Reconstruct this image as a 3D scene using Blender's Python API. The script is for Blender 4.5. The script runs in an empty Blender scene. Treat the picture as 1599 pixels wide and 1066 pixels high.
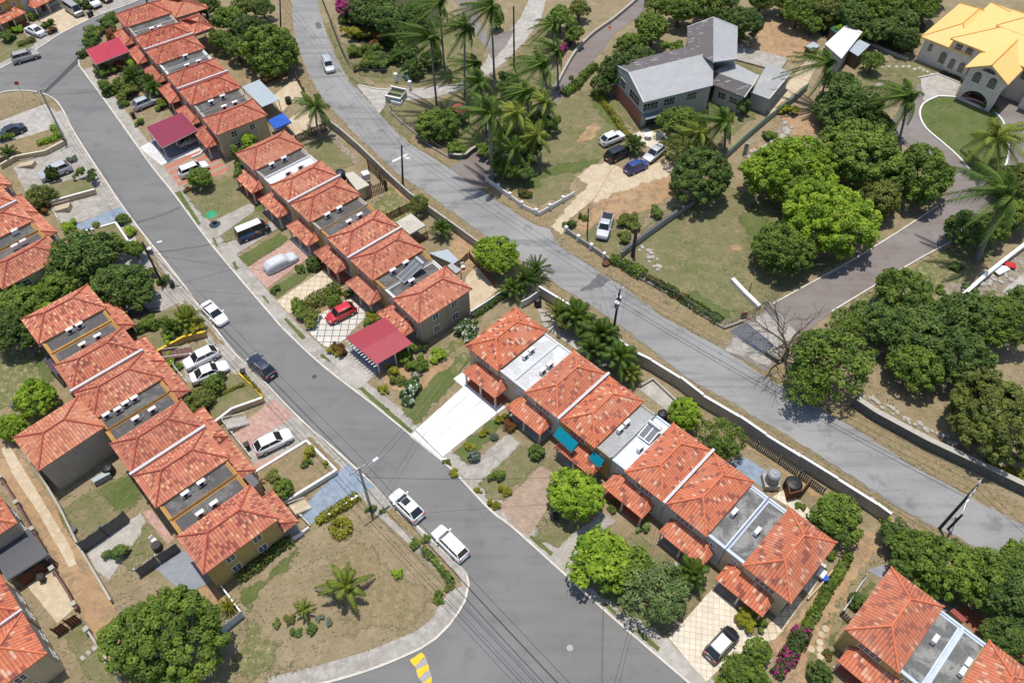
import bpy, bmesh, math, random
import numpy as np
from mathutils import Vector, Matrix
from mathutils.geometry import tessellate_polygon
random.seed(7)
R = math.radians
SC = bpy.context.scene
COL = SC.collection
# ---------------------------------------------------------------- camera
FPX, PITCH, CAMH = 1208.0, R(51.3), 76.0
cam = bpy.data.objects.new("camera", bpy.data.cameras.new("camera"))
COL.objects.link(cam)
cam.location = (0, 0, CAMH)
cam.rotation_euler = (R(90) - PITCH, 0, 0)
cam.data.sensor_width = 36
cam.data.lens = 36 * FPX / 1599
cam.data.clip_end = 6000
cam.data.clip_start = 0.5
SC.camera = cam
CP, SP = math.cos(PITCH), math.sin(PITCH)

def P(px, py, z=0.0):
    """point of the site plan at height z that was surveyed at this photo position"""
    x, y = (px - 799.5), -(py - 533.0)
    d = Vector((x, y * SP + FPX * CP, y * CP - FPX * SP))
    t = (z - CAMH) / d.z
    return Vector((d.x * t, d.y * t, z))

def dist_at(p):
    return (p - Vector((0, 0, CAMH))).length

# ---------------------------------------------------------------- world
SUN = Vector((0.045, -0.17, -1.0)).normalized()      # direction the light travels
w = bpy.data.worlds.new("World"); SC.world = w
w.use_nodes = True
nt = w.node_tree
bg = nt.nodes["Background"]
sky = nt.nodes.new("ShaderNodeTexSky")
sky.sky_type = 'NISHITA'
sky.sun_disc = False
sky.sun_elevation = math.asin(-SUN.z)
sky.sun_rotation = math.atan2(-SUN.x, -SUN.y)
sky.altitude = 100
nt.links.new(sky.outputs[0], bg.inputs[0])
bg.inputs[1].default_value = 0.13
sl = bpy.data.lights.new("sun", 'SUN')
sl.energy = 3.65
sl.angle = R(0.5)
sl.color = (1.0, 0.955, 0.89)
so = bpy.data.objects.new("sun", sl)
COL.objects.link(so)
so.rotation_euler = SUN.to_track_quat('-Z', 'Y').to_euler()
so.location = (0, 0, 150)
SC.view_settings.view_transform = 'Standard'
SC.view_settings.look = 'None'
SC.view_settings.exposure = 0.14
SC.view_settings.gamma = 1.0

# ---------------------------------------------------------------- materials
MATS = {}
class N:
    """tiny node-graph helper"""
    def __init__(s, name, rough=0.8, spec=0.3):
        s.m = bpy.data.materials.new(name); s.m.use_nodes = True
        s.t = s.m.node_tree
        s.b = s.t.nodes["Principled BSDF"]
        s.b.inputs["Roughness"].default_value = rough
        s.b.inputs["Specular IOR Level"].default_value = spec
        MATS[name] = s.m
    def n(s, typ, **kw):
        nd = s.t.nodes.new(typ)
        for k, v in kw.items(): setattr(nd, k, v)
        return nd
    def l(s, a, b): s.t.links.new(a, b)
    def put(s, sock, v):
        if hasattr(v, "is_linked") or hasattr(v, "links"): s.l(v, sock)
        else: sock.default_value = v
    def math(s, op, a, b=0.0, c=0.0):
        nd = s.n("ShaderNodeMath", operation=op)
        s.put(nd.inputs[0], a); s.put(nd.inputs[1], b)
        if op in ('MULTIPLY_ADD', 'SMOOTH_MIN'): s.put(nd.inputs[2], c)
        return nd.outputs[0]
    def obj(s): return s.n("ShaderNodeTexCoord").outputs["Object"]
    def pos(s): return s.n("ShaderNodeNewGeometry").outputs["Position"]
    def noise(s, co, scale, detail=3, rough=0.6, dist=0.0):
        nd = s.n("ShaderNodeTexNoise")
        s.l(co, nd.inputs["Vector"])
        nd.inputs["Scale"].default_value = scale
        nd.inputs["Detail"].default_value = detail
        nd.inputs["Roughness"].default_value = rough
        nd.inputs["Distortion"].default_value = dist
        return nd.outputs[0]
    def step(s, v, a, b):
        nd = s.n("ShaderNodeMapRange", interpolation_type='SMOOTHSTEP')
        s.put(nd.inputs[0], v); nd.inputs[1].default_value = a; nd.inputs[2].default_value = b
        return nd.outputs[0]
    def mix(s, f, a, b):
        nd = s.n("ShaderNodeMix", data_type='RGBA')
        s.put(nd.inputs[0], f)
        for i, v in ((6, a), (7, b)):
            if isinstance(v, tuple): nd.inputs[i].default_value = (*v, 1)
            else: s.l(v, nd.inputs[i])
        return nd.outputs[2]
    def mul(s, col, f):
        nd = s.n("ShaderNodeMix", data_type='RGBA', blend_type='MULTIPLY')
        nd.inputs[0].default_value = 1.0
        if isinstance(col, tuple): nd.inputs[6].default_value = (*col, 1)
        else: s.l(col, nd.inputs[6])
        s.l(f, nd.inputs[7])
        return nd.outputs[2]
    def bump(s, h, dist=0.05, strength=0.5):
        nd = s.n("ShaderNodeBump")
        nd.inputs["Strength"].default_value = strength
        nd.inputs["Distance"].default_value = dist
        s.l(h, nd.inputs["Height"])
        s.l(nd.outputs[0], s.b.inputs["Normal"])
    def color(s, c):
        if isinstance(c, tuple): s.b.inputs["Base Color"].default_value = (*c, 1)
        else: s.l(c, s.b.inputs["Base Color"])
        return s

def mat_plain(name, c, rough=0.7, spec=0.3, var=0.18, scale=1.3, metal=0.0, fine=9.0):
    g = N(name, rough, spec)
    co = g.obj()
    a = g.noise(co, scale, 4); b = g.noise(co, fine, 3)
    k = g.math('ADD', g.math('MULTIPLY', a, 2 * var), g.math('MULTIPLY', b, var))
    k = g.math('ADD', k, 1.0 - 1.5 * var)
    if name.startswith("wall_"):
        mp = g.n("ShaderNodeMapping"); mp.inputs["Scale"].default_value = (1.6, 1.6, .16); g.l(g.pos(), mp.inputs[0])
        k = g.math('MULTIPLY', k, g.math('SUBTRACT', 1.04, g.math('MULTIPLY', g.step(g.noise(mp.outputs[0], 1.5, 5, .7), .48, .78), .28)))
    g.color(g.mul(c, k))
    g.b.inputs["Metallic"].default_value = metal
    g.bump(b, 0.02, 0.25)
    return g.m

def mat_ground(name, cols, scale, fine=6.0, bump=0.05, rough=0.95, thr=((.40, .60), (.45, .62)), dots=0.0, dotcol=None):
    """cols: base, patch 1, patch 2 ; noise-mixed ground in world coordinates"""
    g = N(name, rough, 0.15)
    co = g.pos()
    n1 = g.noise(co, scale, 6, .65, .4); n2 = g.noise(co, scale * 3.1, 6, .7, .3)
    nf = g.noise(co, fine, 4, .75)
    c = g.mix(g.step(n1, *thr[0]), cols[0], cols[1])
    c = g.mix(g.step(n2, *thr[1]), c, cols[2])
    if dots:
        nd = g.noise(co, 2.6, 3, .6)
        c = g.mix(g.step(nd, 1 - dots, 1 - dots + .06), c, dotcol)
    k = g.math('ADD', g.math('MULTIPLY', nf, .9), .55)
    g.color(g.mul(c, k))
    g.bump(nf, bump, 0.7)
    # thinning, tattered margin where a sheet carries a "fade" value at its border
    at = g.n("ShaderNodeAttribute", attribute_name="fade")
    ne = g.noise(co, 2.3, 5, .75)
    f = g.step(g.math('ADD', at.outputs["Fac"], g.math('MULTIPLY', g.math('SUBTRACT', ne, .5), 1.4)), .32, .72)
    f = g.math('MULTIPLY', f, g.math('GREATER_THAN', at.outputs["Fac"], .001))
    ms = g.n("ShaderNodeMixShader"); g.l(f, ms.inputs[0]); g.l(g.b.outputs[0], ms.inputs[1]); g.l(g.n("ShaderNodeBsdfTransparent").outputs[0], ms.inputs[2])
    g.l(ms.outputs[0], g.t.nodes["Material Output"].inputs[0])
    return g.m

GREEN1, GREEN2, OLIVE = (.088, .125, .033), (.135, .15, .055), (.19, .17, .085)
TAN1, TAN2, SOIL = (.265, .207, .122), (.33, .258, .165), (.38, .235, .125)
mat_ground("grass_dry", (TAN1, (.215, .18, .095), TAN2), .16, fine=5, thr=((.34, .72), (.4, .74)))
mat_ground("grass_mixed", (OLIVE, GREEN2, TAN1), .2, fine=6, thr=((.34, .70), (.42, .74)))
mat_ground("grass_green", (GREEN1, GREEN2, (.15, .15, .05)), .35, fine=7, thr=((.32, .68), (.48, .76)))
mat_ground("grass_worn", (GREEN2, (.16, .16, .06), (.36, .30, .17)), .45, fine=6, thr=((.36, .62), (.46, .68)))
mat_ground("soil", (SOIL, (.40, .27, .15), (.27, .19, .11)), .25, fine=4)
mat_ground("verge", ((.245, .19, .105), (.20, .17, .085), (.34, .24, .145)), .5, fine=5, thr=((.34, .7), (.42, .72)))
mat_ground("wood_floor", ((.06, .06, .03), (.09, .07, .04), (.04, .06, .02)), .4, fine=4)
mat_ground("rubble", ((.26, .22, .16), (.36, .32, .26), (.2, .15, .1)), .7, fine=3, bump=.2)
mat_ground("concrete", ((.40, .37, .325), (.34, .315, .275), (.46, .43, .385)), .3, fine=7, bump=.01)
mat_ground("concrete_old", ((.36, .33, .285), (.30, .275, .235), (.42, .39, .345)), .3, fine=7, bump=.015)
mat_ground("concrete_tan", ((.52, .42, .285), (.47, .37, .25), (.56, .47, .34)), .3, fine=7, bump=.01)
mat_ground("paint_white", ((.70, .70, .695), (.64, .64, .63), (.74, .74, .735)), .3, fine=8, bump=.005)
mat_ground("paint_blue", ((.25, .30, .36), (.205, .25, .305), (.285, .335, .39)), .5, fine=8, bump=.005)
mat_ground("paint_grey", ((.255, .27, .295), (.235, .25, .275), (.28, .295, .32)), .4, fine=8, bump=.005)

def mat_asphalt(name, c, dark, light, sc, tracks, ang=0.0):
    g = N(name, .9, .2)
    co = g.pos()
    n1 = g.noise(co, sc, 5, .6, .5); n2 = g.noise(co, sc * 4, 5, .65); nf = g.noise(co, 7, 5, .8)
    k = g.mix(g.step(n1, .35, .7), c, light)
    k = g.mix(g.math('MULTIPLY', g.step(n2, .52, .72), tracks), k, dark)
    mp = g.n("ShaderNodeMapping"); mp.inputs["Rotation"].default_value = (0, 0, ang); mp.inputs["Scale"].default_value = (.07, .75, 1)
    g.l(co, mp.inputs[0])
    n4 = g.noise(mp.outputs[0], 1.0, 5, .6, .2)
    k = g.mix(g.math('MULTIPLY', g.step(n4, .50, .70), tracks * .75), k, dark)
    k = g.mix(g.math('MULTIPLY', g.step(n4, .50, .34), .45), k, light)
    n5 = g.noise(co, .9, 6, .75, 1.0)
    k = g.mix(g.math('MULTIPLY', g.step(n5, .66, .74), .55), k, (.10, .098, .095))
    # thin crack network
    v = g.n("ShaderNodeTexVoronoi", feature='DISTANCE_TO_EDGE'); v.inputs["Scale"].default_value = .11
    wob = g.n("ShaderNodeVectorMath", operation='ADD')
    nz = g.n("ShaderNodeTexNoise"); nz.inputs["Scale"].default_value = .6; g.l(co, nz.inputs["Vector"])
    sc2 = g.n("ShaderNodeVectorMath", operation='SCALE'); g.l(nz.outputs[1], sc2.inputs[0]); sc2.inputs[3].default_value = 3.0
    g.l(co, wob.inputs[0]); g.l(sc2.outputs[0], wob.inputs[1]); g.l(wob.outputs[0], v.inputs["Vector"])
    crack = g.math('MULTIPLY', g.math('MULTIPLY', g.math('LESS_THAN', v.outputs["Distance"], .0028), g.step(n1, .45, .6)), .16)
    k = g.mix(crack, k, (.07, .07, .07))
    g.color(g.mul(k, g.math('ADD', g.math('MULTIPLY', nf, .42), .79)))
    g.bump(nf, .015, .5)
    return g.m
mat_asphalt("asphalt", (.178, .174, .166), (.138, .136, .132), (.212, .206, .196), .09, .6, R(50))
mat_asphalt("asphalt_pale", (.245, .24, .23), (.16, .157, .152), (.31, .304, .29), .1, .85, R(41))
mat_asphalt("asphalt_drive", (.205, .168, .150), (.15, .122, .110), (.24, .218, .2), .12, .6, R(-35))
mat_plain("asphalt_patch", (.085, .08, .08), .95, .2)
mat_plain("asphalt_patch_mid", (.14, .137, .135), .95, .2, .3)

def mat_tile(name, c1, c2, grout, size, ratio=1.0, rot=0.0, spread=.12):
    """paving of square or oblong slabs, world coordinates"""
    g = N(name, .8, .3)
    mp = g.n("ShaderNodeMapping"); mp.inputs["Rotation"].default_value = (0, 0, rot)
    g.l(g.pos(), mp.inputs[0])
    br = g.n("ShaderNodeTexBrick")
    g.l(mp.outputs[0], br.inputs["Vector"])
    br.inputs["Scale"].default_value = 1.0
    br.inputs["Brick Width"].default_value = size * ratio
    br.inputs["Row Height"].default_value = size
    br.inputs["Mortar Size"].default_value = size * .06
    br.inputs["Color1"].default_value = (*c1, 1); br.inputs["Color2"].default_value = (*c2, 1)
    br.inputs["Mortar"].default_value = (*grout, 1)
    br.offset = 0.0 if ratio == 1.0 else .5
    nz = g.noise(g.pos(), .7, 4)
    g.color(g.mul(br.outputs[0], g.math('ADD', g.math('MULTIPLY', nz, .5), .75)))
    g.bump(br.outputs[1], -.01, .4)
    return g.m
mat_tile("pavers_pink", (.42, .24, .19), (.52, .34, .27), (.25, .19, .15), .22, 2.0, R(40))
mat_tile("pavers_brown", (.33, .23, .165), (.40, .30, .22), (.22, .17, .12), .24, 2.0, R(20))
mat_tile("tile_cream", (.56, .46, .32), (.62, .53, .39), (.40, .31, .2), .8, 1.0, R(0))
mat_tile("tile_diamond", (.60, .57, .50), (.56, .53, .46), (.17, .16, .13), .95, 1.0, R(0))
mat_tile("tile_light", (.70, .62, .48), (.62, .54, .42), (.48, .42, .33), .55, 1.0, R(10))
mat_tile("mosaic_white", (.72, .71, .68), (.62, .61, .58), (.35, .34, .32), .45, 1.3, R(30))
mat_tile("brick_red", (.40, .15, .09), (.32, .12, .08), (.3, .24, .2), .12, 2.4, R(0))
mat_tile("tile_terracotta", (.42, .13, .07), (.36, .10, .055), (.2, .1, .07), .5, 1.0, R(30))
def mat_stripe():
    g = N("pavers_striped", .8, .3)
    mp = g.n("ShaderNodeMapping"); mp.inputs["Rotation"].default_value = (0, 0, R(-42))
    g.l(g.pos(), mp.inputs[0])
    sx = g.n("ShaderNodeSeparateXYZ"); g.l(mp.outputs[0], sx.inputs[0])
    fr = g.math('FRACT', g.math('DIVIDE', sx.outputs[1], 1.6))
    c = g.mix(g.math('LESS_THAN', fr, .55), (.33, .26, .20), (.44, .17, .11))
    nz = g.noise(g.pos(), 5, 3)
    g.color(g.mul(c, g.math('ADD', g.math('MULTIPLY', nz, .6), .7)))
mat_stripe()

def mat_roof(name, base, base2, pale, dark, mode, pw=.33, ph=.43):
    """barrel clay tiles: u runs along the eave, v up the slope (metres)"""
    g = N(name, .75, .25)
    uv = g.n("ShaderNodeUVMap").outputs[0]
    sx = g.n("ShaderNodeSeparateXYZ"); g.l(uv, sx.inputs[0])
    cu = g.math('DIVIDE', sx.outputs[0], pw); cv = g.math('DIVIDE', sx.outputs[1], ph)
    iu = g.math('FLOOR', cu); iv = g.math('FLOOR', cv)
    fu = g.math('FRACT', cu); fv = g.math('FRACT', cv)
    oi = g.n("ShaderNodeObjectInfo")
    cmb = g.n("ShaderNodeCombineXYZ"); g.l(iu, cmb.inputs[0]); g.l(iv, cmb.inputs[1]); g.l(oi.outputs["Random"], cmb.inputs[2])
    wn = g.n("ShaderNodeTexWhiteNoise", noise_dimensions='3D'); g.l(cmb.outputs[0], wn.inputs["Vector"])
    cmb2 = g.n("ShaderNodeCombineXYZ"); g.l(g.math('ADD', iu, 37.0), cmb2.inputs[0]); g.l(iv, cmb2.inputs[1]); g.l(oi.outputs["Random"], cmb2.inputs[2])
    wn2 = g.n("ShaderNodeTexWhiteNoise", noise_dimensions='3D'); g.l(cmb2.outputs[0], wn2.inputs["Vector"])
    c = g.mix(wn.outputs[0], base, base2)
    if mode == 'mixed':
        # diagonal runs of darker and paler tiles
        ph_ = g.math('FRACT', g.math('ADD', g.math('MULTIPLY', iu, .5), g.math('MULTIPLY', iv, .36)))
        pick = g.math('ADD', g.math('MULTIPLY', ph_, .55), g.math('MULTIPLY', wn2.outputs[0], .6))
        c = g.mix(g.math('MULTIPLY', g.math('GREATER_THAN', pick, .80), .85), c, dark)
        c = g.mix(g.math('MULTIPLY', g.math('LESS_THAN', pick, .26), .75), c, pale)
    else:
        # diagonal bands of accent tiles, dark beside pale
        nz = g.noise(uv, .35, 2)
        bnd = g.math('FRACT', g.math('ADD', g.math('ADD', g.math('MULTIPLY', iv, .23), g.math('MULTIPLY', iu, .115)), g.math('MULTIPLY', nz, .35)))
        inb = g.math('LESS_THAN', bnd, .38)
        on = g.math('MULTIPLY', inb, g.math('GREATER_THAN', wn2.outputs[0], .36))
        sel = g.math('GREATER_THAN', wn.outputs[0], .60)
        acc = g.mix(sel, dark, pale)
        c = g.mix(g.math('MULTIPLY', on, .84), c, acc)
    ov = g.n("ShaderNodeVectorMath", operation='ADD'); g.l(g.obj(), ov.inputs[0])
    oc = g.n("ShaderNodeCombineXYZ"); g.l(g.math('MULTIPLY', oi.outputs["Random"], 90.0), oc.inputs[0]); g.l(oc.outputs[0], ov.inputs[1])
    grime = g.noise(ov.outputs[0], .7, 6, .72)
    c = g.mul(c, g.math('ADD', g.math('ADD', g.math('MULTIPLY', grime, .8), .47), g.math('MULTIPLY', oi.outputs["Random"], .24)))
    wn3 = g.n("ShaderNodeTexWhiteNoise", noise_dimensions='1D'); g.l(oi.outputs["Random"], wn3.inputs["W"])
    c = g.mix(g.math('MULTIPLY', wn3.outputs[0], .38), c, (.50, .205, .125))
    mould = g.noise(ov.outputs[0], 1.6, 6, .75, .8)
    c = g.mix(g.math('MULTIPLY', g.step(mould, .56, .74), .55), c, (.17, .085, .065))
    fade = g.noise(ov.outputs[0], .33, 3)
    c = g.mix(g.math('MULTIPLY', g.step(fade, .5, .75), .35), c, (.72, .40, .27))
    g.color(c)
    # barrel profile across, overlapping courses up the slope
    wave = g.math('SINE', g.math('MULTIPLY', fu, math.pi))
    crs = g.math('SUBTRACT', 1.0, fv)
    h = g.math('ADD', g.math('MULTIPLY', wave, .11), g.math('MULTIPLY', crs, .04))
    g.bump(h, 1.0, 1.0)
    return g.m
mat_roof("clay_mixed", (.66, .235, .135), (.56, .18, .11), (.78, .45, .24), (.26, .07, .06), 'mixed')
mat_roof("clay_red", (.56, .155, .088), (.47, .12, .075), (.66, .33, .18), (.23, .06, .055), 'mixed')
mat_roof("clay_orange", (.64, .20, .098), (.56, .16, .085), (.74, .46, .30), (.21, .065, .06), 'band')
mat_roof("clay_pale", (.62, .24, .13), (.55, .195, .11), (.68, .34, .19), (.40, .14, .09), 'mixed')
mat_plain("clay_cap", (.42, .105, .07), .8, .25, .3)
mat_plain("clay_cap_orange", (.66, .19, .09), .8, .25, .25)

def mat_seam(name, c, pitch, rough=.45, depth=.03, var=.15, metal=0.0):
    """ribbed sheet roofing with ribs running up the slope"""
    g = N(name, rough, .4)
    uv = g.n("ShaderNodeUVMap").outputs[0]
    sx = g.n("ShaderNodeSeparateXYZ"); g.l(uv, sx.inputs[0])
    fu = g.math('FRACT', g.math('DIVIDE', sx.outputs[0], pitch))
    rib = g.math('LESS_THAN', fu, .16)
    nz = g.noise(g.obj(), .7, 5, .65)
    g.color(g.mul(c, g.math('ADD', g.math('MULTIPLY', nz, 2 * var), 1 - var)))
    st = g.noise(g.obj(), 2.3, 6, .75, .6)
    g.color(g.mix(g.math('MULTIPLY', g.step(st, .55, .8), .28), g.b.inputs["Base Color"].links[0].from_socket, tuple(.35 * q + .1 for q in c)))
    g.b.inputs["Metallic"].default_value = metal
    g.bump(rib, depth, .8)
    return g.m
mat_seam("sheet_red", (.44, .035, .06), .3)
mat_seam("sheet_maroon", (.25, .03, .06), .3)
mat_seam("sheet_crimson", (.34, .034, .05), .3)
mat_seam("sheet_yellow", (.87, .56, .19), .45, .6, .12, .1)
mat_seam("sheet_zinc", (.40, .45, .47), .25, .4, .02, .12)
mat_seam("sheet_white", (.72, .70, .66), .5, .5, .02, .15)
mat_seam("sheet_brown", (.3, .06, .05), .2)
mat_seam("sheet_grey", (.37, .37, .365), .3, .75, .01, .22)
def mat_shingle_dark():
    g = N("shingle_dark", .9, .2)
    co = g.obj()
    n1 = g.noise(co, .9, 5, .7, .6); n2 = g.noise(co, 5, 4)
    mp = g.n("ShaderNodeMapping"); mp.inputs["Scale"].default_value = (.35, 2.2, 1); g.l(co, mp.inputs[0])
    n3 = g.noise(mp.outputs[0], 1.2, 4, .6)
    c = g.mix(g.step(n3, .60, .66), (.135, .12, .117), (.40, .395, .385))
    c = g.mix(g.step(n1, .66, .74), c, (.28, .275, .27))
    g.color(g.mul(c, g.math('ADD', g.math('MULTIPLY', n2, .5), .75)))
    return g.m
mat_shingle_dark()

def mat_felt(name, base, patch, spot, thr):
    g = N(name, .9, .2)
    co = g.pos()
    n1 = g.noise(co, .45, 5, .65, .5); n2 = g.noise(co, 1.7, 5, .7); nf = g.noise(co, 5, 4, .8)
    c = g.mix(g.step(n1, thr - .06, thr + .08), base, patch)
    c = g.mix(g.math('MULTIPLY', g.step(n2, .58, .70), .7), c, spot)
    g.color(g.mul(c, g.math('ADD', g.math('MULTIPLY', nf, 1.1), .45)))
    g.bump(nf, .02, .4)
    return g.m
mat_felt("felt_dark", (.10, .095, .09), (.155, .147, .138), (.26, .24, .21), .54)
mat_felt("felt_grey", (.34, .34, .33), (.40, .40, .39), (.27, .265, .25), .55)
mat_felt("felt_pale", (.50, .505, .50), (.62, .63, .64), (.36, .35, .33), .52)
mat_felt("felt_white", (.62, .68, .74), (.68, .73, .78), (.55, .58, .6), .5)
mat_felt("felt_mottled", (.14, .14, .132), (.27, .265, .245), (.05, .05, .05), .52)
mat_plain("parapet_grey", (.36, .335, .29), .85, .2, .35)
mat_plain("parapet_rust", (.40, .22, .07), .85, .2, .4)
mat_plain("parapet_white", (.58, .585, .58), .8, .2, .2)
mat_plain("parapet_blue", (.52, .58, .65), .8, .2, .25)
mat_plain("wall_cream", (.50, .415, .27), .9, .15, .14, .5)
mat_plain("wall_yellow", (.47, .32, .115), .9, .15, .12, .5)
mat_plain("wall_mustard", (.45, .325, .125), .9, .15, .12, .5)
mat_plain("wall_taupe", (.35, .30, .22), .9, .15, .14, .5)
mat_plain("wall_grey", (.42, .42, .38), .9, .15, .15, .5)
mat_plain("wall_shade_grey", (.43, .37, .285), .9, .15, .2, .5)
mat_plain("wall_white", (.72, .69, .62), .85, .2, .12, .6)
mat_plain("wall_mansion", (.70, .64, .55), .85, .2, .14, .4)
mat_plain("wall_concrete", (.40, .37, .315), .9, .15, .3, .5)
mat_plain("wall_grey_block", (.33, .325, .31), .9, .15, .3, .6)
mat_plain("wall_pink", (.17, .095, .085), .9, .15, .2, .6)
mat_plain("stone_dark", (.12, .12, .115), .95, .2, .55, 2.5)
mat_plain("stone_pale", (.42, .39, .33), .95, .2, .4, 2.0)
mat_plain("trim_white", (.76, .75, .72), .6, .3, .08)
mat_plain("trim_cream", (.64, .58, .46), .7, .3, .1)
mat_plain("kerb", (.58, .54, .465), .9, .2, .4, .7)
mat_plain("paint_yellow", (.78, .50, .03), .8, .3, .2)
mat_plain("hump_grey", (.36, .33, .31), .9, .2, .2)
mat_plain("wood_pole", (.085, .07, .058), .95, .2, .35, 2)
mat_plain("pole_grey", (.40, .375, .34), .9, .2, .25, 2)
mat_plain("wood_fence", (.15, .10, .065), .95, .2, .45, 2.5)
mat_plain("wood_red", (.14, .06, .035), .95, .2, .35, 2.5)
mat_plain("slat_dark", (.15, .143, .143), .9, .2, .3, 2.5)
mat_plain("plastic_white", (.78, .78, .76), .45, .4, .06)
mat_plain("plastic_grey", (.3, .31, .32), .5, .4, .1)
mat_plain("plastic_black", (.018, .018, .02), .5, .4, .2)
mat_plain("steel", (.5, .51, .52), .4, .5, .1, metal=.6)
mat_plain("steel_dark", (.1, .1, .105), .5, .4, .1)
mat_plain("canvas_blue", (.035, .12, .50), .8, .2, .15)
mat_plain("canvas_teal", (.0, .21, .29), .8, .2, .12)
mat_plain("canvas_cream", (.52, .47, .40), .9, .2, .14)
mat_plain("cover_silver", (.55, .56, .58), .55, .4, .15)
mat_plain("solar_dark", (.13, .14, .155), .5, .3, .1)
mat_plain("red_paint", (.5, .02, .02), .5, .4, .1)
mat_plain("green_paint", (.02, .10, .06), .6, .4, .15)
mat_plain("green_bright", (.03, .32, .14), .6, .4, .1)
mat_plain("purple_paint", (.07, .05, .075), .6, .3, .15)
mat_plain("bark", (.12, .095, .07), .95, .2, .35, 3)
mat_plain("bark_grey", (.22, .205, .18), .95, .2, .3, 3)
mat_plain("wire", (.02, .02, .022), .6, .3, 0.0)
mat_plain("porcelain", (.5, .5, .5), .3, .5, .1)
mat_plain("rubber", (.02, .02, .02), .8, .3, .1)
mat_plain("rim", (.42, .42, .43), .35, .5, .05, metal=.7)
mat_plain("dark_inside", (.02, .018, .016), .9, .1, .2)
mat_plain("lamp_red", (.35, .01, .01), .3, .5, .0)
mat_plain("lamp_clear", (.7, .7, .72), .2, .5, .0)
mat_plain("plate", (.75, .75, .7), .5, .4, .0)
mat_plain("orange_plastic", (.6, .12, .03), .5, .4, .05)
mat_plain("aqua_paint", (.20, .50, .56), .6, .4, .1)
def mat_gloss(name, c, coat=.6, rough=.35, metal=0.0):
    g = N(name, rough, .5)
    nz = g.noise(g.obj(), 2.0, 3)
    g.color(g.mul(c, g.math('ADD', g.math('MULTIPLY', nz, .12), .94)))
    g.b.inputs["Metallic"].default_value = metal
    g.b.inputs["Coat Weight"].default_value = coat
    g.b.inputs["Coat Roughness"].default_value = .08
    return g.m
for nm, c in dict(car_white=(.80, .80, .79), car_silver=(.50, .51, .53), car_beige=(.40, .385, .35), car_grey=(.24, .245, .25), car_black=(.012, .012, .014),
                  car_navy=(.015, .022, .045), car_blue=(.02, .045, .20), car_red=(.52, .008, .018), car_dark=(.04, .045, .045)).items():
    mat_gloss(nm, c, .7, .4, .25 if nm in ('car_silver', 'car_grey', 'car_beige') else 0.0)
g = N("glass", .06, .6); g.color((.016, .02, .024)); g.b.inputs["Coat Weight"].default_value = .3
g = N("window_glass", .12, .5); g.color(g.mix(g.step(g.noise(g.obj(), 1.5, 2), .4, .6), (.02, .025, .03), (.06, .07, .08)))
def mat_vanart():
    g = N("van_art", .4, .4)
    v = g.n("ShaderNodeTexVoronoi"); v.inputs["Scale"].default_value = 1.3; g.l(g.obj(), v.inputs["Vector"])
    cr = g.n("ShaderNodeValToRGB"); cr.color_ramp.interpolation = 'CONSTANT'
    els = cr.color_ramp.elements
    els[0].position = 0; els[0].color = (.03, .05, .09, 1); els[1].position = .35; els[1].color = (.30, .08, .03, 1)
    for p_, c in ((.5, (.03, .10, .2, 1)), (.68, (.35, .2, .1, 1)), (.82, (.04, .04, .05, 1))):
        e = els.new(p_); e.color = c
    sp = g.n("ShaderNodeSeparateXYZ"); g.l(v.outputs["Color"], sp.inputs[0])
    g.l(sp.outputs[0], cr.inputs[0]); g.color(cr.outputs[0])
mat_vanart()

def mat_leaf(name, lo, hi, trans=.25, young=None, yt=.86):
    g = N(name, .6, .25)
    at = g.n("ShaderNodeAttribute", attribute_name="tint")
    oi = g.n("ShaderNodeObjectInfo")
    c = g.mix(at.outputs["Fac"], lo, hi)
    if young: c = g.mix(g.step(at.outputs["Fac"], yt, yt + .1), c, young)
    c = g.mul(c, g.math('ADD', g.math('MULTIPLY', oi.outputs["Random"], .3), .85))
    g.color(c)
    tr = g.n("ShaderNodeBsdfTranslucent"); g.l(c, tr.inputs[0])
    ms = g.n("ShaderNodeMixShader"); ms.inputs[0].default_value = trans
    g.l(g.b.outputs[0], ms.inputs[1]); g.l(tr.outputs[0], ms.inputs[2])
    out = g.t.nodes["Material Output"]; g.l(ms.outputs[0], out.inputs[0])
    return g.m
mat_leaf("leaf_lime", (.115, .22, .018), (.34, .47, .036), .3)
mat_leaf("leaf_mid", (.062, .115, .017), (.205, .285, .038), .25)
mat_leaf("leaf_dark", (.040, .085, .018), (.14, .205, .038), .2)
mat_leaf("leaf_olive", (.08, .11, .022), (.21, .24, .045), .25)
mat_leaf("leaf_pale", (.085, .15, .035), (.25, .33, .11), .25)
mat_leaf("leaf_rust", (.05, .05, .015), (.26, .10, .03), .2)
mat_leaf("leaf_yellow", (.14, .16, .012), (.36, .34, .025), .25)
mat_leaf("leaf_grey", (.10, .135, .09), (.2, .24, .17), .2)
mat_leaf("leaf_palm", (.035, .085, .014), (.15, .225, .03), .3)
mat_leaf("leaf_palm_dry", (.08, .13, .018), (.32, .36, .055), .3)
mat_leaf("leaf_magenta", (.04, .08, .02), (.10, .15, .03), .25, (.52, .025, .26), .58)
mat_leaf("leaf_redbloom", (.04, .085, .015), (.11, .17, .03), .25, (.40, .035, .02))
mat_leaf("leaf_white", (.035, .085, .02), (.09, .16, .035), .25, (.7, .7, .62))
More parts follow.
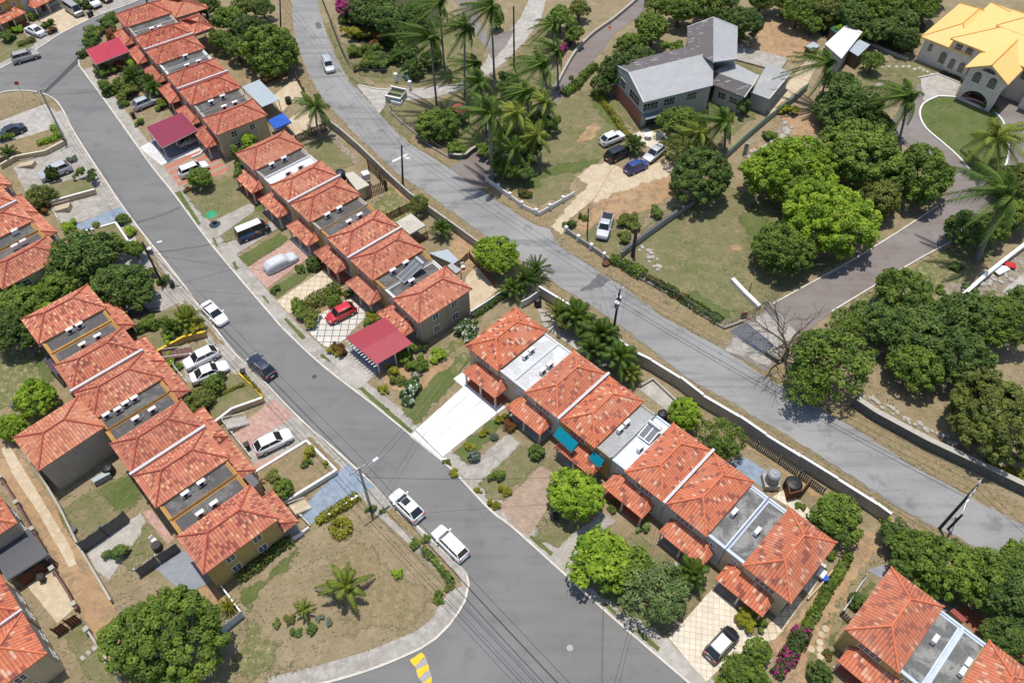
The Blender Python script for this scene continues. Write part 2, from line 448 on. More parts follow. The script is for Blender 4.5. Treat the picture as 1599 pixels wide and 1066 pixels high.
# ---------------------------------------------------------------- mesh helpers
class MB:
    def __init__(s): s.v = []; s.f = []; s.uv = []; s.att = []
    def add(s, pts, uv=None):
        i = len(s.v); s.v.extend([tuple(p) for p in pts]); s.f.append(tuple(range(i, i + len(pts))))
        s.uv.append(uv)
    def box(s, x0, x1, y0, y1, z0, z1, top=True):
        c = [(x, y, z) for z in (z0, z1) for y in (y0, y1) for x in (x0, x1)]
        for q in ((0, 2, 3, 1), (4, 5, 7, 6), (0, 1, 5, 4), (1, 3, 7, 5), (3, 2, 6, 7), (2, 0, 4, 6)):
            s.add([c[k] for k in q])
        return s
    def obox(s, c, u, v, w_):
        """box by centre and three half-extent vectors"""
        c, u, v, w_ = Vector(c), Vector(u), Vector(v), Vector(w_)
        k = [c + u * a + v * b + w_ * d for d in (-1, 1) for b in (-1, 1) for a in (-1, 1)]
        for q in ((0, 2, 3, 1), (4, 5, 7, 6), (0, 1, 5, 4), (1, 3, 7, 5), (3, 2, 6, 7), (2, 0, 4, 6)):
            s.add([k[j] for j in q])
        return s
    def bar(s, p, q, w_, h, up=(0, 0, 1)):
        p, q = Vector(p), Vector(q); d = q - p
        side = d.cross(Vector(up)); side = side.normalized() if side.length > 1e-6 else Vector((1, 0, 0))
        u2 = side.cross(d).normalized()
        return s.obox((p + q) / 2, d / 2, side * w_ / 2, u2 * h / 2)
    def tube(s, pts, radii, n=8, cap=True):
        pts = [Vector(p) for p in pts]
        if not isinstance(radii, (list, tuple)): radii = [radii] * len(pts)
        rings = []
        for i, p in enumerate(pts):
            d = (pts[min(i + 1, len(pts) - 1)] - pts[max(i - 1, 0)])
            d = d.normalized() if d.length > 1e-9 else Vector((0, 0, 1))
            a = d.cross(Vector((0.12, 0.31, 1)) if abs(d.z) < .9 else Vector((1, .2, 0))).normalized(); b = d.cross(a)
            rings.append([p + (a * math.cos(2 * math.pi * k / n) + b * math.sin(2 * math.pi * k / n)) * radii[i] for k in range(n)])
        for r0, r1 in zip(rings, rings[1:]):
            for k in range(n):
                s.add([r0[k], r0[(k + 1) % n], r1[(k + 1) % n], r1[k]])
        if cap:
            s.add(rings[0][::-1]); s.add(rings[-1])
        return s
    def lathe(s, prof, n=16, c=(0, 0, 0)):
        """prof: (r, z) from the bottom up"""
        for (r0, z0), (r1, z1) in zip(prof, prof[1:]):
            for k in range(n):
                a, b = 2 * math.pi * k / n, 2 * math.pi * (k + 1) / n
                s.add([(c[0] + r * math.cos(t), c[1] + r * math.sin(t), c[2] + z) for r, t, z in ((r0, a, z0), (r0, b, z0), (r1, b, z1), (r1, a, z1))])
        return s
    def prism(s, poly, z0, z1, bottom=False):
        n = len(poly)
        tri = tessellate_polygon([[Vector((p[0], p[1], 0)) for p in poly]])
        for t in tri:
            s.add([(poly[k][0], poly[k][1], z1) for k in t])
            if bottom: s.add([(poly[k][0], poly[k][1], z0) for k in t[::-1]])
        for k in range(n):
            a, b = poly[k], poly[(k + 1) % n]
            s.add([(a[0], a[1], z0), (b[0], b[1], z0), (b[0], b[1], z1), (a[0], a[1], z1)])
        return s
    def mirror(s, sx):
        if sx < 0:
            s.v = [(-x, y, z) for x, y, z in s.v]
            s.f = [f[::-1] for f in s.f]
            s.uv = [None if u is None else u[::-1] for u in s.uv]
        return s
    def mesh(s, name, smooth=False, weld=False):
        me = bpy.data.meshes.new(name)
        me.from_pydata(s.v, [], s.f)
        if any(u is not None for u in s.uv):
            ul = me.uv_layers.new(name="UVMap")
            k = 0
            for f, u in zip(s.f, s.uv):
                for j in range(len(f)):
                    ul.data[k].uv = u[j] if u else (0, 0)
                    k += 1
        if s.att:
            at = me.attributes.new("tint", 'FLOAT', 'FACE')
            at.data.foreach_set("value", s.att)
        if weld:
            bm = bmesh.new(); bm.from_mesh(me)
            bmesh.ops.remove_doubles(bm, verts=bm.verts, dist=1e-4)
            bmesh.ops.recalc_face_normals(bm, faces=bm.faces)
            bm.to_mesh(me); bm.free()
        if smooth:
            me.polygons.foreach_set("use_smooth", [True] * len(me.polygons))
        me.update()
        return me

def put(name, me, mat, parent=None, loc=None, rz=None, rot=None):
    """one object showing mesh me; the material sits on the object so meshes can be shared"""
    o = bpy.data.objects.new(name, me)
    COL.objects.link(o)
    if not me.materials: me.materials.append(None)
    o.material_slots[0].link = 'OBJECT'
    o.material_slots[0].material = MATS[mat]
    if parent: o.parent = parent
    if loc is not None: o.location = loc
    if rz is not None: o.rotation_euler = (0, 0, rz)
    if rot is not None: o.rotation_euler = rot
    return o
def tag(o, label=None, cat=None, group=None, kind=None):
    if label: o["label"] = label
    if cat: o["category"] = cat
    if group: o["group"] = group
    if kind: o["kind"] = kind
    return o
def thing(name, label, cat, loc=(0, 0, 0), rz=0.0, group=None):
    o = bpy.data.objects.new(name, None); COL.objects.link(o)
    o.location = loc; o.rotation_euler = (0, 0, rz); o.empty_display_size = .3
    return tag(o, label, cat, group)
CACHE = {}
def cached(key, fn):
    if key not in CACHE: CACHE[key] = fn()
    return CACHE[key]

# ---------------------------------------------------------------- ground sheets
def world_poly(px): return [P(x, y) for x, y in px]
def rough_edge(poly, step, amp, rng):
    out = []
    n = len(poly)
    for i in range(n):
        a, b = poly[i], poly[(i + 1) % n]
        d = b - a; L = d.length
        m = max(1, int(L / step)); nrm = Vector((-d.y, d.x, 0)).normalized() if L > 1e-6 else Vector((0, 0, 0))
        for k in range(m):
            t = k / m
            out.append(a + d * t + nrm * (rng.uniform(-amp, amp) if k else rng.uniform(-amp, amp) * .4))
    return out
LEVEL = [0]; REG = []
def sheet(name, mat, px, lvl, amp=0.0, step=.5, world=False):
    """a ground sheet lying lvl steps of 4 mm above the base ground"""
    poly = px if world else world_poly(px)
    if amp: poly = rough_edge(poly, step, amp, random.Random(len(px) * 13 + int(px[0][0]) + int(px[0][1] * 7)))
    LEVEL[0] += 1; REG.append((np.array([(p.x, p.y) for p in poly]), mat, lvl))
    z = lvl * .004 + (LEVEL[0] % 37) * .0001
    mb = MB()
    for t in tessellate_polygon([[Vector((p.x, p.y, 0)) for p in poly]]):
        mb.add([(poly[k].x, poly[k].y, z) for k in t])
    me = mb.mesh(name, weld=True)
    for p in me.polygons:
        if p.normal.z < 0: p.flip()
    if amp >= .2: fade_margin(me, poly, .18 + amp * .95)
    o = put(name, me, mat)
    return tag(o, kind='structure')

def fade_margin(me, poly, width):
    """per-vertex value 1 at the sheet's border falling to 0 inside"""
    bm = bmesh.new(); bm.from_mesh(me)
    for it in range(7):
        lim = max(.7, width * .6)
        es = [e for e in bm.edges if e.calc_length() > lim and not (e.is_boundary and e.calc_length() < 2 * lim)]
        if not es: break
        bmesh.ops.subdivide_edges(bm, edges=es, cuts=1)
        bmesh.ops.triangulate(bm, faces=[f for f in bm.faces if len(f.verts) > 4])
    bm.to_mesh(me); bm.free()
    v = np.array([q.co[:2] for q in me.vertices]); a = np.array([(p.x, p.y) for p in poly]); b = np.roll(a, -1, 0); d = b - a
    L2 = (d ** 2).sum(1) + 1e-9; best = np.full(len(v), 1e9)
    for k in range(len(a)):
        t = np.clip(((v - a[k]) @ d[k]) / L2[k], 0, 1)
        best = np.minimum(best, np.hypot(*(v - a[k] - t[:, None] * d[k]).T))
    at = me.attributes.new("fade", 'FLOAT', 'POINT')
    at.data.foreach_set("value", np.clip(1 - best / width, 0, 1))
def offset_line(pts, d):
    out = []
    for i, p in enumerate(pts):
        a = pts[max(i - 1, 0)]; b = pts[min(i + 1, len(pts) - 1)]
        t = (b - a); t = Vector((t.x, t.y, 0)).normalized()
        out.append(p + Vector((-t.y, t.x, 0)) * d)
    return out
def resample(pts, step):
    """smooth polyline (Catmull-Rom) resampled"""
    out = []
    for i in range(len(pts) - 1):
        p0, p1, p2, p3 = pts[max(i - 1, 0)], pts[i], pts[i + 1], pts[min(i + 2, len(pts) - 1)]
        n = max(1, int((p2 - p1).length / step))
        for k in range(n):
            t = k / n
            out.append(.5 * ((2 * p1) + (p2 - p0) * t + (2 * p0 - 5 * p1 + 4 * p2 - p3) * t * t + (3 * p1 - p0 - 3 * p2 + p3) * t ** 3))
    out.append(pts[-1])
    return out
def ribbon_mesh(line, w0, w1, z0, z1):
    """solid strip between two offsets of a line"""
    a, b = offset_line(line, w0), offset_line(line, w1)
    mb = MB()
    for i in range(len(line) - 1):
        A0, A1, B0, B1 = a[i], a[i + 1], b[i], b[i + 1]
        t = lambda p, z: (p.x, p.y, z)
        mb.add([t(A0, z1), t(B0, z1), t(B1, z1), t(A1, z1)])
        mb.add([t(A0, z0), t(A0, z1), t(A1, z1), t(A1, z0)])
        mb.add([t(B0, z1), t(B0, z0), t(B1, z0), t(B1, z1)])
    for i in (0, -1):
        mb.add([(a[i].x, a[i].y, z0), (b[i].x, b[i].y, z0), (b[i].x, b[i].y, z1), (a[i].x, a[i].y, z1)])
    return mb
def kerb(px, w_=.22, h=.12, mat="kerb", name="kerb"):
    line = resample(world_poly(px), 1.0)
    return tag(put(name, ribbon_mesh(line, -w_ / 2, w_ / 2, -.05, h).mesh(name, weld=True), mat), kind='structure')

# ---------------------------------------------------------------- foliage
def leafquad(mb, c, nrm, size, rng, tint, asp=1.7):
    a = nrm.cross(Vector((rng.uniform(-1, 1), rng.uniform(-1, 1), rng.uniform(-1, 1))))
    if a.length < 1e-4: a = Vector((1, 0, 0))
    a.normalize(); b = nrm.cross(a)
    a *= size * .5 * asp; b *= size * .5
    mb.add([c - a, c + b * .9 - a * .1, c + a, c - b * .9 - a * .1]); mb.att.append(tint)

def rdir(rng):
    z = rng.uniform(-1, 1); t = rng.uniform(0, 2 * math.pi); r = math.sqrt(1 - z * z)
    return Vector((r * math.cos(t), r * math.sin(t), z))

def crown_mesh(seed, clumps=75, per=95, leaf=.085, zs=.75, lo=-.35, cr=(.17, .30), rough=.22, lobes=5, subs=0):
    """crown of unit radius: leaf clumps scattered through an uneven dome"""
    rng = random.Random(seed)
    mb = MB()
    lb = [(rdir(rng), rng.uniform(.1, .32)) for _ in range(lobes)]
    sc = [(Vector((rng.uniform(-.55, .55), rng.uniform(-.55, .55), rng.uniform(-.25, .3))), rng.uniform(.38, .62)) for _ in range(subs)] or [(Vector(), 1.0)]
    for i in range(clumps):
        while True:
            d = rdir(rng)
            if d.z > lo: break
        rad = 1.0 - rough + sum(a * max(0, d.dot(q)) ** 3 for q, a in lb) * .9
        rad = min(rad, 1.08) * (rng.uniform(.74, 1.0) if i % 5 else rng.uniform(.35, .75))
        c = Vector((d.x, d.y, d.z * zs)) * rad
        r = rng.uniform(*cr)
        c *= max(0.05, 1 - r * .55); so_, sk = sc[i % len(sc)]; c = c * sk + so_
        ct = min(1, max(0, rng.gauss(.48, .29)))
        for k in range(per):
            q = rdir(rng)
            if q.dot(d) < -.35 and q.z < .1: q = -q
            q.z = q.z * .9 + .06
            p = c + q * r * rng.uniform(.68, 1.04)
            n = (q * .8 + rdir(rng) * .55 + Vector((0, 0, .35))).normalized()
            leafquad(mb, p, n, leaf * rng.uniform(.65, 1.3), rng, min(1, max(0, ct + rng.uniform(-.3, .3) + (.12 if q.z > .5 else 0))))
    return mb.mesh("crown")

def trunk_mesh(seed, h, n=5, r=.09):
    """trunk from z=0 to h with limbs that fan into the crown, unit crown radius"""
    rng = random.Random(seed); mb = MB()
    top = Vector((rng.uniform(-.06, .06), rng.uniform(-.06, .06), h * .62))
    mb.tube([(0, 0, -.05), (0.01, .01, h * .3), top], [r * 1.25, r, r * .85], 8)
    for k in range(n):
        a = 2 * math.pi * (k + rng.uniform(-.2, .2)) / n
        e = top + Vector((math.cos(a) * .55, math.sin(a) * .55, h * .45 + rng.uniform(0, .25)))
        m_ = top.lerp(e, .5) + Vector((0, 0, -.05))
        mb.tube([top, m_, e], [r * .6, r * .42, r * .15], 6)
        e2 = m_ + Vector((math.cos(a + .9) * .35, math.sin(a + .9) * .35, .3))
        mb.tube([m_, e2], [r * .3, r * .1], 5)
    return mb.mesh("trunk", smooth=True)

STY = {   # crown style -> generator arguments
    'round': dict(clumps=190, per=52, leaf=.058, zs=.80, cr=(.08, .18), rough=.20, lobes=8),
    'broad': dict(clumps=175, per=54, leaf=.06, zs=.70, cr=(.08, .20), rough=.34, lobes=9),
    'loose': dict(clumps=74, per=58, leaf=.075, zs=.66, cr=(.12, .28), rough=.44, lobes=9),
    'feathery': dict(clumps=150, per=34, leaf=.048, zs=.6, cr=(.07, .2), rough=.42, lobes=10),
    'grand': dict(clumps=300, per=74, leaf=.042, zs=.74, cr=(.055, .15), rough=.34, lobes=12),
    'bush': dict(clumps=60, per=64, leaf=.10, zs=.8, lo=-.3, cr=(.12, .30), rough=.3, lobes=6, subs=6),
    'ball': dict(clumps=120, per=42, leaf=.085, zs=.92, lo=-.6, cr=(.13, .18), rough=.02, lobes=0),
    'low': dict(clumps=46, per=42, leaf=.14, zs=.5, lo=-.1, cr=(.12, .3), rough=.3, subs=7),
}
def get_crown(style, var): return cached(('crown', style, var), lambda: crown_mesh(hash_(style) + var * 31, **STY[style]))
def hash_(s): return sum(ord(c) * (i + 3) for i, c in enumerate(s))
TREE_N = [0]
def tree(px, py, rpx, style, leaf, label, name="tree", cat="tree", h=None, squash=1.0, bark="bark", group=None):
    """px,py: crown centre in the survey photo, rpx: crown radius there"""
    TREE_N[0] += 1
    if rpx > 50 and style in ('broad', 'round'): style = 'grand'
    rng = random.Random(TREE_N[0] * 77 + 5)
    R0 = rpx * dist_at(P(px, py)) / FPX
    z = h if h is not None else .85 * R0 + .5            # crown centre height
    R0 = rpx * dist_at(P(px, py, z)) / FPX
    p = P(px, py, z)
    t = thing(name, label, cat, (p.x, p.y, 0), rng.uniform(0, 6.28), group)
    c = put("crown", get_crown(style, TREE_N[0] % 3), leaf, t)
    R0 *= .99 if style == 'grand' else 1.02
    c.location = (0, 0, z - .12 * R0); c.scale = (R0 * rng.uniform(.93, 1.07), R0 * rng.uniform(.93, 1.07), R0 * squash)
    tr = put("trunk", cached(('trunk', TREE_N[0] % 4), lambda: trunk_mesh(TREE_N[0], 1.0)), bark, t)
    tr.scale = (R0 * .9, R0 * .9, z * .92)
    return t
def shrub(px, py, rpx, style, leaf, label, name="shrub", cat="shrub", squash=.85, z0=0.0, group=None):
    TREE_N[0] += 1
    rng = random.Random(TREE_N[0] * 91 + 3)
    R0 = rpx * dist_at(P(px, py)) / FPX
    zc = R0 * squash * (.75 if style == 'ball' else .4) + z0
    R0 = rpx * dist_at(P(px, py, zc)) / FPX
    p = P(px, py, zc)
    t = thing(name, label, cat, (p.x, p.y, z0), rng.uniform(0, 6.28), group)
    c = put("foliage", get_crown(style, TREE_N[0] % 3), leaf, t)
    c.location = (0, 0, zc - z0); c.scale = (R0, R0 * rng.uniform(.92, 1.06), R0 * squash)
    st = put("stem", cached('stem', lambda: trunk_mesh(3, 1.0, 4, .05)), "bark", t)
    st.scale = (R0 * .6, R0 * .6, max(.1, (zc - z0) * .9))
    return t
def hedge(pxs, wd, h, leaf, label, name="hedge", cat="hedge", dens=150, size=.2, bumpy=.25, z0=0.0, group=None):
    """leafy strip along a line"""
    line = resample([P(x, y, z0) for x, y in pxs], .6)
    o = line[0].copy()
    rng = random.Random(int(pxs[0][0] * 3 + pxs[0][1])); mb = MB(); core = MB()
    for i in range(len(line) - 1):
        a, b = line[i], line[i + 1]; d = b - a; L = d.length
        if L < 1e-4: continue
        s = Vector((-d.y, d.x, 0)).normalized()
        hh = h * (1 + rng.uniform(-bumpy, bumpy)); ww = wd * (1 + rng.uniform(-bumpy, bumpy)); ct = rng.gauss(.5, .18)
        for k in range(int(dens * L * (wd + 2 * h) / 3)):
            t = rng.uniform(-.25, 1.25); an = rng.uniform(-.25, math.pi + .25)
            q = s * math.cos(an) + Vector((0, 0, max(0, math.sin(an))))
            rr = rng.uniform(.72, 1.05)
            p = a + d * t - o + s * math.cos(an) * ww / 2 * rr + Vector((0, 0, max(.04, abs(math.sin(an)) ** .6 * hh * rr)))
            n = (q + rdir(rng) * .7).normalized()
            leafquad(mb, p, n, size * rng.uniform(.6, 1.25), rng, min(1, max(0, ct + rng.uniform(-.35, .35))))
        core.bar(a - o + Vector((0, 0, h * .3)), b - o + Vector((0, 0, h * .3)), wd * .45, h * .55)
    t = thing(name, label, cat, o, 0, group)
    put("foliage", mb.mesh("foliage"), leaf, t)
    put("stem", core.mesh("stem"), "bark", t)
    return t

def frond(mb, rng, az, el, L, droop, nl, lw, ll, wind, tint, twist=0.0):
    """one pinnate frond"""
    h = Vector((math.cos(az), math.sin(az), 0)); d0 = h * math.cos(el) + Vector((0, 0, math.sin(el)))
    pts = []
    for i in range(nl + 1):
        t = i / nl
        p = d0 * L * t + Vector((0, 0, -droop * L * t * t)) + wind * (L * .38 * t * t)
        pts.append(p)
    for i in range(nl):
        a, b = pts[i], pts[i + 1]; ax = (b - a).normalized()
        side = ax.cross(Vector((0, 0, 1)))
        side = side.normalized() if side.length > 1e-4 else h.cross(Vector((0, 0, 1)))
        up = side.cross(ax).normalized()
        wr = .035 * (1 - i / nl) + .012
        mb.add([a + side * wr, b + side * wr, b - side * wr, a - side * wr]); mb.att.append(min(1, tint + .35))
        if i == 0: continue
        t = i / nl; prof = math.sin(math.pi * min(1, t * .86 + .12)) ** .65
        for sg in (-1, 1):
            for rep in (0, .5):
                o = a.lerp(b, rep)
                ln = ll * prof * rng.uniform(.8, 1.12)
                dv = (side * sg * .82 + ax * .62 - up * rng.uniform(.12, .5) + wind * .5 - Vector((0, 0, .22))).normalized()
                wv = ax * lw * .5
                e = o + dv * ln
                m_ = o + dv * ln * .55 + Vector((0, 0, .05))
                e = e - Vector((0, 0, .16 * ln))
                tt = min(1, max(0, tint + rng.uniform(-.15, .2)))
                mb.add([o - wv, o + wv, m_ + wv * .95, m_ - wv * .95]); mb.att.append(tt)
                mb.add([m_ - wv * .95, m_ + wv * .95, e + wv * .15, e - wv * .15]); mb.att.append(tt)
def palm_crown(seed, nf=20, L=1.0, wind=(-.3, 0, 0), lo=-.45, hi=1.25, nl=15, droop=.5, lw=.045, ll=.30):
    rng = random.Random(seed); mb = MB(); wind = Vector(wind)
    for k in range(nf):
        az = 2.399963 * k + rng.uniform(-.25, .25)
        u = k / (nf - 1)
        el = lo + (hi - lo) * u + rng.uniform(-.12, .12)
        frond(mb, rng, az, el, L * rng.uniform(.85, 1.1), droop * (1.0 - .35 * u) * rng.uniform(.8, 1.2), nl, lw, ll, wind * rng.uniform(.7, 1.3), .2 + .45 * u * rng.uniform(.5, 1.2))
    return mb.mesh("fronds")
PSTY = {
    'coconut': dict(nf=18, wind=(-.7, -.1, -.1), droop=.6, nl=20, lw=.02, ll=.24),
    'blown': dict(nf=19, wind=(-1.75, -.2, -.25), droop=.45, hi=1.0, nl=20, lw=.02, ll=.26),
    'royal': dict(nf=17, wind=(-1.15, 0, -.1), droop=.7, lo=-.3, ll=.27, nl=20, lw=.022),
    'areca': dict(nf=24, wind=(-.1, 0, 0), droop=.6, lo=.2, hi=1.4, ll=.26, nl=15, lw=.026),
    'young': dict(nf=14, wind=(-.12, .12, 0), droop=.72, lo=.35, hi=1.35, ll=.17, nl=24, lw=.02),
    'spiky': dict(nf=34, wind=(0, 0, 0), droop=.22, lo=-.1, hi=1.35, nl=6, ll=.10, lw=.05),
}
PALM_N = [0]
def palm(px, py, rpx, style, label, base=None, h=None, leaf="leaf_palm", trunk_r=.16, cat="palm tree", name="palm_tree", rz=None, bark="bark_grey", group=None, z0=0.0):
    """px,py: middle of the crown; base: foot of the trunk in the photo"""
    PALM_N[0] += 1
    rng = random.Random(PALM_N[0] * 13)
    if base:
        b = P(*base)
        if h is None:
            h = min((math.hypot(*(a_ - b_ for a_, b_ in zip((P(px, py, z).x, P(px, py, z).y), (b.x, b.y)))), z) for z in [.25 * k for k in range(2, 64)])[1]
    else:
        h = h if h is not None else 1.0
        c = P(px, py, h); b = Vector((c.x, c.y, 0))
    c = P(px, py, h)
    L = rpx * dist_at(c) / FPX * 1.12
    t = thing(name, label, cat, (b.x, b.y, z0), 0, group)
    f = put("fronds", cached(('palm', style, PALM_N[0] % 3), lambda: palm_crown(hash_(style) + PALM_N[0], **PSTY[style])), leaf, t)
    top = c - b - Vector((0, 0, z0)); f.location = top; f.scale = (L, L, L)
    f.rotation_euler = (0, 0, rng.uniform(-.5, .5) if rz is None else rz)
    mb = MB(); m_ = top * .5 + Vector((top.x, top.y, 0)) * -.12
    mb.tube([(0, 0, -.1), (m_.x * .3, m_.y * .3, top.z * .12), m_, top * 1.0], [trunk_r * 1.6, trunk_r * 1.15, trunk_r, trunk_r * .85], 8)
    put("trunk", mb.mesh("trunk", smooth=True), bark, t)
    if h > 2.5:
        mbx = MB(); mbx.lathe([(trunk_r * .8, -.5), (trunk_r * 1.5, -.15), (trunk_r * 1.4, .25), (0.02, .55)], 8)
        s = put("crownshaft", mbx.mesh("crownshaft", smooth=True), "leaf_palm_dry", t); s.location = top
    return t
# ---------------------------------------------------------------- townhouses
def face_uv(pts, eave, up):
    e = Vector(eave).normalized(); u = Vector(up).normalized()
    return [(Vector(p).dot(e), Vector(p).dot(u)) for p in pts]
def slope(mb, pts):
    """roof slope: first two points lie on the eave"""
    pts = [Vector(p) for p in pts]
    e = (pts[1] - pts[0]).normalized()
    n = (pts[1] - pts[0]).cross(pts[2] - pts[0]).normalized()
    up = n.cross(e)
    mb.add(pts, [((p - pts[0]).dot(e), (p - pts[0]).dot(up)) for p in pts])
def hip(x0, x1, y0, y1, z, rise, ins, th=.12):
    """hipped roof, ridge along y; returns roof and cap builders"""
    xc = (x0 + x1) / 2; A, B, C, D = (x0, y0, z), (x1, y0, z), (x1, y1, z), (x0, y1, z)
    r0, r1 = (xc, y0 + ins, z + rise), (xc, y1 - ins, z + rise)
    mb = MB()
    slope(mb, [A, B, r0]); slope(mb, [B, C, r1, r0]); slope(mb, [C, D, r1]); slope(mb, [D, A, r0, r1])
    zb = z - th
    for p, q in ((A, B), (B, C), (C, D), (D, A)):
        mb.add([(p[0], p[1], zb), (q[0], q[1], zb), q, p], [(0, 0), (3, 0), (3, .1), (0, .1)])
    mb.add([(x0, y1, zb), (x1, y1, zb), (x1, y0, zb), (x0, y0, zb)])
    cap = MB()
    for p, q in ((A, r0), (B, r0), (C, r1), (D, r1), (r0, r1)):
        cap.tube([Vector(p) + Vector((0, 0, .03)), Vector(q) + Vector((0, 0, .05))], .10, 6)
    return mb, cap
def window(parent, c, ax, w_, h, panes=2, frame="trim_white"):
    """c: centre on the wall face, ax: outward normal axis index/sign like 'x-' 'y+'"""
    def mk():
        mb = MB(); t = .07
        for (a0, a1, b0, b1) in ((-w_ / 2 - t, w_ / 2 + t, h / 2, h / 2 + t), (-w_ / 2 - t, w_ / 2 + t, -h / 2 - t, -h / 2), (-w_ / 2 - t, -w_ / 2, -h / 2, h / 2), (w_ / 2, w_ / 2 + t, -h / 2, h / 2)):
            mb.box(a0, a1, -.05, .03, b0, b1)
        for k in range(1, panes):
            x = -w_ / 2 + w_ * k / panes
            mb.box(x - .025, x + .025, -.045, .03, -h / 2, h / 2)
        mb.box(-w_ / 2, w_ / 2, -.035, .03, -.02, .02)
        return mb.mesh("window")
    def mk2():
        return MB().box(-w_ / 2 + .002, w_ / 2 - .002, -.02, .02, -h / 2 + .002, h / 2 - .002).mesh("pane")
    rz = {'y-': 0, 'y+': math.pi, 'x+': math.pi / 2, 'x-': -math.pi / 2}[ax]
    f = put("window", cached(('win', w_, h, panes), mk), frame, parent, c, rz)
    put("pane", cached(('pane', w_, h), mk2), "window_glass", f)
    return f

FL = 4.75
def unit_meshes(s, end):
    """meshes of one townhouse; flat half on +x for s=1. x: along the row, y: depth (front at -y)"""
    xe = -2.75 if end else -2.44           # party side eave
    xw = -2.45 if end else -2.535          # party side wall
    m = {}
    w_ = MB()
    w_.box(xw, 2.45, -3.93, 3.93, -.3, 4.46)
    w_.box(2.452, FL - .003, -3.87, 3.87, -.3, 4.2)
    m['wall'] = w_
    r, c = hip(xe, 2.62, -4.23, 4.23, 4.6, 1.45, 2.5)
    m['roof'] = r; m['ridge_cap'] = c
    f = MB(); f.box(2.66, FL - .3, -3.5, 3.5, 4.203, 4.235); m['flat_roof'] = f
    p = MB()
    p.box(2.46, FL - .004, -3.9, -3.68, 4.2, 4.40); p.box(2.46, FL - .004, 3.68, 3.9, 4.2, 4.40)
    p.box(FL - .14, FL - .005, -3.679, 3.679, 4.2, 4.45)
    p.box(2.66, FL - .141, -3.679, -3.501, 4.2, 4.25); p.box(2.66, FL - .141, 3.501, 3.679, 4.2, 4.25); p.box(FL - .299, FL - .141, -3.5, 3.5, 4.2, 4.25)
    m['parapet'] = p
    if not end:
        q = MB(); q.box(-2.545, -2.445, -4.33, 4.33, 4.25, 4.93); q.box(-2.546, -2.40, -4.35, 4.35, 4.931, 5.0)
        m['party_wall'] = q
    for k in m: m[k].mirror(s)
    return m
def porch_meshes(x0, x1, yw, y1, zt, ze):
    mb = MB(); i = .85
    A, B, C, D = (x0, y1, ze), (x1, y1, ze), (x1, yw, ze), (x0, yw, ze)
    T0, T1 = (x0 + i, yw, zt), (x1 - i, yw, zt)
    slope(mb, [A, B, T1, T0]); slope(mb, [B, C, T1]); slope(mb, [D, A, T0])
    zb = ze - .12
    for p, q in ((A, B), (B, C), (D, A)):
        mb.add([(p[0], p[1], zb), (q[0], q[1], zb), q, p], [(0, 0), (3, 0), (3, .1), (0, .1)])
    mb.add([(x0, yw, zb), (x1, yw, zb), (x1, y1, zb), (x0, y1, zb)])
    return mb, MB().tube([A, T0], .08, 6), MB().tube([B, T1], .08, 6)
UCNT = [0]
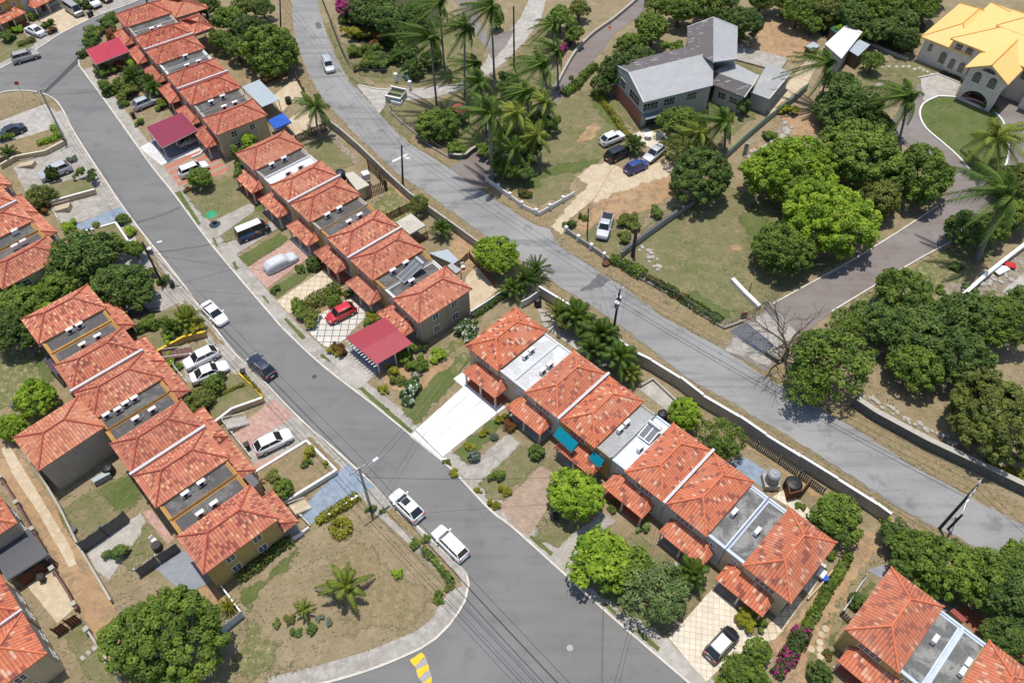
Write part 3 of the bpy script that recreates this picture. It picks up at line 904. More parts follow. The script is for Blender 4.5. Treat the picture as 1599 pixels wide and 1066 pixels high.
def unit(name, label, group, c, th, s, end, wall, tiles, cap, felt, para, strip, porch=(1.2, 5.4, 2.05, 3.05, 2.2), flip=False, low=0.0, posts=True, porch_felt=True):
    """c: plan centre of the hipped half"""
    rz = th + (math.pi if flip else 0)
    if flip: s = -s
    t = thing("townhouse", label, "townhouse", (c.x, c.y, 0), rz, group)
    ms = cached(('unit', s, end), lambda: {k: v.mesh(k) for k, v in unit_meshes(s, end).items()})
    put("wall", ms['wall'], wall, t)
    r = put("roof", ms['roof'], tiles, t); put("ridge_cap", ms['ridge_cap'], cap, r)
    if felt:
        put("flat_roof", ms['flat_roof'], felt, t); put("parapet", ms['parapet'], para, t)
    if 'party_wall' in ms: put("party_wall", ms['party_wall'], strip, t)
    if porch:
        sh, wd, dp, zt, ze = porch
        x0, x1 = s * sh - wd / 2, s * sh + wd / 2
        pm = cached(('porch', x0, x1, dp, zt, ze), lambda: [b.mesh(n) for b, n in zip(porch_meshes(x0, x1, -3.935, -3.935 - dp, zt, ze), ("porch_roof", "hip_cap", "hip_cap"))])
        pr = put("porch_roof", pm[0], tiles, t); [put("hip_cap", q, cap, pr) for q in pm[1:]]
        if posts:
            for xx in (x0 + .25, (x0 + x1) / 2, x1 - .25):
                put("porch_post", cached(('post', ze), lambda: MB().box(-.09, .09, -.09, .09, 0, ze - .121).box(-.14, .14, -.14, .14, 0, .25).mesh("porch_post")), "trim_cream", t, (xx, -3.935 - dp + .28, 0))
        put("porch_floor", cached(('pfl', x0, x1, dp), lambda: MB().box(x0 + .1, x1 - .1, -3.93 - dp + .15, -3.94, 0, .06).mesh("porch_floor")), "tile_terracotta" if UCNT[0] % 3 == 0 else "concrete_old", t)
        d = put("front_door", cached('door', lambda: MB().box(-.45, .45, -.05, .03, 0, 2.0).mesh("front_door")), "wood_red", t, (s * 1.3, -3.955, 0.06))
        put("handle", cached('hnd', lambda: MB().box(.3, .36, -.1, -.05, .95, 1.05).mesh("handle")), "steel", d)
        window(t, (-s * .8, -3.96, 1.2), 'y-', 1.4, 1.0)
    window(t, (0, -3.96, 3.72), 'y-', 2.1, .72, 4)
    window(t, (s * 3.45, -3.90, 3.35), 'y-', .55, .6)
    window(t, (-.9, 3.96, 3.45), 'y+', 1.0, .9); window(t, (1.1, 3.96, 3.45), 'y+', 1.0, .9)
    window(t, (1.0, 3.96, 1.2), 'y+', 1.0, 1.0)
    if end:
        for yy in (-1.55, 1.45):
            window(t, (-s * 2.47, yy, 3.55), 'x-' if s > 0 else 'x+', .85, .95)
            window(t, (-s * 2.47, yy, 1.35), 'x-' if s > 0 else 'x+', .85, .95)
    dp_ = put("downpipe", cached('dpipe', lambda: MB().tube([(0, 0, 0), (0, 0, 4.2)], .05, 6).mesh("downpipe")), "wall_taupe", t, (s * 2.55, -4.0 + .03, 0))
    UCNT[0] += 1
    return t

ORD = ['first', 'second', 'third', 'fourth', 'fifth', 'sixth']
BLOCKS = {}
def row_frame(first, last=None, th=None, zc=4.6):
    """block axes from the roof corners of its first and last house"""
    c0 = sum((P(*p, zc) for p in first), Vector()) / 4
    if last:
        c5 = sum((P(*p, zc) for p in last), Vector()) / 4
        d = c5 - c0; th = math.atan2(d.y, d.x)
    return Vector((c0.x, c0.y, 0)), th
OFFS = [0, 9.5, 14.6, 23.9, 29.0, 38.4]
def block(key, c0, th, which, desc, group, **kw):
    U = Vector((math.cos(th), math.sin(th), 0))
    BLOCKS[key] = (c0, th)
    for i in which:
        s = 1 if i % 2 == 0 else -1
        k = {a: (b[i] if isinstance(b, (list,)) else b) for a, b in kw.items()}
        unit("townhouse", desc(i), group, c0 + U * OFFS[i], th, s, i in (0, 5), **k)
# ---------------------------------------------------------------- vehicles
def car_body(L, W, prof, cab, zb=.24, nose=.12, tail=.08, bed=None):
    """prof: (t, top z, half-width factor) along the length, front at +x; cab: (t0 base, t0 top, t1 top, t1 base, roof z)"""
    mb = MB(); rings = []
    hw = W / 2
    for t, zt, wf in prof:
        x = L / 2 - t * L; w_ = hw * wf
        zmid = zb + (zt - zb) * .45
        half = [(w_ * .86, zb), (w_ * .99, zb + .14), (w_, zmid), (w_ * .975, zt - .13), (w_ * .90, zt - .025), (w_ * .55, zt + .012), (0, zt + .02)]
        ring = [(x, y, z) for y, z in half] + [(x, -y, z) for y, z in half[-2::-1]]
        rings.append(ring)
    for a, b in zip(rings, rings[1:]):
        for k in range(len(a) - 1):
            mb.add([a[k], b[k], b[k + 1], a[k + 1]])
        mb.add([a[0], a[-1], b[-1], b[0]])
    mb.add(rings[0]); mb.add(rings[-1][::-1])
    # painted cabin shell
    b0, t0, t1, b1, zr = cab
    X = lambda t: L / 2 - t * L
    def ztop(t):
        for (ta, za, _), (tb, zb_, _) in zip(prof, prof[1:]):
            if ta <= t <= tb: return za + (zb_ - za) * (t - ta) / (tb - ta)
        return prof[-1][1]
    zf, zk = ztop(b0) - .03, ztop(b1) - .03
    wb, wt = hw * .90, hw * .70
    lo = [(X(b0), wb * .93, zf), (X(b0), -wb * .93, zf), (X(b1), -wb * .95, zk), (X(b1), wb * .95, zk)]
    hi = [(X(t0), wt, zr), (X(t0), -wt, zr), (X(t1), -wt, zr), (X(t1), wt, zr)]
    for k in range(4): mb.add([lo[k], lo[(k + 1) % 4], hi[(k + 1) % 4], hi[k]])
    # crowned roof panel
    n = 5
    g = [[None] * (n + 1) for _ in range(n + 1)]
    for i in range(n + 1):
        for j in range(n + 1):
            u, v = i / n, j / n
            g[i][j] = (X(t0) + (X(t1) - X(t0)) * u, wt - 2 * wt * v, zr + .055 * (1 - (2 * u - 1) ** 4) * (1 - (2 * v - 1) ** 4))
    for i in range(n):
        for j in range(n): mb.add([g[i][j], g[i][j + 1], g[i + 1][j + 1], g[i + 1][j]])
    glass = {}
    def pane(q, shrink=.09, out=.014, sy=None):
        c = sum((Vector(p) for p in q), Vector()) / len(q)
        nrm = (Vector(q[1]) - Vector(q[0])).cross(Vector(q[3]) - Vector(q[0])).normalized()
        if nrm.dot(c - Vector((0, 0, (zr + zf) / 2))) < 0: nrm = -nrm
        p2 = [c + (Vector(p) - c) * (1 - shrink) + nrm * out for p in q]
        m2 = MB(); m2.add(p2)
        base = [p - nrm * .03 for p in p2]
        for k in range(4): m2.add([base[k], base[(k + 1) % 4], p2[(k + 1) % 4], p2[k]])
        return m2
    glass['windscreen'] = pane([lo[0], lo[1], hi[1], hi[0]])
    glass['rear_window'] = pane([lo[2], lo[3], hi[3], hi[2]], .14)
    sides = []
    for a, b, c_, d in ((lo[3], lo[0], hi[0], hi[3]), (lo[1], lo[2], hi[2], hi[1])):
        a, b, c_, d = map(Vector, (a, b, c_, d))
        m1, m2_ = a.lerp(b, .5), d.lerp(c_, .5)
        sides.append(pane([a.lerp(d, .28), m1.lerp(m2_, .28), m2_, d], .08)); sides.append(pane([m1.lerp(m2_, .28), b.lerp(c_, .28), c_, m2_], .08))
    glass['sides'] = sides
    if bed:
        x0, x1 = X(bed[0]), X(bed[1])
        mb2 = MB().box(x1, x0, -hw * .78, hw * .78, .62, ztop(bed[0] + .01) + .035)
        glass['bed'] = mb2
    return mb, glass
CARS = {
    'sedan': dict(L=4.65, W=1.80, prof=[(0, .50, .72), (.015, .62, .80), (.05, .70, .92), (.15, .78, .98), (.27, .86, 1), (.45, .90, 1), (.7, .94, 1), (.84, .97, .98), (.96, .93, .90), (.985, .80, .84), (1, .66, .78)], cab=(.265, .41, .66, .85, 1.44)),
    'hatch': dict(L=4.0, W=1.70, prof=[(0, .50, .74), (.015, .64, .82), (.06, .74, .93), (.16, .84, .99), (.25, .92, 1), (.6, .95, 1), (.88, .98, .98), (.97, .92, .92), (1, .6, .86)], cab=(.235, .38, .83, .97, 1.53)),
    'suv': dict(L=4.65, W=1.90, prof=[(0, .55, .78), (.015, .78, .85), (.05, .90, .94), (.15, .98, .99), (.26, 1.04, 1), (.6, 1.08, 1), (.9, 1.10, .98), (.98, 1.05, .94), (1, .6, .88)], cab=(.25, .37, .87, .975, 1.70), zb=.3),
    'crossover': dict(L=4.4, W=1.80, prof=[(0, .52, .74), (.015, .72, .82), (.05, .84, .92), (.14, .92, .98), (.26, .98, 1), (.6, 1.02, 1), (.88, 1.05, .98), (.97, .98, .90), (1, .6, .84)], cab=(.25, .42, .80, .965, 1.58), zb=.28),
    'wagon': dict(L=4.55, W=1.74, prof=[(0, .50, .74), (.015, .62, .82), (.05, .72, .93), (.15, .80, .99), (.25, .87, 1), (.6, .92, 1), (.9, .96, .98), (.98, .92, .93), (1, .6, .86)], cab=(.24, .37, .88, .985, 1.47)),
    'minibus': dict(L=4.75, W=1.80, prof=[(0, .55, .84), (.01, .85, .90), (.04, .98, .96), (.10, 1.06, .99), (.3, 1.10, 1), (.7, 1.12, 1), (.96, 1.12, .98), (.995, 1.08, .95), (1, .6, .9)], cab=(.07, .20, .955, .99, 1.98), zb=.3),
    'pickup': dict(L=5.2, W=1.85, prof=[(0, .58, .8), (.015, .80, .86), (.04, .92, .95), (.14, .98, .99), (.25, 1.04, 1), (.4, 1.08, 1), (.62, 1.08, 1), (.66, 1.02, 1), (.97, 1.02, .98), (1, .62, .94)], cab=(.245, .36, .56, .63, 1.72), zb=.34, bed=(.655, .955)),
}
def wheel_meshes(r, w_):
    t = MB(); t.lathe([(r * .62, -w_ / 2), (r * .92, -w_ / 2), (r, -w_ * .3), (r, w_ * .3), (r * .92, w_ / 2), (r * .62, w_ / 2)], 18)
    m = MB(); m.lathe([(.01, -w_ * .3), (r * .62, -w_ * .45)], 18); m.lathe([(r * .64, w_ * .47), (r * .5, w_ * .38), (.05, w_ * .44), (0.001, w_ * .44)], 10)
    return t.mesh("tyre", smooth=True), m.mesh("rim")
def car(kind, paint, front, rear, label, cat="car", z=.7, roof=None, rack=False, group=None, sunroof=False, name="parked_car"):
    f, r_ = P(*front, z), P(*rear, z)
    c = (f + r_) / 2; d = f - r_
    spec = CARS[kind]; L, W = spec['L'], spec['W']
    t = thing(name, label, cat, (c.x, c.y, .015), math.atan2(d.y, d.x), group)
    def mk():
        b, g_ = car_body(**spec)
        out = {'body': b.mesh("body", smooth=False, weld=True), 'windscreen': g_['windscreen'].mesh("windscreen"), 'rear_window': g_['rear_window'].mesh("rear_window"), 'sides': [q.mesh("side_window") for q in g_['sides']]}
        me = out['body']
        me.polygons.foreach_set("use_smooth", [True] * len(me.polygons))
        me.set_sharp_from_angle(angle=R(32))
        if 'bed' in g_: out['bed'] = g_['bed'].mesh("load_bed")
        return out
    ms = cached(('car', kind), mk)
    put("body", ms['body'], paint, t)
    put("windscreen", ms['windscreen'], "glass", t); put("rear_window", ms['rear_window'], "glass", t)
    for q in ms['sides']: put("side_window", q, "glass", t)
    if 'bed' in ms: put("load_bed", ms['bed'], "plastic_black", t)
    wr = .36 if kind in ('suv', 'pickup') else .33 if kind == 'crossover' else .31
    tm, rm = cached(('wheel', wr), lambda: wheel_meshes(wr, .21))
    for sx in (L * .31, -L * .29):
        for sy in (-1, 1):
            w_ = put("wheel", tm, "rubber", t, (sx, sy * (W / 2 - .08), wr), rot=(-sy * math.pi / 2, 0, 0))
            put("rim", rm, "rim", w_)
    zt = spec['prof'][2][1]
    for sy in (-1, 1):
        put("headlight", cached(('hl', kind), lambda: MB().box(-.16, .06, -.2, .2, -.08, .05).mesh("headlight")), "lamp_clear", t, (L / 2 - .13 - .02 * L, sy * W * .31, zt - .07))
        put("tail_light", cached(('tl', kind), lambda: MB().box(-.05, .16, -.14, .14, -.11, .09).mesh("tail_light")), "lamp_red", t, (-L / 2 + .045, sy * W * .345, spec['prof'][-2][1] - .1))
        put("mirror", cached('mir', lambda: MB().box(-.09, .09, -.09, .09, -.06, .07).mesh("mirror")), paint, t, (L / 2 - (spec['cab'][0] + .05) * L, sy * (W / 2 + .05), spec['prof'][4][1] + .1))
    put("number_plate", cached('npl', lambda: MB().box(-.015, .015, -.24, .24, -.06, .06).mesh("number_plate")), "plate", t, (-L / 2 - .012, 0, .55))
    put("bumper", cached(('bmp', kind), lambda: MB().box(-L / 2 - .03, -L / 2 + .1, -W * .42, W * .42, .36, .50).box(L / 2 - .1, L / 2 + .02, -W * .36, W * .36, .32, .44).mesh("bumper")), "plastic_black" if kind == 'pickup' else paint, t)
    if roof:
        cb = spec['cab']; X = lambda q: L / 2 - q * L
        put("roof_panel", cached(('rp', kind), lambda: MB().box(X(cb[2]) + .06, X(cb[1]) - .06, -W * .33, W * .33, cb[4] + .03, cb[4] + .062).mesh("roof_panel")), roof, t)
    if sunroof:
        cb = spec['cab']; X = lambda q: L / 2 - q * L
        put("sunroof", cached(('sr', kind), lambda: MB().box(X(.60), X(.43), -W * .22, W * .22, cb[4] + .04, cb[4] + .066).mesh("sunroof")), "glass", t)
    if rack:
        cb = spec['cab']; X = lambda q: L / 2 - q * L
        for sy in (-1, 1):
            put("roof_rail", cached(('rr', kind), lambda: MB().bar((X(cb[2]) + .1, 0, cb[4] + .09), (X(cb[1]) - .1, 0, cb[4] + .09), .05, .05).mesh("roof_rail")), "plastic_black" if paint != 'car_navy' else "steel", t, (0, sy * W * .31, 0))
    return t

# ---------------------------------------------------------------- street furniture and bits
def bez(a, b, sag, n=14):
    a, b = Vector(a), Vector(b)
    return [a.lerp(b, i / n) - Vector((0, 0, sag * 4 * (i / n) * (1 - i / n))) for i in range(n + 1)]
def wire(a, b, sag, label, r=.02, group="overhead wires"):
    o = Vector(a)
    pts = [p - o for p in bez(a, b, sag)]
    w_ = tag(put("overhead_wire", MB().tube(pts, r, 5).mesh("overhead_wire", smooth=True), "wire"), label, "wire", group)
    w_.location = o
def utility_pole(base, top, label, mat="wood_pole", arms=1, arm_dir=None, transformers=0, lamp=None, r=.15, h=None, lean=True, pin=True):
    b = P(*base)
    if h is None:
        h = min((math.hypot(P(*top, z).x - b.x, P(*top, z).y - b.y), z) for z in [.1 * k for k in range(20, 140)])[1]
    tp = P(*top, h) - b if lean else Vector((0, 0, h))
    t = thing("utility_pole", label, "utility pole", b, 0, "utility poles")
    put("pole", MB().tube([(0, 0, -.2), tp], [r * 1.15, r * .8], 10).mesh("pole", smooth=True), mat, t)
    ax = tp.normalized()
    ad = Vector((math.cos(arm_dir or 0), math.sin(arm_dir or 0), 0))
    for k in range(arms):
        c = tp - ax * (.25 + .9 * k)
        a = put("crossarm", MB().bar(-ad * 1.1, ad * 1.1, .11, .12).mesh("crossarm"), "pole_grey" if mat != "wood_pole" else "porcelain", t, c + Vector((0, 0, .02)))
        if pin:
            for q in (-1.0, -.35, .35, 1.0):
                put("insulator", cached('insul', lambda: MB().lathe([(.03, 0), (.07, .05), (.05, .12), (.07, .17), (.02, .24)], 8).mesh("insulator")), "porcelain", a, ad * q + Vector((0, 0, .06)))
    for k in range(transformers):
        off = Vector((math.cos((arm_dir or 0) + math.pi * k + .4), math.sin((arm_dir or 0) + math.pi * k + .4), 0)) * .48
        tr = put("transformer", cached('trf', lambda: MB().lathe([(.01, -.5), (.27, -.48), (.29, -.4), (.29, .38)], 14).mesh("transformer", smooth=True)), "steel_blue" if "steel_blue" in MATS else "plastic_grey", t, tp * .74 + off)
        put("lid", cached('trl', lambda: MB().lathe([(.30, .38), (.30, .44), (.2, .52), (.01, .54)], 14).mesh("lid")), "plastic_white", tr)
        put("bracket", cached('trb', lambda: MB().box(-.3, .3, -.04, .04, -.04, .04).mesh("bracket")), "steel_dark", tr)
    if lamp is not None:
        ld = Vector((math.cos(lamp), math.sin(lamp), 0))
        s = tp * .86
        put("lamp_arm", MB().tube([s, s + ld * .7 + Vector((0, 0, .35)), s + ld * 1.7 + Vector((0, 0, .5))], .045, 6).mesh("lamp_arm"), "steel", t)
        put("lamp_head", MB().obox(s + ld * 1.95 + Vector((0, 0, .5)), ld * .3, Vector((-ld.y, ld.x, 0)) * .13, Vector((0, 0, .07))).mesh("lamp_head"), "plastic_white", t)
    return b + tp, b
def wall_line(pxs, h, th, mat, label, name="boundary_wall", cat="wall", z_at=0.0, cap=None, step_px=None, posts=None, post_mat=None, post_h=None, z0=-.15, smooth=False, group=None, heights=None):
    """a wall along a photo line (line taken at height z_at)"""
    pts = [P(x, y, z_at) for x, y in pxs]
    pts = [Vector((p.x, p.y, 0)) for p in pts]
    if smooth: pts = resample(pts, 1.5)
    o = pts[0].copy()
    t = thing(name, label, cat, o, 0, group)
    mb = MB(); cb = MB()
    for i in range(len(pts) - 1):
        a, b = pts[i] - o, pts[i + 1] - o; hh = heights[i] if heights else h
        d = (b - a).normalized(); s = Vector((-d.y, d.x, 0)) * th / 2
        e = .002 * i
        mb.obox((a + b) / 2 + Vector((0, 0, (hh + z0) / 2)), (b - a) / 2 + d * (th / 2 if i < len(pts) - 2 else 0), s * (1 - e), Vector((0, 0, (hh - z0) / 2 - e)))
        if cap: cb.obox((a + b) / 2 + Vector((0, 0, hh + .03)), (b - a) / 2, s * 1.35, Vector((0, 0, .032 - e)))
    put("wall", mb.mesh("wall"), mat, t)
    if cap: put("coping", cb.mesh("coping"), cap, t)
    if posts:
        L = 0; nxt = 0
        for i in range(len(pts) - 1):
            a, b = pts[i] - o, pts[i + 1] - o; Ls = (b - a).length
            while nxt <= L + Ls + 1e-3:
                q = a.lerp(b, (nxt - L) / Ls if Ls else 0)
                ph = post_h or h + .2; pw = th * .5 + .1
                put("pier", cached(('pier', ph, pw), lambda: MB().box(-pw, pw, -pw, pw, -.1, ph).box(-pw - .05, pw + .05, -pw - .05, pw + .05, ph + .001, ph + .07).mesh("pier")), post_mat or mat, t, q, math.atan2((b - a).y, (b - a).x))
                nxt += posts
            L += Ls
    return t
def fence(pxs, h, mat, label, name="fence", cat="fence", pitch=.22, slat=.15, z_at=0.0, rails=2, post_every=2.4, post_mat=None, th=.03, group=None):
    pts = [P(x, y, z_at) for x, y in pxs]; pts = [Vector((p.x, p.y, 0)) for p in pts]; o = pts[0].copy()
    t = thing(name, label, cat, o, 0, group)
    sl_, rl, po = MB(), MB(), []
    rng = random.Random(int(pxs[0][0] + pxs[0][1] * 3))
    for i in range(len(pts) - 1):
        a, b = pts[i] - o, pts[i + 1] - o; L = (b - a).length; d = (b - a).normalized(); s = Vector((-d.y, d.x, 0))
        for k in range(int(L / pitch)):
            c = a + d * (k + .5) * pitch; hh = h * rng.uniform(.94, 1.03)
            sl_.obox(c + Vector((0, 0, hh / 2)), d * slat / 2, s * th / 2, Vector((0, 0, hh / 2)))
        for k in range(rails):
            z = h * (.2 + .6 * k / max(1, rails - 1))
            rl.bar(a + s * .06 + Vector((0, 0, z)), b + s * .06 + Vector((0, 0, z)), .05, .09)
        for k in range(int(L / post_every) + 1): po.append(a + d * min(L, k * post_every) + s * .12)
    put("slats", sl_.mesh("slats"), mat, t); put("rail", rl.mesh("rail"), mat, t)
    for p in po[:60]:
        put("post", cached(('fpost', h), lambda: MB().box(-.06, .06, -.06, .06, 0, h + .08).mesh("post")), post_mat or mat, t, p)
    return t
def mesh_fence(pxs, h, label, mat="steel_dark", name="wire_fence", z_at=0.0, base=None, group=None):
    """chain-link fence: posts, rails and a net of thin wires"""
    pts = [P(x, y, z_at) for x, y in pxs]; pts = resample([Vector((p.x, p.y, 0)) for p in pts], 2.2); o = pts[0].copy()
    t = thing(name, label, "fence", o, 0, group)
    net, rl = MB(), MB()
    for i in range(len(pts) - 1):
        a, b = pts[i] - o, pts[i + 1] - o; L = (b - a).length
        if L < .05: continue
        rl.bar(a + Vector((0, 0, h)), b + Vector((0, 0, h)), .05, .05)
        n = max(2, int(L / .3))
        for k in range(n):
            for (u0, u1) in ((k / n, (k + 2.2) / n), ((k + 2.2) / n, k / n)):
                net.bar(a.lerp(b, min(1, u0)) + Vector((0, 0, .05)), a.lerp(b, min(1, u1)) + Vector((0, 0, h)), .014, .014, up=(.3, .9, .1))
        put("post", cached(('mpost', h), lambda: MB().tube([(0, 0, 0), (0, 0, h + .05)], .035, 6).mesh("post")), mat, t, a)
    put("net", net.mesh("net"), mat, t); put("rail", rl.mesh("rail"), mat, t)
    if base:
        wb = ribbon_mesh([p - o for p in pts], -.12, .12, -.1, base)
        put("footing", wb.mesh("footing"), "wall_concrete", t)
    return t
def acunit(px, py, th, label, z=4.24, clear=None):
    p = P(px, py, z + .35)
    if clear:
        c0, rt = clear; U = Vector((math.cos(rt), math.sin(rt), 0)); du = (p - c0).dot(U)
        for q in OFFS:
            if abs(du - q) < 3.1: p = p + U * ((3.1 if du > q else -3.1) - (du - q))
    t = thing("air_conditioner", label, "air conditioner", (p.x, p.y, z), th, "rooftop air conditioner condensers")
    put("casing", cached('acb', lambda: MB().box(-.19, .19, -.42, .42, .12, .74).box(-.2, .2, -.43, .43, .741, .76).mesh("casing")), "plastic_white", t)
    put("grille", cached('acg', lambda: MB().lathe([(.01, 0), (.24, 0), (.25, .02), (.22, .03)], 14).mesh("grille")), "plastic_black", t, (.2, -.08, .44), rot=(0, math.pi / 2, 0))
    put("bracket", cached('acf', lambda: MB().box(-.2, .2, -.36, -.3, 0, .12).box(-.2, .2, .3, .36, 0, .12).mesh("bracket")), "plastic_grey", t)
    put("pipe", cached('acp', lambda: MB().tube([(0, .43, .3), (-.02, .55, .25), (-.06, .75, .03), (-.5, .95, .03)], .03, 6).mesh("pipe")), "plastic_grey", t)
    return t
def water_tank(px, py, r, h, label, mat="plastic_black", z=0.0, stand=0.0, zs=None):
    p = P(px, py, z + h)
    t = thing("water_tank", label, "water tank", (p.x, p.y, z), 0, "rooftop and yard water tanks")
    prof = [(r * .96, 0)]
    for k in range(6):
        prof += [(r, h * .72 * (k + .3) / 6), (r * .97, h * .72 * (k + .8) / 6)]
    prof += [(r, h * .74), (r * .8, h * .88), (r * .35, h * .95)]
    put("body", MB().lathe(prof, 20).mesh("body"), mat, t)
    put("lid", MB().lathe([(r * .35, h * .95), (r * .35, h), (0.01, h * 1.02)], 16).mesh("lid"), mat, t)
    if stand: put("stand", MB().box(-r * 1.15, r * 1.15, -r * 1.15, r * 1.15, -stand, -.003).mesh("stand"), "wall_concrete", t)
    return t
def wheelie_bin(px, py, label, mat="plastic_black", rz=.6):
    p = P(px, py, .5)
    t = thing("wheelie_bin", label, "bin", (p.x, p.y, 0), rz, "bins put out beside the houses")
    def body():
        mb = MB(); a = [(-.2, -.22, .06), (.2, -.22, .06), (.2, .22, .06), (-.2, .22, .06)]; b = [(-.28, -.3, .9), (.28, -.3, .9), (.28, .3, .9), (-.28, .3, .9)]
        for k in range(4): mb.add([a[k], a[(k + 1) % 4], b[(k + 1) % 4], b[k]])
        mb.add(a[::-1]); return mb.mesh("body")
    put("body", cached('binb', body), mat, t)
    put("lid", cached('binl', lambda: MB().box(-.31, .31, -.33, .33, .9, .96).mesh("lid")), mat, t)
    for sy in (-1, 1): put("wheel", cached('binw', lambda: MB().lathe([(.01, -.03), (.1, -.03), (.1, .03), (.01, .03)], 10).mesh("wheel")), "rubber", t, (-.2, sy * .2, .1), rot=(math.pi / 2, 0, 0))
    return t
def slab_roof(name, label, cat, corners, z, mat, posts=True, slope_dz=0.0, th=.06, post_mat="steel", group=None, walls=None, rib_edge=0, zs=None, fascia=None, post_skip=()):
    """flat or single-pitch sheet roof on posts: corners in photo order, zs heights per corner"""
    zs = zs or [z] * 4
    pts = [P(*c, zz) for c, zz in zip(corners, zs)]
    o = sum(pts, Vector()) / 4; o.z = 0
    t = thing(name, label, cat, o, 0, group)
    q = [p - o for p in pts]
    mb = MB(); slope(mb, q)
    lo = [p - Vector((0, 0, th)) for p in q]
    for k in range(4): mb.add([lo[k], lo[(k + 1) % 4], q[(k + 1) % 4], q[k]], [(0, 0), (1, 0), (1, .1), (0, .1)])
    mb.add(lo[::-1], [(0, 0)] * 4)
    put("roof", mb.mesh("roof"), mat, t)
    c = sum(q, Vector()) / 4
    if posts:
        for k in range(4):
            if k in post_skip: continue
            a = lo[k].lerp(Vector((c.x, c.y, lo[k].z)), .06)
            put("post", MB().tube([(a.x, a.y, 0), (a.x, a.y, a.z)], .06, 8).mesh("post"), post_mat, t)
        m_ = lo[0].lerp(lo[1], .5).lerp(Vector((c.x, c.y, lo[0].z)), .05)
        if not post_skip: put("post", MB().tube([(m_.x, m_.y, 0), (m_.x, m_.y, m_.z)], .06, 8).mesh("post"), post_mat, t)
    if fascia:
        fb = MB()
        for k in range(4): fb.bar(lo[k] - Vector((0, 0, .03)), lo[(k + 1) % 4] - Vector((0, 0, .03)), .05, .14)
        put("fascia", fb.mesh("fascia"), fascia, t)
    if walls:
        wb = MB(); ins = [p.lerp(Vector((c.x, c.y, p.z)), .05) for p in lo]
        for k in range(4):
            a, b = ins[k], ins[(k + 1) % 4]
            wb.add([(a.x, a.y, 0), (b.x, b.y, 0), b, a])
        put("wall", wb.mesh("wall"), walls, t)
    return t, o
mat_plain("steel_blue", (.16, .21, .24), .5, .4, .1)
# ================================================================ the ground
mb = MB(); S_ = 1500.0
# one big sheet, finer near the scene
mb.add([(-S_, -S_, -.02), (S_, -S_, -.02), (S_, S_, -.02), (-S_, S_, -.02)])
tag(put("ground", mb.mesh("ground"), "grass_dry"), kind='structure')
def S(name, mat, lvl, amp, *px, step=.5): return sheet(name, mat, px, lvl, amp, step)
# --- soil / grass zones
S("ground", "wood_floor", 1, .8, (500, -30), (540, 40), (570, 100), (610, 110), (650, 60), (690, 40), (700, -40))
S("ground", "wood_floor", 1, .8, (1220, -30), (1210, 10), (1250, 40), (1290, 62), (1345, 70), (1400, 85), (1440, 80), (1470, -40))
S("lawn", "grass_mixed", 2, .5, (520, 60), (560, 120), (600, 133), (650, 137), (715, 128), (752, 105), (765, 70), (735, 50), (690, 40), (600, 90))
S("lawn", "grass_mixed", 2, .5, (606, 165), (680, 156), (722, 146), (762, 122), (800, 90), (845, 40), (880, 60), (870, 130), (800, 185), (740, 238), (695, 246), (640, 220), (605, 190))
S("lawn", "grass_mixed", 2, .6, (745, 262), (800, 215), (880, 152), (915, 135), (960, 150), (985, 215), (940, 250), (900, 272), (895, 300), (842, 328), (800, 303))
S("lawn", "grass_green", 3, .7, (800, 285), (870, 250), (945, 244), (925, 262), (896, 274), (860, 275), (830, 300))
S("lawn", "grass_green", 3, .5, (915, 150), (940, 138), (965, 165), (985, 205), (960, 205), (935, 180))
S("lawn", "soil", 3, .5, (893, 225), (915, 195), (930, 185), (942, 200), (935, 212), (915, 225))
S("lawn", "grass_mixed", 2, .6, (1000, 372), (1085, 312), (1140, 290), (1200, 300), (1280, 400), (1335, 400), (1206, 472), (1150, 512), (1060, 462), (1000, 430), (960, 405))
S("lawn", "grass_green", 3, .7, (1060, 452), (1085, 450), (1115, 465), (1155, 490), (1140, 508), (1100, 490))
S("lawn", "grass_green", 3, .9, (1150, 330), (1185, 310), (1205, 350), (1215, 410), (1180, 420), (1160, 380))
S("lawn", "soil", 4, .3, (1138, 385), (1150, 378), (1162, 384), (1158, 394), (1143, 395))
S("ground", "soil", 2, .7, (880, 345), (905, 305), (940, 300), (1000, 290), (1045, 262), (1065, 275), (1050, 305), (1010, 330), (960, 350), (905, 372))
S("lawn", "grass_mixed", 3, .4, (895, 372), (930, 345), (975, 335), (1020, 325), (995, 375), (960, 402), (915, 380))
S("ground", "soil", 2, .8, (1150, 255), (1215, 180), (1260, 160), (1290, 180), (1290, 215), (1240, 215), (1190, 235), (1165, 270))
S("ground", "rubble", 3, .5, (1165, 240), (1225, 185), (1240, 200), (1195, 225), (1172, 252))
S("ground", "soil", 2, .8, (1190, 20), (1240, 30), (1280, 65), (1262, 100), (1190, 95), (1160, 80), (1180, 50))
S("lawn", "grass_mixed", 2, .6, (1325, 135), (1350, 95), (1400, 92), (1470, 110), (1440, 122), (1430, 150), (1390, 170), (1340, 180))
S("lawn", "grass_mixed", 3, .5, (940, 160), (1150, 70), (1240, 150), (1200, 170), (1110, 240), (1040, 250), (1000, 215))
S("ground", "grass_worn", 2, .6, (1300, 486), (1364, 446), (1440, 404), (1487, 376), (1540, 350), (1560, 400), (1500, 450), (1400, 480))
S("ground", "rubble", 3, .4, (1510, 462), (1540, 425), (1575, 400), (1640, 380), (1640, 520), (1560, 480))
S("driveway", "concrete", 4, .1, (1565, 455), (1599, 425), (1640, 430), (1640, 470), (1590, 470))
S("ground", "rubble", 2, .5, (1460, 445), (1500, 435), (1520, 450), (1480, 470))
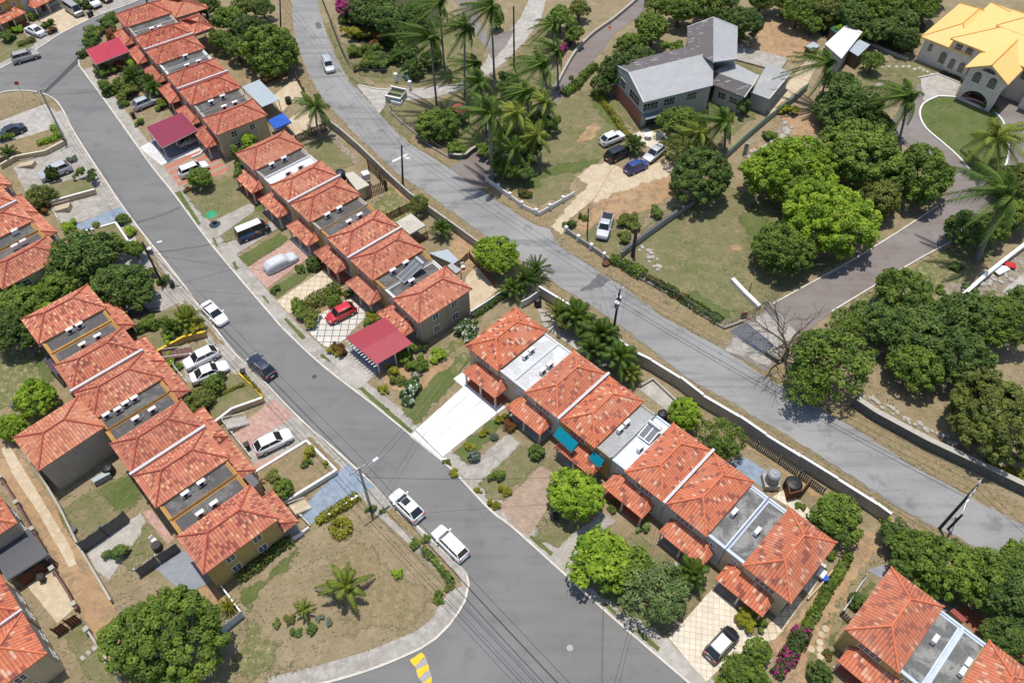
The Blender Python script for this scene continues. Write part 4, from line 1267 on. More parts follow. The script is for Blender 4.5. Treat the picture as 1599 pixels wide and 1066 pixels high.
# --- the estate street
WK = [(-60, 172), (0, 146), (34, 142), (62, 145), (84, 155), (98, 172), (118, 210), (163, 280), (205, 341), (285, 443), (357, 540), (400, 583), (460, 646), (531, 709), (586, 759), (610, 786), (644, 815), (689, 857), (716, 882), (729, 897), (732, 912), (726, 938), (702, 975), (680, 997), (657, 1012), (584, 1043), (500, 1068), (420, 1088)]
EK = [(123, 94.6), (124, 103), (129, 110), (168, 163), (215, 229), (240, 264), (273, 305), (331, 383), (420, 488), (450, 521), (505, 572), (584, 633), (642, 680), (702, 730), (765, 796), (800, 823), (879, 894), (958, 965), (1076, 1066), (1120, 1104)]
NK = [(-60, 139), (0, 108), (22, 96.5), (58, 77.5), (97, 52.5), (151, 26), (200, 8), (240, -8)]
road = [P(*p) for p in WK] + [P(*p) for p in ((420, 1200), (1120, 1260))] + [P(*p) for p in EK[::-1]] + [P(*p) for p in ((135, 66), (150, 46), (185, 26), (215, 14), (290, -20), (240, -8))] + [P(*p) for p in NK[::-1]][1:]
sheet("road", "asphalt", road, 5, 0, world=True)
for k in (WK, EK): kerb(k)
kerb(NK)
S("road_patch", "asphalt_patch", 7, .05, (66, 145), (122, 90), (124, 98), (71, 147))
S("road_patch", "asphalt_patch", 7, .05, (148, 34), (152, 30), (172, 36), (172, 41))
S("road_patch", "asphalt_patch_mid", 7, .08, (212, 346), (250, 335), (281, 322), (282, 326), (250, 339), (214, 350))
S("road_patch", "asphalt_patch_mid", 7, .05, (123, 70), (131, 70), (130, 73), (122, 73))
for c, r_ in (((491, 588), .3), ((890, 1011), .32), ((255, 172), .3)):
    tag(put("manhole_cover", MB().lathe([(r_, .03), (r_ * .97, .034), (.001, .034)], 16).mesh("manhole_cover"), "asphalt_patch" if r_ < .31 else "concrete_old", None, P(*c)), "round manhole cover in the estate street " + ("beside the dark parked SUV", "at the bottom of the picture", "near its upper end")[int(c[0] > 600) + 2 * int(c[0] < 300)], "manhole cover")
# --- pavements and verges of the street
def band(line, a, b, mat, lvl, name="pavement"):
    L = [P(*p) for p in line]; A, B = offset_line(L, a), offset_line(L, b)
    sheet(name, mat, A + B[::-1], lvl, 0, world=True)
band(EK[2:], .1, 1.75, "concrete_old", 3)
band(WK[5:23], -1.9, -.1, "concrete_old", 2)
band(WK[16:], -1.75, -.1, "concrete_old", 3)
band(NK, .1, 1.6, "concrete_old", 2)
for q in ([(273, 301), (281, 298), (314, 349), (310, 352)], [(331, 372), (334, 370), (341, 384), (338, 386)], [(362, 410), (367, 408), (372, 420), (368, 422)], [(409, 463), (412, 461), (421, 472), (418, 474)], [(443, 498), (447, 496), (478, 527), (472, 531)], [(499, 555), (503, 552), (519, 564), (515, 566)], [(560, 607), (566, 604), (645, 672), (640, 678)], [(688, 716), (693, 714), (706, 725), (702, 730)], [(826, 838), (830, 835), (864, 862), (860, 868)], [(941, 942), (947, 940), (963, 955), (960, 961)], [(990, 984), (996, 981), (1031, 1010), (1027, 1017)]):
    sheet("verge", "grass_green", q, 6, .06, .4)
S("verge", "verge", 4, .12, (206, 352), (222, 362), (262, 440), (300, 480), (352, 540), (338, 536), (285, 470), (255, 440), (215, 385))
S("verge", "verge", 4, .12, (478, 684), (485, 682), (533, 729), (528, 738))
S("verge", "verge", 4, .12, (612, 792), (640, 818), (690, 870), (718, 900), (722, 915), (712, 918), (690, 880), (630, 825), (600, 800))
# --- driveways and gardens east of the street
S("driveway", "mosaic_white", 4, .02, (218, 231), (234, 221), (252, 238), (262, 245), (268, 247), (312, 228), (322, 232), (252, 258))
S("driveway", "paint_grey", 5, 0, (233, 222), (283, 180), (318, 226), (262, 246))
S("driveway", "pavers_striped", 4, .02, (255, 259), (318, 233), (358, 262), (352, 272), (293, 287), (281, 294))
S("lawn", "grass_mixed", 4, .25, (283, 300), (330, 278), (362, 273), (396, 318), (335, 350), (318, 341))
S("lawn", "grass_green", 5, .3, (330, 345), (395, 317), (372, 275), (385, 270), (412, 315), (428, 340), (400, 332), (345, 372), (352, 383), (340, 366))
S("driveway", "concrete_old", 6, .02, (318, 353), (389, 318), (397, 321), (397, 330), (337, 373), (330, 372))
S("lawn", "grass_mixed", 5, .2, (341, 365), (408, 327), (424, 345), (353, 383))
S("driveway", "concrete_old", 6, .02, (340, 387), (425, 345), (432, 358), (365, 400), (360, 408))
S("lawn", "grass_green", 5, .2, (370, 402), (437, 361), (456, 373), (386, 419))
S("driveway", "pavers_pink", 6, .02, (386, 418), (454, 375), (485, 400), (417, 450))
S("pavement", "paint_white", 7, .02, (455, 374), (459, 373), (485, 397), (481, 401))
S("driveway", "paint_grey", 5, .02, (460, 373), (500, 360), (520, 395), (486, 398))
S("lawn", "grass_green", 5, .2, (417, 452), (476, 416), (503, 418), (432, 468))
S("driveway", "tile_cream", 6, .02, (432, 470), (508, 419), (533, 443), (452, 490))
S("lawn", "soil", 5, .2, (452, 490), (533, 443), (548, 455), (480, 512))
S("driveway", "tile_diamond", 6, .02, (478, 514), (500, 490), (546, 466), (578, 488), (522, 545), (505, 540))
S("driveway", "concrete", 6, .02, (505, 552), (522, 545), (541, 543), (588, 583), (565, 604), (558, 606))
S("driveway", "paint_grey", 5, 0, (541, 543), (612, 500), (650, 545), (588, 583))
S("lawn", "soil", 4, .3, (585, 588), (630, 560), (700, 552), (716, 575), (640, 632))
S("lawn", "grass_green", 5, .4, (622, 640), (650, 612), (688, 578), (722, 545), (740, 560), (712, 600), (705, 606), (648, 668))
S("lawn", "grass_worn", 6, .5, (695, 575), (725, 548), (738, 560), (726, 578), (705, 590))
S("lawn", "grass_worn", 4, .4, (630, 575), (700, 535), (750, 490), (762, 485), (725, 540), (690, 565), (660, 580))
S("driveway", "paint_white", 7, .02, (649, 671), (723, 604), (708, 591), (724, 580), (790, 636), (782, 641), (691, 713))
S("driveway", "paint_white", 7, .02, (640, 681), (648, 673), (690, 714), (699, 716), (694, 724))
S("lawn", "grass_green", 5, .25, (702, 706), (776, 645), (790, 662), (738, 716), (728, 727))
S("driveway", "concrete_old", 6, .15, (717, 746), (741, 720), (794, 678), (813, 692), (780, 725), (738, 760))
S("lawn", "grass_mixed", 4, .4, (739, 760), (813, 692), (850, 700), (880, 740), (866, 745), (845, 728), (780, 790))
S("driveway", "pavers_brown", 6, .03, (778, 792), (815, 757), (843, 728), (866, 740), (858, 790), (826, 836), (812, 830))
S("lawn", "grass_mixed", 5, .3, (828, 838), (862, 800), (905, 820), (950, 800), (890, 850), (870, 862))
S("driveway", "concrete_old", 6, .1, (862, 868), (890, 836), (940, 800), (962, 812), (925, 840), (880, 884))
S("lawn", "grass_mixed", 4, .3, (880, 886), (930, 840), (1000, 830), (1110, 920), (1042, 994), (960, 950))
S("driveway", "tile_light", 6, .02, (1044, 996), (1112, 919), (1146, 945), (1172, 990), (1190, 998), (1130, 1038), (1102, 1064))
S("driveway", "concrete", 6, .02, (1020, 1016), (1040, 994), (1102, 1062), (1086, 1072))
S("path", "tile_cream", 7, .05, (1183, 994), (1195, 980), (1246, 929), (1255, 937), (1225, 980), (1209, 998), (1192, 1004))
S("lawn", "soil", 3, .4, (1200, 1000), (1260, 930), (1300, 880), (1345, 832), (1395, 812), (1402, 838), (1358, 880), (1330, 930), (1300, 990), (1275, 1070), (1210, 1070))
S("lawn", "grass_green", 4, .4, (1290, 1000), (1345, 915), (1380, 900), (1320, 985), (1300, 1030))
S("path", "grass_worn", 5, .3, (1268, 1000), (1330, 900), (1338, 905), (1290, 990), (1265, 1066), (1250, 1066))
for q in ((1289, 981), (1283, 990), (1280, 1002), (1267, 1013), (1280, 1013), (1281, 1024)):
    c = P(*q); tag(put("stepping_stone", cached('stst', lambda: MB().lathe([(.34, 0), (.33, .05), (.001, .05)], 12).mesh("stepping_stone")), "concrete_tan", None, c), "round stepping stone set in the track grass beside the pink flowering hedge", "stepping stone", "round stepping stones in the track")
S("path", "tile_light", 5, .02, (1277, 874), (1291, 882), (1264, 929), (1250, 915))
S("driveway", "paint_blue", 4, 0, (1140, 722), (1163, 713), (1200, 737), (1195, 762), (1170, 750))
S("driveway", "tile_light", 4, 0, (1206, 776), (1226, 762), (1270, 800), (1262, 815), (1235, 792))
S("driveway", "concrete", 4, .02, (996, 606), (1018, 594), (1054, 626), (1040, 640))
S("ground", "soil", 3, .2, (1018, 590), (1080, 630), (1150, 680), (1230, 735), (1290, 775), (1345, 812), (1330, 822), (1260, 770), (1180, 710), (1080, 640))
S("driveway", "concrete", 4, .02, (838, 480), (890, 500), (960, 560), (940, 575), (850, 510))
S("driveway", "concrete_tan", 4, .02, (728, 432), (745, 414), (782, 450), (736, 487), (720, 470))
S("ground", "soil", 3, .3, (690, 400), (716, 365), (745, 385), (742, 420), (715, 430))
S("ground", "grass_worn", 3, .4, (572, 330), (612, 285), (640, 310), (668, 345), (640, 352), (600, 345))
S("ground", "soil", 4, .3, (600, 285), (615, 280), (655, 318), (645, 326), (625, 310))
S("lawn", "grass_mixed", 3, .4, (468, 225), (515, 210), (562, 255), (525, 268), (500, 258))
S("ground", "rubble", 4, .2, (505, 207), (520, 205), (560, 250), (555, 262), (535, 240))
S("driveway", "concrete_tan", 4, .02, (424, 152), (460, 122), (478, 150), (450, 165), (440, 176))
S("driveway", "concrete_tan", 4, .02, (447, 190), (476, 166), (505, 200), (462, 212))
S("ground", "soil", 3, .3, (372, 125), (395, 112), (412, 125), (390, 135))
S("driveway", "tile_terracotta", 3, 0, (1480, 950), (1510, 948), (1600, 1000), (1599, 1066), (1540, 1000))
S("driveway", "paint_grey", 4, 0, (1355, 890), (1380, 880), (1490, 950), (1470, 960))
# --- west of the street
S("lawn", "grass_mixed", 2, .3, (-40, 60), (20, 45), (36, 48), (60, 76), (20, 94), (-40, 125))
S("driveway", "concrete_tan", 4, .02, (58, 31), (98, 12), (120, 26), (145, 31), (98, 52), (80, 42))
S("driveway", "concrete_old", 4, .05, (34, 46), (58, 33), (94, 53), (60, 76))
S("driveway", "concrete_old", 4, .05, (146, 22), (165, 5), (190, -10), (205, 2), (160, 22))
S("lawn", "verge", 4, .2, (-40, 175), (10, 152), (62, 150), (75, 162), (40, 172), (-40, 205))
S("driveway", "concrete", 5, .06, (-40, 205), (70, 163), (86, 172), (108, 212), (100, 222), (88, 200), (30, 218), (-40, 245))
S("driveway", "concrete_old", 4, .1, (20, 262), (70, 240), (112, 222), (146, 272), (140, 282), (66, 292), (40, 300))
S("driveway", "concrete_old", 5, .05, (80, 320), (158, 299), (172, 300), (192, 322), (118, 350), (92, 350))
S("driveway", "paint_blue", 6, .02, (116, 352), (189, 322), (205, 343), (181, 348), (131, 362))
S("driveway", "concrete_old", 4, .1, (165, 392), (218, 384), (240, 410), (250, 430), (200, 450), (180, 430))
S("driveway", "concrete_old", 5, .05, (198, 474), (232, 460), (263, 446), (290, 468), (252, 486), (206, 492))
S("driveway", "concrete_old", 5, .05, (284, 559), (318, 545), (340, 537), (370, 572), (356, 586), (330, 605), (291, 596))
S("driveway", "pavers_pink", 6, .02, (362, 674), (429, 622), (458, 648), (442, 662), (400, 684), (385, 702), (374, 690))
S("driveway", "concrete_old", 5, .02, (384, 702), (402, 684), (458, 650), (478, 686), (400, 735))
S("driveway", "pavers_pink", 6, .02, (388, 735), (398, 722), (440, 708), (404, 738))
S("driveway", "paint_blue", 6, .02, (464, 800), (520, 744), (544, 724), (584, 760), (512, 796), (486, 818))
# --- vacant lot
S("ground", "grass_green", 2, .6, (372, 925), (430, 880), (470, 848), (478, 862), (430, 905), (395, 950), (372, 960))
S("ground", "grass_worn", 1, 1.0, (380, 960), (440, 990), (470, 1066), (350, 1066), (360, 1000))
S("ground", "verge", 1, .8, (500, 880), (560, 830), (640, 900), (690, 930), (640, 985), (540, 1000))
for a, b in (((672, 692), (756, 622)), ((660, 681), (735, 613)), ((649, 671), (691, 713))):
    d = Vector((P(*b).x - P(*a).x, P(*b).y - P(*a).y, 0)).normalized(); s = Vector((-d.y, d.x, 0)) * .02
    sheet("driveway_joint", "concrete_old", [P(*a) + s, P(*b) + s, P(*b) - s, P(*a) - s], 9, world=True)
# --- speed hump
for k, q in enumerate((((640, 1030), (658, 1018), (664, 1024), (648, 1040)), ((648, 1040), (664, 1024), (668, 1036), (652, 1046)), ((650, 1046), (668, 1036), (670, 1044), (654, 1058)), ((654, 1058), (670, 1044), (674, 1056), (660, 1066)), ((660, 1066), (674, 1056), (674, 1072), (662, 1076)))):
    S("road_marking", "paint_yellow" if k % 2 == 0 else "hump_grey", 8, .04, *q, step=.2)
S("road_marking", "paint_white", 7, .03, (612, 251), (636, 240), (637, 242), (613, 254))
S("road_marking", "paint_white", 7, .02, (633, 246), (640, 246), (640, 248), (633, 248))
# --- yards behind the left row and the lane
S("ground", "grass_worn", 2, .3, (-20, 560), (20, 545), (58, 555), (88, 590), (70, 612), (40, 625), (-20, 650))
S("lawn", "grass_green", 3, .3, (48, 552), (62, 545), (90, 588), (74, 600), (60, 590))
S("lawn", "grass_mixed", 3, .25, (88, 800), (150, 755), (205, 735), (228, 770), (200, 800), (125, 850), (105, 835))
S("lawn", "grass_green", 4, .3, (150, 765), (205, 738), (228, 770), (200, 795), (175, 800))
S("lawn", "grass_green", 4, .3, (88, 800), (105, 800), (125, 840), (122, 850), (104, 832))
S("driveway", "concrete", 4, .03, (135, 862), (220, 800), (230, 820), (170, 905), (150, 890))
S("lawn", "grass_mixed", 4, .2, (185, 880), (228, 812), (262, 846), (255, 858), (205, 895))
S("driveway", "pavers_pink", 4, .02, (222, 800), (236, 795), (272, 840), (262, 850))
S("driveway", "paint_grey", 5, .02, (240, 885), (288, 858), (336, 905), (290, 928))
S("ground", "soil", 4, .2, (290, 928), (336, 905), (360, 935), (330, 955), (318, 940))
S("lawn", "grass_mixed", 4, .2, (325, 955), (360, 935), (378, 955), (342, 990))
S("path", "soil", 2, .06, (-10, 690), (16, 686), (70, 765), (120, 850), (165, 925), (200, 985), (225, 1070), (190, 1070), (150, 1000), (112, 935), (85, 872), (50, 812), (0, 742))
S("path", "concrete_tan", 3, .04, (2, 700), (14, 694), (60, 770), (108, 850), (120, 880), (108, 885), (60, 800), (20, 740))
S("driveway", "concrete_tan", 5, .03, (42, 914), (80, 888), (118, 948), (90, 973))
S("lawn", "grass_mixed", 4, .15, (100, 995), (130, 968), (160, 1015), (192, 1070), (140, 1070), (120, 1030))
for q in ((129, 1026), (138, 1018), (147, 1011)):
    sheet("path", "concrete", [(q[0] - 5, q[1]), (q[0], q[1] - 4), (q[0] + 5, q[1]), (q[0], q[1] + 5)], 7)
# --- main road
LK = [(440, -30), (455, 0), (459, 52), (476, 105), (502, 152), (557, 212), (622, 272), (663, 299), (749, 362), (800, 398), (852, 433), (958, 500), (1010, 540), (1063, 583), (1180, 651), (1220, 674), (1272, 706), (1390, 783), (1416, 800), (1482, 832), (1583, 885), (1660, 925)]
RK = [(485, -30), (495, 0), (505, 39), (523, 87), (547, 131), (558, 140), (592, 178), (594, 180), (636, 223), (689, 255), (740, 290), (800, 330), (829, 348), (858, 358), (874, 385), (916, 412), (984, 456), (1036, 496), (1089, 524), (1130, 545), (1180, 580), (1250, 620), (1319, 660), (1416, 722), (1508, 772), (1560, 800), (1660, 850)]
S("verge", "verge", 2, .35, *LK[:12], *[(x - 14, y + 8) for x, y in LK[:12][::-1]])
S("verge", "verge", 2, .35, *LK[10:], *[(x - 12, y + 14) for x, y in LK[10:][::-1]])
S("verge", "grass_mixed", 2, .35, *RK[2:12], *[(x + 14, y - 14) for x, y in RK[2:12][::-1]])
S("verge", "verge", 3, .35, *RK[8:], *[(x + 14, y - 26) for x, y in RK[8:][::-1]])
S("verge", "grass_green", 4, .3, (497, 5), (512, 40), (548, 118), (560, 128), (612, 136), (560, 133), (545, 125), (520, 75))
S("verge", "grass_green", 4, .25, (592, 178), (602, 168), (604, 190), (640, 220), (680, 246), (636, 221))
sheet("road", "asphalt_pale", rough_edge([P(*p) for p in LK + RK[::-1]], .6, .14, random.Random(3)), 6, 0, world=True)
S("road_patch", "asphalt_patch_mid", 8, .1, (492, 36), (500, 36), (503, 44), (495, 46))
S("road_patch", "asphalt_patch_mid", 8, .1, (850, 418), (858, 415), (868, 425), (862, 430))
S("road_patch", "asphalt_patch_mid", 8, .25, (905, 455), (935, 427), (955, 438), (940, 448))
# --- side drives
S("driveway", "concrete", 7, .1, (556, 133), (600, 140), (650, 139), (715, 131), (757, 100), (770, 70), (790, 55), (812, 30), (830, -10), (855, -10), (845, 30), (822, 62), (790, 96), (760, 119), (722, 141), (675, 153), (605, 161), (592, 178))
S("driveway", "asphalt_drive", 8, .12, (700, -20), (742, -20), (748, 30), (764, 60), (790, 50), (805, 45), (790, 72), (770, 95), (755, 70), (735, 45))
S("driveway", "asphalt_drive", 7, .1, (1000, -10), (1026, -10), (997, 26), (963, 50), (934, 87), (913, 110), (879, 151), (830, 197), (775, 262), (752, 296), (700, 262), (735, 240), (800, 188), (866, 142), (895, 89), (923, 58))
S("driveway", "concrete_tan", 7, .25, (856, 354), (876, 372), (890, 345), (925, 318), (965, 308), (1000, 322), (1046, 296), (1062, 268), (1040, 248), (1008, 262), (985, 272), (955, 252), (926, 256), (897, 276), (917, 290), (898, 306))
S("ground", "soil", 8, .6, (925, 322), (960, 300), (1000, 285), (1045, 270), (1065, 280), (1056, 308), (1020, 330), (975, 348), (940, 352), (905, 360), (900, 340))
S("driveway", "asphalt_drive", 7, .08, (1130, 545), (1150, 515), (1206, 475), (1335, 404), (1464, 323), (1478, 300), (1440, 250), (1400, 215), (1392, 195), (1414, 150), (1440, 130), (1500, 135), (1560, 150), (1640, 170), (1640, 300), (1590, 300), (1521, 340), (1487, 377), (1435, 405), (1364, 447), (1298, 487), (1230, 540), (1195, 580))
S("driveway", "concrete_old", 8, .3, (1128, 548), (1150, 518), (1195, 484), (1230, 500), (1250, 520), (1200, 575))
S("driveway", "concrete", 8, .04, (1437, 123), (1464, 117), (1500, 131), (1490, 152), (1464, 151), (1442, 158))
LAWN = [(1464, 151), (1442, 162), (1436, 179), (1445, 200), (1470, 222), (1495, 244), (1521, 272), (1545, 278), (1562, 272), (1573, 248), (1573, 215), (1562, 185), (1530, 160), (1490, 152)]
S("lawn", "grass_green", 9, .05, *LAWN)
kerb(LAWN + LAWN[:1], .25, .16, "trim_white")
kerb([(1206, 475), (1270, 440), (1335, 404), (1400, 364), (1464, 322)], .2, .14, "kerb")
kerb([(1298, 487), (1364, 447), (1436, 404), (1487, 377)], .2, .14, "kerb")
kerb([(560, 133), (590, 140), (612, 139)], .2, .15, "kerb")
kerb([(866, 141), (895, 88), (923, 57), (960, 30), (1000, -4)], .4, .6, "wall_concrete")
S("driveway", "concrete_tan", 5, .08, (1195, 170), (1230, 130), (1262, 90), (1285, 75), (1300, 60), (1312, 70), (1270, 112), (1262, 130), (1215, 165), (1206, 180))
S("driveway", "tile_light", 8, 0, (985, 212), (1010, 200), (1035, 215), (1020, 232), (1000, 225))
for q in ((1377, 104), (1388, 104), (1400, 104), (1410, 104), (1419, 104), (1428, 108), (1436, 106), (1442, 109), (1448, 112), (1455, 116)):
    sheet("path", "concrete", [(q[0] - 4, q[1]), (q[0], q[1] - 2), (q[0] + 4, q[1]), (q[0], q[1] + 2.4)], 8)
for q in ((1372, 132), (1378, 129)):
    sheet("path", "concrete", [(q[0] - 5, q[1] + 1), (q[0], q[1] - 3), (q[0] + 5, q[1]), (q[0] - 1, q[1] + 4)], 8)

# ================================================================ raised gardens west of the street
def terrace(px, h, mat, edge, wall, label, cap="trim_white", h_out=None):
    poly = [P(x, y, h) for x, y in px]
    poly = [Vector((p.x, p.y, 0)) for p in poly]
    o = sheet("lawn", mat, poly, 3, 0, world=True); o.location.z = h
    tag(put("garden_bank", MB().prism([(p.x, p.y) for p in poly], -.1, h - .006).mesh("garden_bank"), "soil"), kind='structure')
    wall_line(edge, h + .08, .2, wall, label, "retaining_wall", "wall", z_at=h, cap=cap)
terrace([(0, 226), (81, 201), (99, 221), (70, 236), (22, 243), (-30, 256), (-40, 240)], .7, "verge", [(99, 221), (70, 236), (22, 245), (0, 258)], "wall_cream", "cream retaining wall below the hedged garden at the far left edge", "trim_cream")
terrace([(66, 292), (113, 280), (140, 282), (148, 296), (79, 315)], .8, "grass_mixed", [(79, 315), (115, 305), (148, 296)], "wall_cream", "cream retaining wall with white coping beside the silver SUV's drive")
terrace([(131, 362), (181, 348), (200, 376), (168, 387), (140, 385)], .6, "grass_mixed", [(131, 362), (181, 348), (200, 376)], "wall_grey", "white topped low wall edging the lawn by the blue ramp")
terrace([(165, 388), (205, 376), (215, 384), (172, 394)], .5, "verge", [(168, 388), (207, 376)], "wall_cream", "short cream retaining wall under the dark trees beside the leaning thin tree")
terrace([(200, 500), (290, 478), (321, 518), (286, 526), (244, 549), (215, 530)], .9, "grass_mixed", [(244, 549), (286, 526), (321, 518)], "wall_mustard", "tan retaining wall with yellow coping above the two white cars", "paint_yellow")
terrace([(335, 659), (362, 638), (410, 621), (394, 602), (373, 583), (340, 592), (322, 628)], .8, "grass_mixed", [(335, 659), (362, 638), (410, 621)], "wall_cream", "cream retaining wall curving above the pink brick drive")
wall_line([(410, 620), (394, 602), (373, 583)], 1.05, .18, "paint_yellow", "yellow painted garden wall facing the street near the dark SUV", "garden_wall", z_at=.9)
terrace([(400, 736), (479, 688), (525, 734), (455, 777), (428, 790)], .7, "verge", [(400, 736), (479, 688), (525, 734), (455, 777), (430, 788)], "trim_cream", "white coped retaining wall boxing in the garden above the blue drive")
wall_line([(512, 808), (560, 776)], .5, .18, "wall_cream", "low cream wall between blue drive and vacant lot", "garden_wall", cap="trim_white")
def stairs(a, b, w_, rise, label, mat="concrete_tan", n=6):
    """flight from foot a to head b"""
    A, B = P(*a), P(*b, rise); A.z = 0; d = Vector((B.x - A.x, B.y - A.y, 0)); L = d.length; d.normalize(); s = Vector((-d.y, d.x, 0))
    t = thing("garden_steps", label, "steps", A, 0)
    mb = MB()
    for k in range(n):
        z = rise * (k + 1) / n
        mb.obox(d * (L * (k + .5) / n) + Vector((0, 0, z / 2)), d * (L / n / 2 - .001), s * w_ / 2, Vector((0, 0, z / 2)))
    put("flight", mb.mesh("flight"), mat, t)
    hb = MB()
    for sg in (-1, 1): hb.bar(s * sg * w_ / 2 + Vector((0, 0, .5)), d * L + s * sg * w_ / 2 + Vector((0, 0, rise + .5)), .05, .05)
    put("handrail", hb.mesh("handrail"), "trim_white", t)
stairs((84, 327), (108, 320), 1.2, .8, "tan garden steps beside the red leaved shrub", n=6)
stairs((30, 258), (52, 254), 1.1, .7, "tan garden steps at the far left beside the young palm")
stairs((386, 655), (352, 663), 1.5, .9, "stone garden steps with white railing above the pink brick drive", "concrete_old")
stairs((481, 786), (456, 796), 1.4, .8, "tan garden steps down to the blue painted drive", "concrete_tan")
stairs((300, 549), (254, 555), 1.3, .9, "brown garden steps with white rail below the yellow coped wall", "wall_pink")
# ================================================================ terraced houses
A0, A5 = [(182.2,23.8),(199.9,43.9),(267,20.1),(248,1)], [(320.6,190.6),(343.8,217.6),(420.4,184.6),(398.6,158.3)]
B0, B5 = [(367.2,241.8),(398.6,268.1),(473.5,229.1),(444.1,201.2)], [(614.4,467.2),(653.8,503.8),(734.5,449.4),(694.1,415.6)]
C0, C5 = [(728.3,541),(778.3,580.4),(853.8,516),(805,478)], [(1154.6,878),(1226,941),(1304.8,839.8),(1230,791)]
D0 = [(1317,986),(1404,1055.5),(1477.4,944.4),(1393.4,881.6)]
F0, F5 = [(32.1,499.5),(62.8,538.7),(166.1,480.8),(135.8,441.6)], [(271.9,839.8),(321.8,897.6),(439.6,812.4),(394.9,760)]
def named(row, feats):
    return lambda i: "%s townhouse from the top of the %s" % (feats.get(i, ORD[i]), row)
c, th = row_frame(A0, A5)
block('A', c, th, range(6), named("far row with red and maroon carports", {}), "townhouses of the far middle row", wall="wall_cream", tiles="clay_red", cap="clay_cap", felt="felt_dark", para=["parapet_grey", "parapet_grey", "parapet_white", "parapet_white", "parapet_grey", "parapet_grey"], strip="parapet_white")
c, th = row_frame(B0, B5)
block('B', c, th, range(6), named("middle row above the red car", {}), "townhouses of the middle row", wall=["wall_cream", "wall_cream", "wall_yellow", "wall_cream", "wall_yellow", "wall_taupe"], tiles="clay_mixed", cap="clay_cap", felt=["felt_dark", "felt_white", "felt_dark", "felt_dark", "felt_dark", "felt_dark"], para=["parapet_grey", "parapet_white", "parapet_grey", "parapet_rust", "parapet_rust", "parapet_white"], strip="parapet_white")
c, th = row_frame(C0, C5)
block('C', c, th, range(6), named("row beside the bright white driveway", {}), "townhouses of the lower middle row", wall=["wall_cream", "wall_grey", "wall_yellow", "wall_grey", "wall_grey", "wall_cream"], tiles="clay_orange", cap="clay_cap_orange", felt=["felt_pale", "felt_pale", "felt_grey", "felt_white", "felt_mottled", "felt_mottled"], para=["parapet_white", "parapet_white", "parapet_grey", "parapet_blue", "parapet_blue", "parapet_blue"], strip="parapet_white")
c, th = row_frame(D0, None, R(-45.6))
block('D', c, th, range(2), named("bottom right corner row", {}), "townhouses of the bottom right row", wall="wall_mustard", tiles="clay_orange", cap="clay_cap_orange", felt="felt_mottled", para="parapet_blue", strip="parapet_white")
c, th = row_frame(F0, F5)
PF = [(a, b, 1.8, 3.45, 2.55) for a, b in ((2.55, 5.9), (-1.1, 5.2), (1.65, 5.9), (-1.0, 5.4), (1.6, 5.6), (-.7, 5.0))]
block('F', c, th, range(6), named("left row above the vacant lot", {}), "townhouses of the left row", wall=["wall_cream", "wall_cream", "wall_cream", "wall_taupe", "wall_cream", "wall_mustard"], tiles="clay_mixed", cap="clay_cap", felt="felt_dark", para="parapet_rust", strip="parapet_white", flip=True, porch=PF)
# row at the left edge: anchored on the far corner of its last house
th = R(-44); U = Vector((math.cos(th), math.sin(th), 0)); V = Vector((-U.y, U.x, 0))
T6 = P(75, 367, 4.6); T6.z = 0
cE = T6 - V * 4.23 + U * 2.6 - U * OFFS[5]
block('E', cE, th, (2, 3, 4, 5), named("left edge row behind the dark trees", {2: "topmost visible", 3: "second visible", 4: "third visible", 5: "lowest"}), "townhouses of the left edge row", wall="wall_cream", tiles="clay_mixed", cap="clay_cap", felt="felt_dark", para="parapet_rust", strip="parapet_white", flip=True, porch=PF)
# bottom left corner row (its back is to the sandy lane): houses without flat halves in view
th = R(-45.5); U = Vector((math.cos(th), math.sin(th), 0)); V = Vector((-U.y, U.x, 0))
R3 = P(73.5, 1019.8, 4.6); R3.z = 0
g3 = R3 - V * 4.23 - U * 2.75
def nf_unit(c, th, label, wall, party, endside):
    t = thing("townhouse", label, "townhouse", (c.x, c.y, 0), th, "townhouses of the bottom left row")
    x0, x1 = (-2.44 if party < 0 else -2.75), (2.44 if party > 0 else 2.75)
    r, cp = hip(x0, x1, -4.23, 4.23, 4.6, 1.45, 2.5)
    put("roof", r.mesh("roof"), "clay_orange", t); put("ridge_cap", cp.mesh("ridge_cap"), "clay_cap_orange", t)
    put("wall", MB().box(x0 + .1, x1 - .25, -3.93, 3.93, -.3, 4.46).mesh("wall"), wall, t)
    if endside:
        q = MB(); q.box(-2.6, -2.47, -4.33, 4.33, 4.2, 4.93); q.box(-2.63, -2.44, -4.35, 4.35, 4.931, 5.0)
        put("party_wall", q.mesh("party_wall"), "parapet_white", t)
    for z in (1.2, 3.5):
        for x in (-1.1, 1.1): window(t, (x, 3.96, z), 'y+', 1.1, .85)
        if endside: window(t, (x1 - .22, 1.4, z), 'x+', .85, .95); window(t, (x1 - .22, -1.6, z), 'x+', .85, .95)
    return t
nf_unit(g3, th, "end townhouse in the bottom left corner with bare cream end wall", "wall_cream", -1, True)
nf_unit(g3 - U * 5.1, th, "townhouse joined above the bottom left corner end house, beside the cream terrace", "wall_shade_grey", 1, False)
g1 = P(27, 815.4, 4.6) - V * 4.23 - U * 2.7; g1.z = 0
nf_unit(g1, th, "townhouse at the left edge beside the dark slatted yard and sandy lane", "wall_shade_grey", -1, False)
